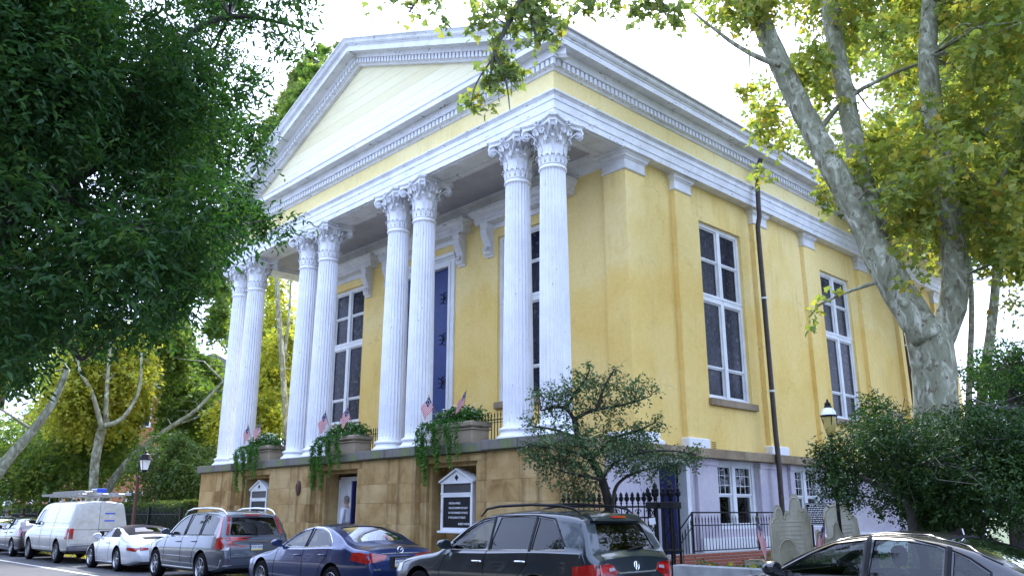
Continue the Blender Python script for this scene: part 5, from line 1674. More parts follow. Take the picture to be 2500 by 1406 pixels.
def tree(name, label, limbs, clumps, nleaf, per, slen, size, shape, mat, bark, seed, cat='tree', group=None, base=None, droop=.35, ntwig=80, tw=.008, tone_shift=0, flat=1.0, trunk_n=10, twig_to=None, wob=.0):
    rng = np.random.default_rng(seed)
    base = Vector(base) if base is not None else Vector(limbs[0][0][0])
    root = thing(name, label, cat, tuple(base), 0, group)
    o = anchor(root)
    tk = limbs_mesh(limbs, trunk_n, wob, seed)
    P, D, tone, B, d = sprays(clumps, nleaf, per, slen, rng, droop, flat=flat)
    # twigs from the nearest limb point to sprays
    nodes = [Vector(p) for L in (twig_to if twig_to is not None else limbs) for p in L[0][(1 if len(L[0]) > 2 else 0):]]
    tmb = MB()
    sel = rng.choice(len(B), min(ntwig, len(B)), replace=False)
    for i in sel:
        b = Vector(B[i]); q = min(nodes, key=lambda p: (p-b).length)
        if (q-b).length > (3.2 if name == 'background_tree' else 2.6): continue
        mid = q.lerp(b, .5) + Vector(rng.normal(size=3))*.10*(q-b).length + Vector((0,0,.10*(q-b).length))
        e = b + Vector(d[i])*slen*.45
        L_ = (q-b).length
        tmb.tube([q, q.lerp(mid, .6), mid, mid.lerp(b, .6), b, e], [tw*(1+L_*.9), tw*(1+L_*.6), tw*(1+L_*.35), tw*1.1, tw*.8, tw*.4], 5, False)
    tr = tk.build('trunk', bark, root, 3.2, o)
    if tmb.v: tmb.build('branches', bark, root, 3.2, o)['kind'] = 'stuff'
    link('crown', leaf_mesh('crown', P, D, size, shape, mat, tone+tone_shift, rng), root, o)
    return root
def L(px_list, dist, wid):
    """limb through photo pixels (x, y, extra depth) with photo widths -> points and radii in metres"""
    pts, rd = [], []
    for (q, w) in zip(px_list, wid):
        dd = dist + (q[2] if len(q) > 2 else 0)
        p = at(q[0], q[1], dd); pts.append(p)
        rd.append(max(.006, w/2*(p-Vector((0,0,EYE))).length/CF))
    return (pts, rd)
def down(limb, z, spread=1.25):
    """extend a trunk limb down to the ground"""
    p = limb[0][0]; q = limb[0][1]
    dirv = (p-q); k = (p.z-z)/max(.2, -dirv.z) if dirv.z < 0 else 0
    g = Vector((p.x+dirv.x*k*.4, p.y+dirv.y*k*.4, z))
    return ([g]+limb[0], [limb[1][0]*spread]+limb[1])

# ---- big dark street tree whose crown hangs over the left of the road
poly = [(-260,-220),(760,-220),(800,20),(815,75),(770,120),(700,190),(695,270),(680,340),(640,400),(640,450),(620,500),(645,555),(590,610),(560,640),(590,665),(500,705),(420,760),(370,830),(260,850),(180,875),(110,905),(0,930),(-260,940)]
cl = clumps_in(poly, 7.6, 12.5, 170, .95, 5, .22, holes=((165,420,40),(235,425,32),(100,590,26),(430,40,22),(640,160,18),(270,140,14)))
cl += [(at(690,545,9.6), .20), (at(655,535,9.6), .18), (at(620,528,9.6), .2), (at(725,540,9.6), .12), (at(580,530,9.5), .24), (at(540,545,9.4), .28), (at(500,555,9.4), .32), (at(460,560,9.3), .34), (at(600,500,9.6), .2), (at(640,575,9.6), .12), (at(700,565,9.6), .1), (at(640,400,9.6), .15), (at(205,370,7.9), .16)]
limb = [L([(-120,700),(-60,590),(0,520),(90,465),(170,430),(260,380),(380,310),(520,220)], 9.4, (120,95,78,60,46,36,24,10)),
        L([(-60,590),(60,330),(160,150),(240,-60)], 9.8, (70,46,34,18)),
        L([(90,465),(220,520),(360,560),(500,560),(640,540)], 9.2, (36,26,18,12,5)),
        L([(260,380),(300,260),(420,120),(560,40),(740,70)], 9.8, (26,22,18,12,5)),
        L([(170,430),(250,600),(330,700),(420,740)], 9.6, (28,20,13,6)),
        L([(-120,700),(40,760),(140,820),(200,880)], 10.2, (44,30,20,8))]
limb[0] = down(limb[0], .13)
tree('street_tree', 'large dark green street tree whose crown fills the upper left', limb, cl, 200000, 9, .34, .082, LANCE, ZELK, DARKBARK, 21, droop=.25, ntwig=260, tw=.006, tone_shift=.0)

# ---- mottled sycamore in the churchyard on the right
D0 = 18.0
trunk = L([(2292,1230),(2288,1080),(2284,960),(2278,880),(2262,800)], D0, (120,92,88,90,92))
trunk = down(trunk, .6, 1.15)
left = L([(2268,830),(2225,760),(2170,670),(2130,590),(2085,500),(2020,385),(1962,275),(1905,160),(1852,30),(1815,-90)], D0-.2, (70,72,70,66,60,54,49,46,41,34))
lft2 = L([(2160,640),(2140,545),(2105,440,.3),(2078,310,.6),(2052,170,.9),(2025,20,1.1),(2010,-110,1.3)], D0, (50,47,44,41,38,34,28))
rgt = L([(2285,850),(2318,770),(2332,680),(2322,560),(2300,430),(2278,280),(2266,140),(2272,10),(2285,-110)], D0+.2, (56,58,55,50,46,42,38,34,28))
tw1 = L([(2085,520),(2150,470),(2260,380),(2400,330)], D0+.6, (16,12,9,5))
tw2 = L([(2322,560),(2400,500),(2480,380)], D0+.3, (18,12,6))
tw3 = L([(1990,330),(2060,250),(2160,190),(2260,150)], D0+.7, (15,11,8,5))
tw4 = L([(2140,690),(2060,715),(2000,745),(1975,775)], D0-1.2, (9,7,5,3))
tw5 = L([(1905,160),(1830,130),(1740,70),(1690,30)], D0-.6, (16,11,7,4))
poly = [(1660,-160),(1690,10),(1735,70),(1800,110),(1862,150),(1840,200),(1790,240),(1800,300),(1890,370),(1960,430),(2010,500),(2080,540),(2130,640),(2220,600),(2300,700),(2360,640),(2520,700),(2700,700),(2700,-200)]
cl = clumps_in(poly, 16.6, 22.5, 230, .62, 9, .22, holes=((2110,240,60),(2060,330,40),(2155,140,28),(1915,60,30)))
cl += [(at(x, y, D0-1.2), r) for x, y, r in ((2000,745,.22),(1975,775,.12),(2050,720,.18),(2215,690,.2),(1850,415,.25),(1880,440,.2))]
tree('sycamore_tree', 'mottled sycamore with pale patchy bark forking in front of the yellow side wall', [trunk, left, lft2, rgt, tw1, tw2, tw3, tw4, tw5], cl, 35000, 5, .42, .14, MAPLE, SYCA, SYCBARK, 33, droop=.55, ntwig=260, tw=.010, trunk_n=18, wob=.012)
cl = [(at(x, y, 14), r) for x, y, r in ((1180,20,.35),(1240,60,.40),(1300,30,.38),(1160,70,.22),(1215,130,.30),(1190,190,.25),(1150,235,.22),(1230,200,.26),(1265,170,.22),(1290,120,.24),(1330,90,.22),(1340,40,.30),(1380,60,.22),(1210,260,.16),(1160,260,.14),(1245,285,.12),(1420,20,.28),(1500,10,.25),(1560,30,.22),(1600,20,.24),(1640,50,.2),(1690,20,.3),(1240,0,.45),(1320,-30,.5),(1450,-40,.5),(1600,-50,.5),(980,0,.28),(1010,30,.2),(1060,10,.28),(1080,50,.16),(905,10,.10),(930,-10,.2),(1085,85,.10))]
lm = [L([(1760,-260),(1560,-170),(1380,-90),(1290,-20),(1240,60),(1205,140),(1195,220)], 14, (60,44,34,22,12,8,4)), L([(1290,-20),(1300,60),(1320,110)], 14, (10,8,4)), L([(1380,-90),(1150,-70),(1040,-20),(1000,30)], 14, (24,16,8,4)), L([(1560,-170),(1580,-40),(1640,30)], 14, (18,12,5)), L([(1205,120),(1235,200),(1245,270)], 13.9, (7,5,2)), L([(1205,140),(1165,200),(1150,250)], 14, (6,4,2))]
g_ = Vector((-1.5, 12.2, .13))
top_ = lm[0][0][0]
lm.insert(0, ([g_, Vector((-1.5,12.2,3)), Vector((-1.55,12.2,6.5)), Vector((-2.0,12.15,10)), Vector((-3.6,12.05,12.6)), top_], [.36,.30,.27,.24,.22,lm[0][1][0]]))
bare = tree('sycamore_tree', 'sycamore sending a hanging leafy branch in front of the pediment from above', lm, cl, 1500, 4, .34, .15, MAPLE, SYCG, GREYBARK, 44, droop=.75, ntwig=90, tw=.006)

# ---- small ornamental tree at the church corner
D1 = 14.2
tk1 = down(L([(1500,1310),(1488,1240),(1470,1170),(1444,1122),(1414,1072),(1402,1024)], D1, (24,21,19,17,15,13)), .13)
lim = [tk1, L([(1402,1024),(1382,998),(1350,994),(1320,1002)], D1, (10,8,6,3)), L([(1402,1024),(1440,1004),(1500,992),(1550,980),(1590,966)], D1, (10,8,6,5,2)),
       L([(1382,998),(1400,965),(1430,925),(1440,900)], D1+.1, (9,7,5,3)), L([(1455,1000),(1478,940),(1500,900)], D1-.1, (8,6,3)),
       L([(1470,1170),(1500,1130),(1560,1105),(1640,1100),(1700,1110)], D1-.2, (9,8,6,4,2)), L([(1444,1122),(1390,1100),(1330,1090),(1290,1085)], D1, (8,6,4,2)),
       L([(1494,1270),(1500,1200),(1520,1170),(1560,1150),(1610,1140)], D1-.1, (10,9,7,5,3)), L([(1414,1072),(1360,1050),(1300,1040)], D1+.1, (8,6,3)), L([(1444,1122),(1500,1070),(1560,1050),(1600,1030)], D1+.2, (10,8,6,3)), L([(1470,1170),(1420,1160),(1370,1150)], D1-.3, (9,6,3))]
cl = [(at(x, y, D1+dz), r) for x, y, r, dz in ((1400,955,.36,0),(1450,945,.34,.2),(1520,955,.34,0),(1560,950,.28,-.2),(1590,945,.16,0),(1350,965,.28,.1),(1310,960,.14,0),(1420,915,.2,.1),(1440,895,.10,0),(1500,900,.10,0),(1495,920,.12,0),(1330,1005,.24,.1),(1385,1000,.3,0),(1300,1030,.2,0),
   (1450,1000,.26,.1),(1500,1005,.2,0),(1330,1085,.34,.1),(1390,1070,.36,-.2),(1450,1070,.38,.2),(1510,1060,.38,0),(1565,1060,.32,.1),(1605,1030,.18,0),(1290,1100,.2,0),(1430,1110,.4,-.3),(1500,1105,.36,-.3),(1350,1130,.3,.2),(1400,1140,.32,.2),(1320,1110,.3,0),
   (1560,1110,.34,-.2),(1610,1120,.3,0),(1660,1120,.26,0),(1700,1120,.2,-.1),(1430,1180,.3,.2),(1385,1185,.24,0),(1340,1165,.16,0),(1540,1150,.2,0),(1600,1150,.18,.1),(1640,1150,.12,0),(1440,1210,.16,0),(1560,1090,.3,.3),(1700,1085,.12,0))]
tree('ornamental_tree', 'small spreading tree with flat leafy tiers at the podium corner', lim, [(c, r*1.15) for c, r in cl], 11500, 6, .24, .062, OVAL, DOGW, DARKBARK, 51, droop=.15, ntwig=420, tw=.0035, flat=.78)

# ---- dark evergreen shrub and tree in front of the side wall
poly = [(1975,1130),(2000,1085),(2060,1060),(2080,1010),(2100,965),(2170,960),(2235,1005),(2290,1000),(2350,990),(2420,975),(2480,985),(2620,985),(2620,1340),(2210,1330),(2160,1290),(2120,1235),(2060,1230),(2020,1180)]
cl = clumps_in(poly, 13.4, 16.6, 120, .5, 14, .16)
cl += [(at(x, y, 14.2), r) for x, y, r in ((2000,1115,.26),(2030,1090,.30),(2020,1140,.36),(2035,1120,.36),(2040,1170,.36),(2030,1195,.26),(2055,1110,.36),(2060,1165,.36),(2085,1060,.3),(2075,1210,.24),(2110,1000,.24),(2140,980,.22),(2040,1180,.2),(1990,1150,.12))]
lim = [down(L([(2230,1290),(2215,1230),(2160,1190),(2090,1160)], 14.6, (22,18,13,6)), .62), down(L([(2330,1300),(2300,1220),(2260,1120),(2200,1020)], 14.8, (20,17,12,6)), .62), down(L([(2360,1310),(2370,1230),(2400,1100),(2420,990)], 15.2, (22,18,12,6)), .62), down(L([(2390,1310),(2420,1240),(2500,1150)], 14.8, (16,13,8)), .62), L([(2260,1120),(2150,1080),(2080,1060)], 14.6, (8,6,3)), L([(2330,1150),(2260,1130),(2200,1150)], 14, (6,5,3))]
tree('evergreen_shrub', 'wide dark evergreen shrub spreading over the churchyard beside the gravestones', lim, cl, 80000, 7, .20, .056, OVAL, SHRUBM, GREYBARK, 61, cat='shrub', droop=.1, ntwig=260, tw=.004)
poly = [(2335,905),(2380,850),(2450,835),(2620,830),(2620,1000),(2330,960)]
cl = clumps_in(poly, 19, 22, 26, .8, 15, .3)
tree('evergreen_tree', 'dark blue green evergreen tree behind the shrub at the right edge', [down(L([(2480,1150),(2475,1000),(2470,900)], 20.5, (30,24,12)), .6)], cl, 9000, 7, .3, .075, OVAL, ZELK, DARKBARK, 62, droop=.2, ntwig=60)

# ---- background trees
def bgtree(label, trunks, poly, d0, d1, nclump, rmax, nleaf, size, mat, bark, seed, shape=OVAL, slen=.7, holes=(), shift=0, z=.1):
    cl = clumps_in(poly, d0, d1, nclump, rmax, seed, .35, holes)
    trunks = [(a, [q*.54 for q in b]) for a, b in trunks]
    tks = [down(trunks[0], z)] + trunks[1:]
    return tree('background_tree', label, tks, cl, nleaf, 6, slen, size, shape, mat, bark, seed, group='trees beyond the church', ntwig=70, tw=.016, tone_shift=shift, droop=.3)
# left lot
bgtree('yellow sycamore with a pale forked trunk behind the white van', [L([(226,1215),(232,1130),(245,1060),(258,1020)], 45, (34,34,36,34)), L([(252,1040),(300,1020),(340,950),(345,860)], 44.5, (24,18,14,7)), L([(250,1050),(225,960),(195,905),(185,850)], 44.5, (22,16,12,6)), L([(258,1020),(262,930),(270,840)], 44.6, (22,15,8)), L([(245,1060),(205,1010),(165,985)], 46, (16,12,6))],
       [(90,960),(130,860),(180,790),(250,760),(350,790),(390,860),(385,960),(360,1040),(250,1090),(120,1070)], 45.5, 52, 70, 1.5, 36000, .19, YELL, SYCBARK, 71, MAPLE, 1.0)
bgtree('green leaning sycamore with a low slanting trunk behind the street lamp', [L([(262,1200),(300,1140),(350,1090),(420,1040),(480,1000),(545,930)], 48, (34,28,24,20,16,9)), L([(350,1090),(400,1095),(445,1085)], 47, (11,8,4)), L([(420,1040),(500,1010),(560,960)], 49, (10,8,5))],
       [(330,780),(380,720),(450,700),(480,790),(470,880),(520,960),(540,1060),(480,1110),(370,1080),(400,960),(360,860)], 49, 58, 60, 1.7, 26000, .21, BGG, SYCBARK, 72, MAPLE, 1.0, holes=((500,800,40),(480,740,30)))
bgtree('sycamore with a thick leaning trunk at the far left edge', [L([(-60,1240),(-30,1190),(20,1120),(80,1050),(130,980),(165,900)], 33, (52,46,40,34,28,20)), L([(0,1000),(15,900),(40,820)], 36, (28,24,16))],
       [(-200,700),(120,720),(180,800),(130,900),(60,960),(-200,980)], 33, 40, 34, 1.4, 13000, .17, BGG, SYCBARK, 73, MAPLE, .9)
bgtree('bright yellow tree seen between the left columns', [L([(700,1090),(690,900),(680,760),(672,640),(650,560)], 44, (26,24,22,18,10)), L([(690,900),(705,780),(712,650)], 45, (14,12,8))],
       [(560,960),(600,860),(640,640),(660,540),(730,560),(740,800),(735,1040),(640,1080),(560,1100),(500,1080),(490,1000)], 45, 55, 70, 1.7, 28000, .21, YELL, SYCBARK, 74, MAPLE, 1.0, shift=-.1)
bgtree('pale green tree between the dark crown and the portico', [L([(600,1100),(590,900),(560,700),(540,560)], 58, (18,16,12,6))],
       [(420,640),(470,600),(540,520),(600,420),(640,330),(700,250),(760,150),(800,110),(760,300),(640,430),(600,520),(570,640),(560,760),(600,860),(540,960),(470,1010),(440,900),(430,760)], 56, 68, 80, 1.9, 30000, .26, BGG, GREYBARK, 75, MAPLE, 1.2, holes=((480,760,55),(510,850,35)), shift=.0)
bgtree('dense green tree low behind the hedge by the street lamp', [L([(420,1230),(420,1150),(430,1080)], 43, (16,14,9))],
       [(340,1080),(420,1050),(520,1090),(545,1180),(540,1235),(330,1235),(300,1160)], 40, 47, 46, 1.4, 20000, .17, MIDG, DARKBARK, 76, OVAL, .8)
bgtree('dark trunked green tree in front of the brick house', [L([(130,1220),(138,1130),(150,1050),(155,980)], 52, (36,34,32,24))],
       [(-140,1090),(-60,1000),(60,980),(180,960),(330,1000),(350,1110),(330,1190),(200,1215),(40,1235),(-140,1240)], 48, 60, 76, 1.6, 26000, .19, BGG, DARKBARK, 77, MAPLE, .9, shift=.1)
# right, behind the church
bgtree('tall green tree behind the church roof on the right', [L([(2380,1150),(2400,950),(2425,760),(2440,560),(2450,300)], 34, (44,40,36,28,16)), L([(2360,1100),(2368,900),(2372,720),(2360,560)], 36, (26,24,20,12))],
       [(1780,330),(1830,210),(1900,130),(2000,60),(2200,-60),(2700,-60),(2700,860),(2440,760),(2390,660),(2330,720),(2200,640),(2080,540),(1960,440),(1860,370)], 30, 44, 200, 1.8, 42000, .21, SYCG, SYCBARK, 78, MAPLE, 1.1, holes=((2110,240,60),(2430,700,45),(2400,800,40),(1925,250,40)), shift=.08, z=.6)
bgtree('tall tree rising behind the left side of the church roof', [L([(800,1000),(790,700),(780,400),(780,150)], 70, (16,14,12,6))],
       [(640,330),(690,220),(760,110),(830,110),(790,180),(700,310),(640,430),(600,500),(580,560),(540,600),(560,480)], 64, 74, 50, 1.9, 15000, .28, SYCG, GREYBARK, 79, MAPLE, 1.2)
bgtree('low green tree at the right end of the churchyard', [L([(2470,1260),(2480,1100),(2490,980)], 30, (22,18,10))],
       [(2330,920),(2420,860),(2620,850),(2620,1280),(2360,1290),(2330,1150),(2360,1000)], 27, 35, 44, 1.6, 10000, .18, MIDG, DARKBARK, 80, OVAL, .7, z=.6)

# ---- near side of the street, behind and beside the camera: unseen trees and row houses added to darken car reflections
for k, (tx, ty, sd_) in enumerate(((2.6,-1.2,90),(10.5,.5,91),(18,-.6,92),(-17.5,-2.6,93),(-25,-2.8,94),(-33,-3.0,95))):
    rr = random.Random(sd_)
    cl = [(Vector((tx+rr.gauss(0,1.7), ty+max(-2.4, min(1.6, rr.gauss(0,1.2)))-.2, 7.4+rr.gauss(0,1.3))), .85) for _ in range(34)]
    tree('added_street_tree', 'unseen street tree added for reflections behind the camera, ' + ('nearest it', 'second to its right', 'third to its right', 'first to its left', 'second to its left', 'third to its left')[k], [([Vector((tx,ty,.12)), Vector((tx+.1,ty,3)), Vector((tx-.1,ty-.2,6)), Vector((tx,ty-.4,8.5))], [.2,.16,.13,.05])], cl, 15000, 6, .5, .16, OVAL, ZELK, DARKBARK, sd_, group='street trees added for reflections', ntwig=40, tw=.012)
for k in range(6):
    x0 = -46+12.2*k
    h_ = thing('added_row_house', 'unseen row house added for reflections behind the camera, ' + ('first', 'second', 'third', 'fourth', 'fifth', 'sixth')[k] + ' from the left', 'house', (x0+6, -6.6, 0), 0, 'row houses added for reflections')
    MB().box(-6.05,6.05,-9,0,0,10.2).build('wall', DULLWALL, h_)
    MB().cbox(-6.05,6.05,-.1,.35,10.2,10.6,.03).build('cornice', WINWHITE, h_)
    for fl_ in range(3):
        for q in range(4):
            wx = -4.5+3*q; wz = 1.0+3.1*fl_
            if fl_ == 0 and q == 3:
                MB().box(wx-.55,wx+.55,-.02,.05,.2,2.6).build('door', DARKBLUE, h_); continue
            w_ = MB().box(wx-.6,wx+.6,-.02,.06,wz,wz+1.9).build('window', WINWHITE, h_)
            MB().box(wx-.5,wx+.5,.06,.07,wz+.1,wz+.9).build('pane', BOARD, w_); MB().box(wx-.5,wx+.5,.06,.07,wz+1.0,wz+1.8).build('pane', BOARD, w_)
# ================================================================== porch: planters, plants, flags, railings, boards
PLC = [-26.95, -21.72, -16.42]
WORDS = ['left', 'middle', 'right']
WHERE = ['over the left niche with the small notice board', 'over the doorway', 'over the right niche with the quotation board']
def leaf_thing(name, label, cat, base, parts, group=None):
    root = thing(name, label, cat, tuple(base), 0, group)
    for nm, me in parts: link(nm, me, root, anchor(root))
    return root
for i, pc in enumerate(PLC):
    r = thing('stone_planter', 'stone planter box on the ledge ' + WHERE[i], 'planter', (pc, 13.66, 3.325), 0, 'planters on the podium ledge')
    MB().cbox(-.80,.80,-.29,.29,0,.40,.015).build('box', TERRA, r)
    MB().cbox(-.87,.87,-.36,.36,.40,.54,.03).build('rim', TERRA, r)
    MB().cbox(-.84,.84,-.33,.33,.33,.37,.012).build('moulding', TERRA, r)
    rng = np.random.default_rng(100+i)
    # trailing strands
    P, D, T_ = [], [], []
    for k in range(46):
        u = k/45
        if math.sin(u*21+i*2.2) < -.25 and u > .12: continue
        x = pc - 1.0 + 1.62*u
        ln = (.55 + 1.05*abs(math.sin(u*9.5+i*1.3)))*(1.0 if u < .45 else .8)
        n = int(ln/.009)
        t = np.arange(n)/n
        px_ = x + .05*np.sin(t*7+k) + rng.normal(0, .028, n)
        py_ = 13.30 - .30*np.minimum(1, t*5) + rng.normal(0, .03, n) + .10*t
        pz_ = 3.90 - ln*t + .06*np.sin(np.minimum(1, t*6)*PI)
        P.append(np.stack([px_, py_, pz_], 1)); d = rng.normal(size=(n,3))*.6 + np.array([0,-.5,-.7]); D.append(d/np.linalg.norm(d, axis=1)[:,None])
        T_.append(.25 + .5*t + rng.normal(0, .12, n))
    trail = leaf_mesh('trailing_stems', np.concatenate(P), np.concatenate(D), .066, OVAL, IVYM, np.concatenate(T_), rng)
    cl = [(Vector((pc-.75+1.5*k/9, 13.62+.06*math.sin(k*2.1), 3.93+.17*math.sin(PI*(k+.6)/10.2)+.03*math.sin(k*5))), .30) for k in range(10)]
    P1, D1_, t1, _b, _d = sprays(cl, 2600, 5, .16, rng, .0, flat=.8)
    mound = leaf_mesh('foliage', P1, D1_, .085, OVAL, IVYM, t1-.1, rng)
    cf = [(c[0]+Vector((0,-.06,.06)), .22) for c in cl]
    P2, D2, t2, _b, _d = sprays(cf, 420, 3, .07, rng, 0)
    fl = leaf_mesh('blossoms', P2, D2, .07, OVAL, FLOW, t2, rng)
    leaf_thing('trailing_plant', 'white flowering plant with long green trailing stems in the ' + WORDS[i] + ' planter', 'plant', (pc, 13.66, 3.80), [('trailing_stems', trail), ('foliage', mound), ('blossoms', fl)], 'plants in the porch planters')

def m_flag():
    m, t, b = nodes_of('flag_cloth')
    uv = N(t, 'ShaderNodeUVMap'); sp = N(t, 'ShaderNodeSeparateXYZ'); t.links.new(uv.outputs[0], sp.inputs[0])
    def M(op, a, b_=None):
        n = N(t, 'ShaderNodeMath', operation=op)
        for k, x in ((0, a), (1, b_)):
            if x is None: continue
            if isinstance(x, (int, float)): n.inputs[k].default_value = x
            else: t.links.new(x, n.inputs[k])
        return n.outputs[0]
    U, V = sp.outputs['X'], sp.outputs['Y']
    st = M('LESS_THAN', M('MODULO', M('MULTIPLY', V, 13.0), 2.0), 1.0)
    col = mix(t, st, (.62,.60,.60), (.48,.010,.018))
    can = M('MULTIPLY', M('LESS_THAN', U, .42), M('GREATER_THAN', V, 6/13))
    col = mix(t, can, col, (.008,.011,.085))
    du, dv = M('MULTIPLY', M('SUBTRACT', U, .21), 1.5), M('SUBTRACT', V, .73)
    rr = M('SQRT', M('ADD', M('MULTIPLY', du, du), M('MULTIPLY', dv, dv)))
    an = M('ARCTAN2', dv, du)
    ring = M('LESS_THAN', M('ABSOLUTE', M('SUBTRACT', rr, .17)), .032)
    dot = M('GREATER_THAN', M('COSINE', M('MULTIPLY', an, 13.0)), .1)
    col = mix(t, M('MULTIPLY', M('MULTIPLY', ring, dot), can), col, (.72,.72,.74))
    t.links.new(col, b.inputs['Base Color']); b.inputs['Roughness'].default_value = .85
    return m
FLAGM = m_flag()
STICK = plain('flag_stick', (.20,.13,.07), .7, 0, .2, 10)
GOLD = plain('gilt_tip', (.45,.30,.06), .3, .8, .1, 10, 0)
def flag(label, base, tip, h=.32, w=.46, droop=.8, seed=0, side=-1):
    base, tip = Vector(base), Vector(tip)
    r = thing('stick_flag', label, 'flag', tuple(base), 0, 'small stick flags')
    v = tip-base; dr = v.normalized()
    MB().tube([(0,0,0), tuple(v)], .007, 6).build('stick', STICK, r)
    MB().lathe([(0,-.01),(.012,0),(.009,.02),(0,.05)], 8, tuple(v)).build('tip', GOLD, r)
    # cloth hangs from the upper part of the stick
    n, mm = 14, 10; rows = []
    out = Vector((side*.62, -.30, 0)).normalized()
    for j in range(mm+1):
        p0 = v - dr*(h*(1-j/mm)*1.0) - dr*.02
        row = []
        for i in range(n+1):
            u = i/n
            fold = math.sin(u*9+seed)*.035*u + math.sin(u*17+seed*2+j*.2)*.012*u
            q = p0 + out*(w*u*(1-droop*.62)) + Vector((0,0,-w*u*droop)) + Vector((.3*fold, -fold, 0))
            row.append(tuple(q))
        rows.append(row)
    mb = MB().grid(rows); me = mb.mesh('cloth', FLAGM, 3.2)
    uvl = me.uv_layers.new(name='UVMap')
    for lp in me.loops:
        vi = lp.vertex_index; uvl.data[lp.index].uv = ((vi % (n+1))/n, (vi//(n+1))/mm)
    link('cloth', me, r)
    return r
for i, (tx, ty, bx, by, dr_, lab) in enumerate(((1139,950,1128,1018,.75,'small flag standing upright above the right planter flowers'), (1047,966,1072,1030,.72,'small flag leaning left out of the right planter'), (849,992,860,1040,.72,'small flag leaning over the middle planter flowers'), (794,1004,806,1050,.8,'small flag at the left end of the middle planter'), (634,1028,640,1075,.8,'small flag above the left planter flowers'), (606,1036,614,1080,.85,'small flag at the left end of the left planter'))):
    flag(lab, onY(bx, by, 13.42), onY(tx, ty, 13.28 if i != 0 else 13.4), seed=i*1.7, droop=dr_)

def spear(mb, x, y, z0, z1, r=.011, tip=.11):
    mb.lathe([(r,z0),(r,z1-tip),(r*1.9,z1-tip+.005),(r*1.9,z1-tip+.018),(r*.9,z1-tip+.03),(r*1.8,z1-tip+.05),(.0,z1)], 6, (x,y,0))
pk = MB(); spear(pk, 0, 0, 0, .80); picket = pk.mesh('picket', IRON, .8)
gaps = [(a+.50, b-.50) for a, b in zip(COLX, COLX[1:])]
GL = ['between the two leftmost columns', 'between the second and third columns', 'between the third and fourth columns', 'between the two middle column pairs, before the blue door', 'between the fifth and sixth columns', 'between the sixth and seventh columns', 'between the two rightmost columns']
for (a, b), gl in zip(gaps, GL):
    r = thing('porch_railing', 'low black iron spear railing ' + gl, 'railing', ((a+b)/2, 14.15, 3.33), 0, 'railings between the porch columns')
    w = (b-a)/2
    for z0_, z1_ in ((.60,.625),(.535,.55),(.05,.075)): MB().box(-w-.1,w+.1,-.012,.012,z0_,z1_).build('rail', IRON, r)
    n = max(2, int(2*w/.115))
    for k in range(n+1): link('picket', picket, r, (-w+2*w*k/n, 0, .0))

def board(label, cx, w, zb, ze, za, lines, front=13.47):
    r = thing('notice_board', label, 'notice board', (cx, front, zb), 0, 'white framed notice boards')
    h = ze-zb; hw = w/2
    MB().box(-hw+.02,hw-.02,.05,.32,.0,h).build('cabinet', WINWHITE, r)
    f = MB()
    hd = h-.30
    f.box(-hw,-hw+.075,0,.05,0,hd); f.box(hw-.075,hw,0,.05,0,hd); f.box(-hw+.075,hw-.075,0,.05,0,.075); f.box(-hw+.075,hw-.075,0,.05,hd-.06,hd)
    f.box(-hw-.01,hw+.01,-.012,.05,hd,hd+.045)
    f.box(-hw+.0,-hw+.06,0,.05,hd+.045,h-.03); f.box(hw-.06,hw,0,.05,hd+.045,h-.03)
    f.box(-hw-.015,hw+.015,-.015,.05,h-.03,h)
    f.box(-hw-.06,hw+.06,-.06,.3,-.05,0)
    f.build('frame', WINWHITE, r)
    p = za-ze
    g = MB().prism([(-hw,h),(hw,h),(0,h+p)], 0, .30, 'Y')
    for s in (-1, 1):
        g.add([(s*(hw+.06),-.04,h-.005),(0,-.04,h+p+.03),(0,-.04,h+p+.075),(s*(hw+.06),-.04,h+.04),(s*(hw+.06),.31,h-.005),(0,.31,h+p+.03),(0,.31,h+p+.075),(s*(hw+.06),.31,h+.04)],
              [(0,1,2,3),(4,7,6,5),(0,4,5,1),(1,5,6,2),(2,6,7,3),(3,7,4,0)])
    g.build('pediment', WINWHITE, r)
    MB().prism([(-.075,h+p*.42),(0,h+p*.42-.075),(.075,h+p*.42),(0,h+p*.42+.075)], -.006, .002, 'Y').build('diamond', BOARD, r)
    MB().box(-hw+.06,hw-.06,.03,.045,hd+.05,h-.035).build('header_panel', HEADER, r)
    bd = MB().box(-hw+.075,hw-.075,.025,.04,.075,hd-.06).build('letter_board', BOARD, r)
    for tx, x, z, sz, al in lines:
        t = link('lettering', text_mesh(tx, sz, LETTER, .002, al), bd, (x, .022, z)); t.rotation_euler = (PI/2,0,0); t.scale = (.78,1,1)
    MB().box(-hw+.02,-hw+.04,-.008,.0,hd*.5,hd*.5+.08).build('latch', CHROME, r)
x0 = -.32
board('large white gabled notice board with a five line quotation in the right niche', -16.30, 1.22, 1.22, 2.39, 2.66,
      [('ONCE IN A WHILE', x0, .66, .070, 'LEFT'), ('YOU GET SHOWN THE LIGHT', x0, .545, .070, 'LEFT'), ('IN THE STRANGEST OF PLACE', x0, .43, .070, 'LEFT'), ('IF YOU LOOK AT IT RIGHT', x0, .315, .070, 'LEFT'), ('-ROBERT HUNTER', .50, .165, .070, 'RIGHT')])
board('white gabled notice board with a few white words in the left niche', -26.85, 1.18, 1.22, 2.39, 2.66,
      [('IN', .22, .56, .075, 'CENTER'), ('ABUNDANCE', .22, .45, .085, 'CENTER'), ('OF THE CROSS', .20, .34, .085, 'CENTER')])
r = thing('wall_plaque', 'small oval dark red plaque fixed to the sandstone podium', 'plaque', (-23.66, 13.17, 2.39))
MB().lathe([(0,-.035),(.10,-.03),(.125,-.012),(.13,.03),(0,.03)], 24, axis='Y').xf(Matrix.Scale(1.75, 4, (0,0,1))).build('plate', PLAQUE, r, .6)
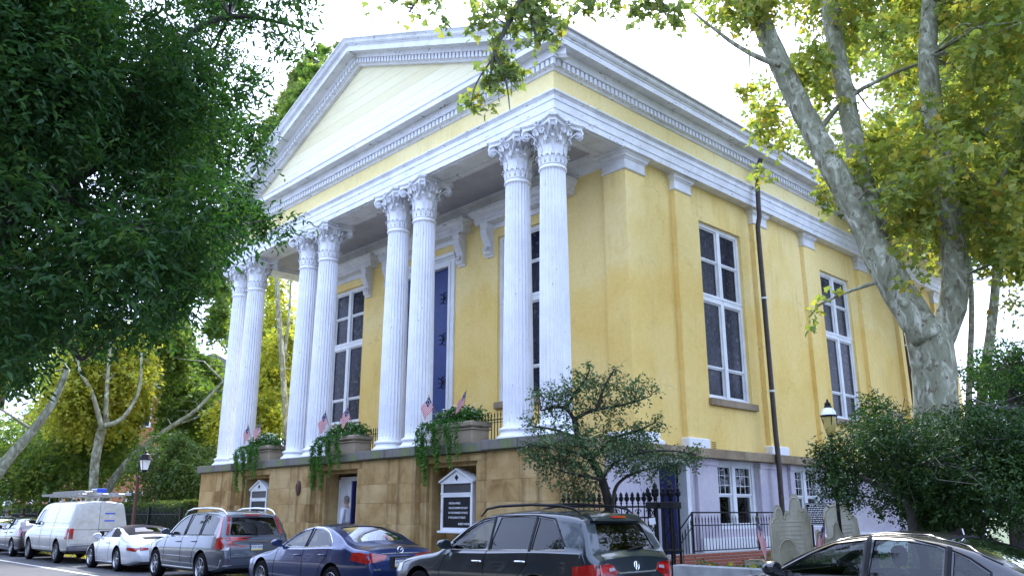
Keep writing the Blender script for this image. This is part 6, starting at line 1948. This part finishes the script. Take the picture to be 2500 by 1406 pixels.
MB().lathe([(.06,-.042),(.075,-.045),(.08,-.03)], 16, axis='Y', caps=False).xf(Matrix.Scale(1.75, 4, (0,0,1))).build('raised_ring', PLAQUE, r, .6)

# ================================================================== churchyard: wall, gate, fence, stones, sign, lamps
wl = thing('retaining_wall', 'low grey stone retaining wall along the churchyard edge', 'wall', (0, 13.0, 0))
MB().box(-9.35, 45, 12.93, 13.14, 0, .66).build('core', WALLSTONE, wl, None, anchor(wl))
x = -9.4
while x < 12:
    x1 = x + 1.4 + .3*rs.random()
    MB().cbox(x+.004, x1-.004, 12.87, 13.18, .0, .745, .012).build('coping_stone', WALLSTONE, wl, None, anchor(wl)); x = x1
def finial_mesh():
    m = MB().lathe([(.013,0),(.013,.05),(.024,.06),(.024,.075),(.014,.085),(.030,.13),(.034,.16),(.022,.19),(.036,.215),(.030,.245),(0,.29)], 8)
    for s in (-1,1):
        m.tube([(s*.012,0,.10),(s*.05,0,.13),(s*.055,0,.17),(s*.03,0,.19)], .009, 5)
        m.tube([(0,s*.012,.10),(0,s*.05,.13),(0,s*.055,.17),(0,s*.03,.19)], .009, 5)
    return m.mesh('finial', IRON, .8)
FIN = finial_mesh()
FY = 13.22
gf = thing('iron_fence', 'ornate black iron fence with leafy finials beside the church corner', 'fence', (-11.3, FY, .15))
for z0_, z1_ in ((1.60,1.635),(1.40,1.43),(.14,.17)): MB().box(-1.15,1.25,-.018,.018,z0_,z1_).build('rail', IRON, gf)
bar = MB().lathe([(.012,.0),(.012,1.62)], 6).mesh('picket', IRON)
for k in range(17):
    link('picket', bar, gf, (-1.1+.143*k, 0, 0)); link('finial', FIN, gf, (-1.1+.143*k, 0, 1.62))
for k in range(9):
    sc_ = MB()
    for q in (-1, 1):
        pts = [(q*(.02+.055*(1-u)*math.cos(u*7)), 0, 1.515+.06*(1-u*.7)*math.sin(u*7)) for u in np.linspace(0, .95, 14)]
        sc_.tube(pts, .009, 5)
    sc_.build('scroll', IRON, gf, None, (-1.0+.27*k, 0, 0))
for nm, x_, lb in (('gate_post', -9.98, 'clustered black iron gate post on the fence side'), ('gate_post', -9.62, 'clustered black iron gate post at the wall end')):
    r = thing(nm, lb, 'gate post', (x_, FY, .13), 0, 'iron gate posts')
    for dx, dy in ((-.10,-.10),(.10,-.10),(.10,.10),(-.10,.10)):
        MB().lathe([(.022,0),(.022,1.66)], 8, (dx,dy,0)).build('bar', IRON, r)
        link('finial', FIN, r, (dx, dy, 1.72))
    for h_, z0_, z1_ in ((.14,1.60,1.72),(.13,.0,.12),(.13,.82,.86)): MB().cbox(-h_,h_,-h_,h_,z0_,z1_,.008).build('band', IRON, r)
    fin2 = link('finial', FIN, r, (0, 0, 1.74)); fin2.scale = (1.4,1.4,1.25)
    pan = MB()
    for q in range(5): pan.tube([(-.09,-.1,.2+.3*q),(.09,-.1,.2+.3*q+.25)], .010, 5).tube([(.09,-.1,.2+.3*q),(-.09,-.1,.2+.3*q+.25)], .010, 5)
    pan.build('lattice', IRON, r)
r = thing('paper_notice', 'small white card tied to the iron gate post', 'notice', (-9.98, 13.10, 1.50))
MB().obox((0,-.005,0), (.075,0,.01), (0,.003,0), (-.008,0,.06)).build('card', PLATE, r)
# areaway railing along the side wall, with a sloping stair end
RX = -11.75
ya, yb_ = onX(1692, 1300, RX).y, onX(1985, 1300, RX).y
ar = thing('areaway_railing', 'long black iron spear railing before the lavender basement wall', 'railing', (RX, ya, .75))
ln = yb_-ya
MB().tube([(0,0,.91),(0,ln,.91)], .018, 6).build('rail', IRON, ar)
for z0_, z1_ in ((.60,.625),(.02,.045)): MB().box(-.012,.012,0,ln,z0_,z1_).build('rail', IRON, ar)
pk2 = MB(); spear(pk2, 0, 0, 0, .84, .010, .17); pk2 = pk2.mesh('picket', IRON, .8)
for k in range(int(ln/.135)+1): link('picket', pk2, ar, (0, k*.135, .02))
for y_ in (0, ln*.5, ln): MB().box(-.02,.02,y_-.02,y_+.02,-.3,.92).build('post', IRON, ar)
MB().tube([(0,0,.91),(.15,-.9,.40),(.16,-1.0,-.2)], .018, 6).build('stair_rail', IRON, ar)
MB().tube([(0,0,.60),(.15,-.9,.08)], .012, 6).build('stair_rail', IRON, ar)
for k in range(5): link('picket', pk2, ar, (.03*k+.02, -.16*k-.1, -.10*k-.05))
# brick kerb wall under the railing
bw = thing('brick_wall', 'low red brick wall under the areaway railing', 'wall', (RX, ya, .13))
MB().box(-.10,.10,-1.1,ln,0,.60).build('core', CONCRETE, bw)
bk = [MB().cbox(-.112,.112,-.098,.098,-.031,.031,.005).mesh('brick', BRICK_RED)]
for cidx in range(8):
    for k in range(int((ln+1.1)/.21)):
        if k*.21 > 4.3: break
        link('brick', bk[0], bw, (0, -1.0+.21*k+(.105 if cidx % 2 else 0), .04+.074*cidx))

GSEED = random.Random(5)
def gravestone(label, c, w, h, d, tops, rz=0, tilt=0):
    """tops: outline of the head as (x, z) fractions from left to right"""
    r = thing('gravestone', label, 'gravestone', (c.x, c.y, .60), rz, 'old gravestones')
    r.rotation_euler = (0, tilt, rz)
    pl = [(-w/2,-.1)] + [(w*(a-.5), h*b) for a, b in tops] + [(w/2,-.1)]
    n = len(pl)
    front = [(x+GSEED.uniform(-.006,.006), -d/2, z) for x, z in pl]; fr2 = [(x*.985, -d/2-.012, min(z, z*.99)) for x, z in pl]
    mb = MB().prism(pl, -d/2, d/2, 'Y')
    mb.build('slab', GRAVE, r)
    # carved border and worn ornament, proud of the face
    bo = MB()
    bo.tube([(x*.90, -d/2-.002, z*.95) for x, z in pl[1:-1]], .012, 5)
    bo.tube([(-w*.45,-d/2-.002,0),(-w*.45,-d/2-.002,h*.75)], .010, 5).tube([(w*.45,-d/2-.002,0),(w*.45,-d/2-.002,h*.75)], .010, 5)
    bo.build('carved_border', GRAVE, r)
    orn = MB()
    for k in range(7):
        z_ = h*.30+h*.055*k; w_ = w*(.30-.02*(k % 3)); orn.box(-w_, w_, -d/2-.004, -d/2+.002, z_, z_+.012)
    orn.build('worn_inscription', GRAVE, r)
    return r
double = [(0,.62),(.02,.66),(.05,.655),(.08,.70),(.13,.72),(.14,.80),(.18,.85),(.24,.86),(.29,.84),(.32,.78),(.33,.72),(.38,.70),(.40,.76),(.44,.79),(.50,.77),(.52,.84),(.55,.95),(.62,1.0),(.70,1.0),(.76,.95),(.78,.85),(.82,.80),(.88,.82),(.93,.80),(.95,.72),(1,.68)]
gravestone('largest pale gravestone with a double carved head', at(1934,1340,17.0), .76, 1.40, .16, double, .45)
gravestone('leaning broad gravestone standing behind the small stone', at(2070,1330,18.2), .62, 1.28, .14, [(0,.80),(.06,.90),(.2,.97),(.5,1.0),(.75,.96),(.85,.82),(1,.72)], .45, -.10)
gravestone('small gravestone with two shoulders and a narrow round head', at(2030,1340,16.9), .52, .92, .12, [(0,.70),(.02,.80),(.10,.83),(.18,.80),(.22,.70),(.45,.66),(.62,.72),(.66,.92),(.72,1.0),(.80,.98),(.84,.84),(.92,.70),(1,.62)], .45)
gravestone('low rounded stub of a gravestone before the largest stone', at(1925,1345,16.2), .34, .62, .10, [(0,.6),(.1,.85),(.35,1.0),(.65,1.0),(.9,.85),(1,.6)], .45)
gravestone('low broken footstone near the brick wall', at(1845,1350,17.0), .40, .20, .12, [(0,.8),(.2,1.0),(.8,1.0),(1,.7)], .3)
p_ = at(2003, 1254, 18.6)
r = thing('churchyard_sign', 'black sign board with lines of white lettering behind the gravestones', 'sign', (p_.x, p_.y, .6), .55)
zc = p_.z-.6
MB().cbox(-.29,.29,-.015,.015,zc-.22,zc+.22,.012).build('panel', BOARD, r)
MB().box(-.275,.275,-.018,-.0155,zc+.195,zc+.205).box(-.275,.275,-.018,-.0155,zc-.205,zc-.195).box(-.275,-.267,-.018,-.0155,zc-.195,zc+.195).box(.267,.275,-.018,-.0155,zc-.195,zc+.195).build('border_line', LETTER, r)
tx = MB(); rr_ = random.Random(9)
for k in range(10):
    z_ = zc+.165-.036*k; x_ = -.235 if k not in (0,) else -.20
    while x_ < (.22 if k not in (5,8) else .02):
        w_ = rr_.uniform(.015,.055); tx.box(x_, x_+w_, -.0185, -.0158, z_-.008, z_+.008); x_ += w_+.012
tx.build('lettering', LETTER, r)
MB().box(-.22,-.18,.016,.05,-.1,zc+.2).build('post', IRON, r)
for i, (tx_, ty_, bx_, by_, dd, lab) in enumerate(((1851,1262,1848,1325,16.0,'small flag drooping beside the largest gravestone'), (2013,1266,2013,1330,15.9,'small flag drooping before the small double shouldered gravestone'))):
    flag(lab, at(bx_, by_, dd), at(tx_, ty_, dd), h=.30, w=.46, droop=.95, seed=3+i, side=1 if i == 0 else -1)
# churchyard lantern
LGLASS = plain('amber_lamp_glass', (.42,.33,.10), .15, 0, .2, 6, 0)
MILK = plain('milk_glass', (.78,.79,.80), .25, 0, .05, 5, 0)
p_ = at(2028, 1062, 17.4); s_ = (p_-Vector((0,0,EYE))).length/CF
r = thing('churchyard_lamp', 'old gas style lantern with a white dome in the churchyard', 'lamp', (p_.x, p_.y, .6))
z_ = p_.z-.6
MB().lathe([(.06,-.1),(.05,.2),(.035,.3),(.032,z_-.05),(.06,z_-.03),(.06,z_)], 12).build('post', IRON, r, .7)
MB().lathe([(.05,z_),(.085,z_+.06),(.115,z_+.18),(.125,z_+.36)], 16, caps=False).build('glass', LGLASS, r, .9)
MB().lathe([(.15,z_+.36),(.165,z_+.37),(.16,z_+.39)], 24).build('dome_rim', IRON, r)
MB().lathe([(.145,z_+.39),(.135,z_+.45),(.10,z_+.51),(.06,z_+.535)], 20).build('dome', MILK, r, .9)
MB().lathe([(.06,z_+.535),(.075,z_+.545),(.055,z_+.60),(.065,z_+.61),(.03,z_+.65),(.02,z_+.66),(.022,z_+.68),(0,z_+.72)], 12).build('chimney_cap', IRON, r, .8)
for k in range(4):
    a = PI/4+PI/2*k; MB().tube([(.06*math.cos(a),.06*math.sin(a),z_),(.155*math.cos(a),.155*math.sin(a),z_+.37)], .008, 5).build('cage_bar', IRON, r)
# street lantern on a dark red post
MAROON = plain('maroon_post_paint', (.055,.016,.014), .5, 0, .2, 8)
sl = onY(323, 1290, 11.45)
r = thing('street_lamp', 'dark red lamp post with a black lantern on a curled arm beyond the cars', 'street lamp', (sl.x, 11.45, .126))
H_ = 2.75
MB().lathe([(.14,0),(.14,.06),(.10,.12),(.085,.5),(.07,.6),(.062,1.2),(.055,H_),(.07,H_+.02),(.07,H_+.07),(.03,H_+.12)], 14).build('post', MAROON, r, .7)
arm = [(0,0,H_+.1)]
for k in range(15):
    a = PI*1.25 - PI*1.15*k/14
    arm.append((.05+.26*math.cos(a)*.8+.10, 0, H_+.42+.34*math.sin(a)))
MB().tube(arm, .022, 8).build('arm', IRON, r, .9)
lx, lz = .52, H_+.30
for s in range(4):
    a0, a1 = PI/4+PI/2*s, PI/4+PI/2*(s+1)
    q = lambda a, rr, z: (lx+rr*math.cos(a), rr*math.sin(a), z)
    MB().add([q(a0,.13,lz), q(a1,.13,lz), q(a1,.22,lz+.36), q(a0,.22,lz+.36)], [(0,1,2,3)]).build('lantern_pane', MILK, r)
    MB().tube([q(a0,.135,lz), q(a0,.225,lz+.36)], .012, 5).build('lantern_bar', IRON, r)
MB().lathe([(.06,lz-.08),(.15,lz),(.13,lz+.01)], 4, (lx,0,0), a0=PI/4, a1=PI/4+2*PI).build('lantern_base', IRON, r)
MB().lathe([(.26,lz+.36),(.25,lz+.39),(.16,lz+.50),(.15,lz+.56),(.08,lz+.60),(.05,lz+.64),(.05,lz+.68),(0,lz+.72)], 16, (lx,0,0)).build('lantern_roof', IRON, r, .6)
# parking sign pole
SIGNRED = plain('sign_red', (.40,.03,.03), .5, 0, .1, 8, 0); SIGNYEL = plain('sign_yellow', (.62,.36,.02), .5, 0, .1, 8, 0); GALV = plain('galvanised_steel', (.32,.34,.35), .5, .5, .15, 14, .1)
sp_ = onY(16, 1245, 11.3)
r = thing('parking_sign', 'galvanised sign pole with a red and white parking sign at the far left', 'sign', (sp_.x, 11.3, .126), .55)
MB().box(-.03,.03,-.02,.02,0,3.6).build('pole', GALV, r)
MB().box(-.16,.16,-.03,-.022,2.55,3.15).build('sign_plate', PLATE, r); MB().box(-.145,.145,-.034,-.031,2.93,3.12).build('sign_band', SIGNRED, r)
MB().box(-.16,.16,-.03,-.022,1.85,2.50).build('grey_plate', GALV, r)
MB().obox((.28,.02,2.92), (.17,.06,0), (-.004,.008,0), (0,0,.36)).build('yellow_plate', SIGNYEL, r)

# ================================================================== left: hedge, fence, brick house
hx0, hx1, hy = -75.0, -32.2, 13.6
rng = np.random.default_rng(77)
hd = tag(MB().cbox(hx0, hx1, hy-.32, hy+.35, .1, 1.95, .12).build('hedge', plain('hedge_core', (.012,.022,.008), .95, 0, .3, 6), None), 'long clipped green hedge behind the iron fence on the left', 'hedge')
n = 26000
u = rng.random(n)
xx = hx1 - (hx1-hx0)*u**1.6
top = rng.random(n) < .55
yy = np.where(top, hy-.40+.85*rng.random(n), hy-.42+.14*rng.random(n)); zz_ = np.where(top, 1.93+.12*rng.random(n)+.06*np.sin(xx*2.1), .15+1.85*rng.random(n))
d_ = rng.normal(size=(n,3)); d_[:,2] += .4; d_ /= np.linalg.norm(d_, axis=1)[:,None]
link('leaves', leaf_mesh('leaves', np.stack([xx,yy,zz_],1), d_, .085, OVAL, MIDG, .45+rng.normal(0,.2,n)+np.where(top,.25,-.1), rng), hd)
fn = thing('iron_fence', 'long black iron fence along the sidewalk left of the church', 'fence', (-50, 13.05, .12))
for z0_, z1_ in ((1.45,1.49),(.15,.19)): MB().box(-25,17.8,-.02,.02,z0_,z1_).build('rail', IRON, fn)
pf = MB()
for k in range(306):
    x_ = 17.8-.14*k; pf.box(x_-.010,x_+.010,-.010,.010,.02,1.6)
o = pf.build('pickets', IRON, fn); o['kind'] = 'stuff'
for k in range(8):
    MB().box(-.05,.05,-.05,.05,0,1.75).build('post', IRON, fn, None, (17.8-3.2*k, 0, 0))
hc = at(150, 1130, 86)
bh = thing('brick_house', 'orange red brick house far behind the trees at the left', 'house', (hc.x, hc.y, 0))
MB().box(-16,14,0,14,0,11.5).build('wall', BRICK_FAR, bh)
MB().prism([(-16.5,11.5),(14.5,11.5),(14.5,11.9),(-16.5,11.9)], -.4, 14.4, 'Y').build('cornice', WHITE, bh)
MB().prism([(-.4,11.9),(14.4,11.9),(7,15)], -16.4, 14.4, 'X').build('roof', SLATE, bh)
for fl_ in range(3):
    for k in range(9):
        x_ = -14.6+3.2*k; z_ = 1.3+3.5*fl_
        w_ = MB().box(x_-.62,x_+.62,-.06,.05,z_,z_+1.95).build('window', WINWHITE, bh)
        for q in range(6):
            a_ = x_-.5+.52*(q % 2); b_ = z_+.12+.6*(q//2)
            MB().box(a_,a_+.46,-.075,-.055,b_,b_+.54).build('pane', BLACK, w_)
    for k in range(4):
        y_ = 1.8+3.2*k; z_ = 1.3+3.5*fl_
        w_ = MB().box(13.95,14.06,y_-.62,y_+.62,z_,z_+1.95).build('window', WINWHITE, bh)
        for q in range(6):
            a_ = y_-.5+.52*(q % 2); b_ = z_+.12+.6*(q//2)
            MB().box(14.055,14.075,a_,a_+.46,b_,b_+.54).build('pane', BLACK, w_)
# stone wall at the far right end of the churchyard
yw = thing('churchyard_wall', 'old plastered wall at the back of the churchyard on the right', 'wall', (2, 31, .6))
MB().box(-10,30,-.2,.2,-.1,1.9).build('wall_body', GRAVE, yw); MB().cbox(-10.1,30.1,-.3,.3,1.9,2.05,.03).build('coping', WALLSTONE, yw)

# ================================================================== people
SKINM = plain('skin', (.44,.26,.19), .5, 0, .08, 12, .03); HAIRG = plain('grey_hair', (.20,.18,.16), .8, 0, .3, 60); HAIRD = plain('dark_hair', (.012,.010,.010), .7, 0, .3, 60); HAIRB = plain('brown_hair', (.07,.035,.018), .7, 0, .3, 60)
SHIRT = plain('white_shirt', (.66,.68,.74), .8, 0, .06, 10, .2, 40); TROUS = plain('dark_trousers', (.02,.022,.03), .85, 0, .15, 10, .2, 60); SHOE = plain('black_shoes', (.012,.012,.012), .4, 0, .1, 10); JEANS = plain('dark_jeans', (.03,.04,.07), .85, 0, .2, 20); EYEM = plain('eye', (.02,.015,.012), .2, 0, 0, 5, 0); LIP = plain('lips', (.34,.14,.11), .5, 0, .05, 5, 0); TIE = plain('dark_tie', (.02,.02,.04), .6, 0, .1, 10)
def skin_mesh(name, pts, edges, rad, mat, root=0, sub=2):
    me = bpy.data.meshes.new(name); me.from_pydata(pts, edges, [])
    ob = bpy.data.objects.new(name, me); COL.objects.link(ob)
    ob.modifiers.new('s', 'SKIN').use_smooth_shade = True
    for i, v in enumerate(me.skin_vertices[0].data):
        r_ = rad[i]; v.radius = (r_, r_) if not isinstance(r_, tuple) else r_
        v.use_root = (i == root)
    sm = ob.modifiers.new('u', 'SUBSURF'); sm.levels = sub; sm.render_levels = sub
    bpy.context.view_layer.update()
    nm = bpy.data.meshes.new_from_object(ob.evaluated_get(bpy.context.evaluated_depsgraph_get()))
    bpy.data.objects.remove(ob)
    nm.materials.clear(); nm.materials.append(mat); nm.name = name
    return nm
def person(label, loc, rz, h=1.76, hair=HAIRG, top=SHIRT, bottom=TROUS, long_hair=False, tie=False, lean=0.0, arm=0):
    """faces local -Y; one continuous body with clothes as children"""
    k = h/1.76
    r = thing('person', label, 'person', loc, rz)
    V = lambda x, y, z: (x*k, y*k, z*k)
    f = lean
    P = [V(0,0,.95), V(0,-.01-f*.3,1.12), V(0,-.0-f*.6,1.30), V(0,.01-f*.8,1.44), V(0,-.005-f,1.53), V(0,-.02-f,1.60), V(0,-.03-f,1.70),
         V(.09,0,.90), V(.10,-.02,.50), V(.10,.02,.09), V(.10,-.14,.03), V(-.09,0,.90), V(-.10,-.02,.50), V(-.10,.02,.09), V(-.10,-.14,.03),
         V(.17,.01-f*.8,1.41), V(.24,.02-f*.6,1.16), V(.23,-.08-f*.4,.92), V(.225,-.12-f*.4,.84), V(-.17,.01-f*.8,1.41), V(-.24,.02-f*.6,1.16), V(-.23,-.08-f*.4,.92), V(-.225,-.12-f*.4,.84)]
    if arm: P[16], P[17], P[18] = V(.25,-.10-f,1.18), V(.20,-.34-f,1.10), V(.19,-.42-f,1.10)
    E_ = [(0,1),(1,2),(2,3),(3,4),(4,5),(5,6),(0,7),(7,8),(8,9),(9,10),(0,11),(11,12),(12,13),(13,14),(3,15),(15,16),(16,17),(17,18),(3,19),(19,20),(20,21),(21,22)]
    R = [.14,.13,.14,.10,.052,.060,.082,.085,.058,.042,.034,.085,.058,.042,.034,.062,.045,.032,.026,.062,.045,.032,.026]
    R = [x*k for x in R]
    link('body', skin_mesh('body', P, E_, R, SKINM), r)
    # clothes: slightly larger surfaces over torso and arms, hips and legs
    ti = [0,1,2,3,15,16,17,19,20,21]; mp = {a: i for i, a in enumerate(ti)}
    ce = [(mp[a], mp[b]) for a, b in E_ if a in mp and b in mp]
    link('shirt', skin_mesh('shirt', [P[a] for a in ti], ce, [(R[a]*1.16+.012) for a in ti], top), r)
    li = [0,7,8,9,11,12,13]; mp = {a: i for i, a in enumerate(li)}
    ce = [(mp[a], mp[b]) for a, b in E_ if a in mp and b in mp]
    link('trousers', skin_mesh('trousers', [P[a] for a in li], ce, [R[a]*1.20+.010 for a in li], bottom), r)
    for a, b in ((9,10),(13,14)):
        c0, c1 = Vector(P[a]), Vector(P[b])
        MB().cbox(c0.x-.05,c0.x+.05,c1.y-.09,c0.y+.09,0,.085,.03).build('shoe', SHOE, r)
    hc_ = Vector(V(0,-.03-f,1.665)); q = .105*k
    hd_ = MB().lathe([(0,-.125),(.035,-.12),(.060,-.09),(.073,-.04),(.078,.02),(.074,.07),(.055,.105),(.025,.122),(0,.125)], 20)
    hd_.xf(Matrix.Translation(hc_) @ Matrix.Scale(1.22, 4, (0,1,0)) @ Matrix.Scale(k, 4)); hd_.build('head', SKINM, r, 3.2)
    ns = MB().prism([(-.012,0),(.012,0),(0,.05)], -.115, -.08, 'Y'); ns.v = [(x*k, y*k, z*k) for x, y, z in ns.v]; ns.xf(Matrix.Translation(hc_+Vector((0,.0,-.03)))); ns.build('nose', SKINM, r)
    for s in (-1, 1):
        MB().lathe([(0,-.008),(.011,0),(0,.008)], 8, tuple(hc_+Vector((s*.032*k,-.086*k,.012)))).build('eye', EYEM, r)
        MB().lathe([(0,-.03),(.014,-.015),(.017,.01),(0,.03)], 8, tuple(hc_+Vector((s*.078*k,.01,-.005)))).build('ear', SKINM, r, 3.2)
        # hand: palm and five fingers
        wv = Vector(P[18] if s > 0 else P[22]); dv = (wv - Vector(P[17] if s > 0 else P[21])).normalized()
        sv = dv.cross(Vector((1,0,0))).normalized()
        hm = MB().obox(wv+dv*.035, dv*.045, sv*.038, dv.cross(sv)*.014)
        for q_ in range(4):
            o_ = wv+dv*.078+sv*(-.028+.0187*q_); cu = dv.cross(sv)*(-s*.02)
            l_ = (.062,.072,.068,.052)[q_]
            hm.tube([o_, o_+dv*l_*.5+cu*.3, o_+dv*l_+cu], [.009,.0085,.006], 6)
        o_ = wv+dv*.02+sv*.036; hm.tube([o_, o_+dv*.03+sv*.03, o_+dv*.062+sv*.036], [.011,.010,.007], 6)
        hm.build('hand', SKINM, r, 3.2)
    MB().obox(hc_+Vector((0,-.088*k,-.062)), (.024,0,0), (0,.006,0), (0,0,.006)).build('mouth', LIP, r)
    hp = [(0,.135),(.03,.132),(.062,.112),(.082,.07),(.087,.02),(.084,-.02)] + ([(.085,-.09),(.075,-.19),(.05,-.22)] if long_hair else [(.078,-.05)])
    hr = MB().lathe(hp, 20, caps=False)
    hr.v = [(x, y*1.2+.028, z + (.05*max(0, -y/.09) if y < 0 else 0)) for x, y, z in hr.v]
    hr.xf(Matrix.Translation(hc_) @ Matrix.Scale(k, 4)); hr.build('hair', hair, r, 3.2)
    if tie: MB().obox(Vector(V(0,-.175-f*.6,1.25)), (.03,0,0), (0,.006,0), (0,-.02,.17)).build('tie', TIE, r)
    return r
mp_ = onY(853, 1240, 13.95)
person('grey haired man in a white shirt and dark trousers looking out of the podium doorway', (mp_.x, 13.95, .34), -PI/2+.25, 1.76, tie=True, lean=.10)
for (px_, lab, hr_, lh) in ((20, 'person with black hair and a pale top behind the farthest car', HAIRD, False), (54, 'person with brown hair walking behind the dark hatchback', HAIRB, True)):
    q = onY(px_, 1262, 11.9)
    person(lab, (q.x, 11.9, .126), .6, 1.62, hr_, SHIRT if hr_ is HAIRD else TROUS, JEANS, lh)

# ================================================================== ground cover and fallen leaves
def scatter(name, label, cat, P, D, size, shape, mat, tone, rng):
    o = link(name, leaf_mesh(name, P, D, size, shape, mat, tone, rng)); o['kind'] = 'stuff'; o['label'] = label; o['category'] = cat
    return o
rng = np.random.default_rng(5)
n = 16000
x = -9.2+12.2*rng.random(n); y = 13.25+7*rng.random(n)**1.4; z = .62+.28*rng.random(n)**2*(.6+.4*np.sin(x*1.7+y*2.3))
d_ = rng.normal(size=(n,3)); d_[:,2] = np.abs(d_[:,2])*.5; d_ /= np.linalg.norm(d_, axis=1)[:,None]
scatter('ivy_ground_cover', 'green ivy covering the churchyard ground', 'ground cover', np.stack([x,y,z],1), d_, .075, OVAL, IVYM, .35+rng.normal(0,.2,n), rng)
n = 2600
x = -44+52*rng.random(n); y = np.where(rng.random(n) < .5, KERB-.02-.5*rng.random(n)**2, 11.1+2*rng.random(n)); z = np.where(y < KERB, .012, .145)+.01*rng.random(n)
m_ = x > -9.3; y = np.where(m_ & (rng.random(n) < .5), 13.2+3*rng.random(n), y); z = np.where(y > 13.17, .68+.05*rng.random(n), z)
y = np.where((y > 13.17) & (x < -9.3), 12.6, y); z = np.where((y == 12.6), .15, z)
d_ = rng.normal(size=(n,3)); d_[:,2] *= .12; d_ /= np.linalg.norm(d_, axis=1)[:,None]
scatter('fallen_leaves', 'yellow and brown fallen leaves along the kerb and sidewalk', 'leaves', np.stack([x,y,z],1), d_, .11, MAPLE, YELL, .6+rng.normal(0,.3,n), rng)
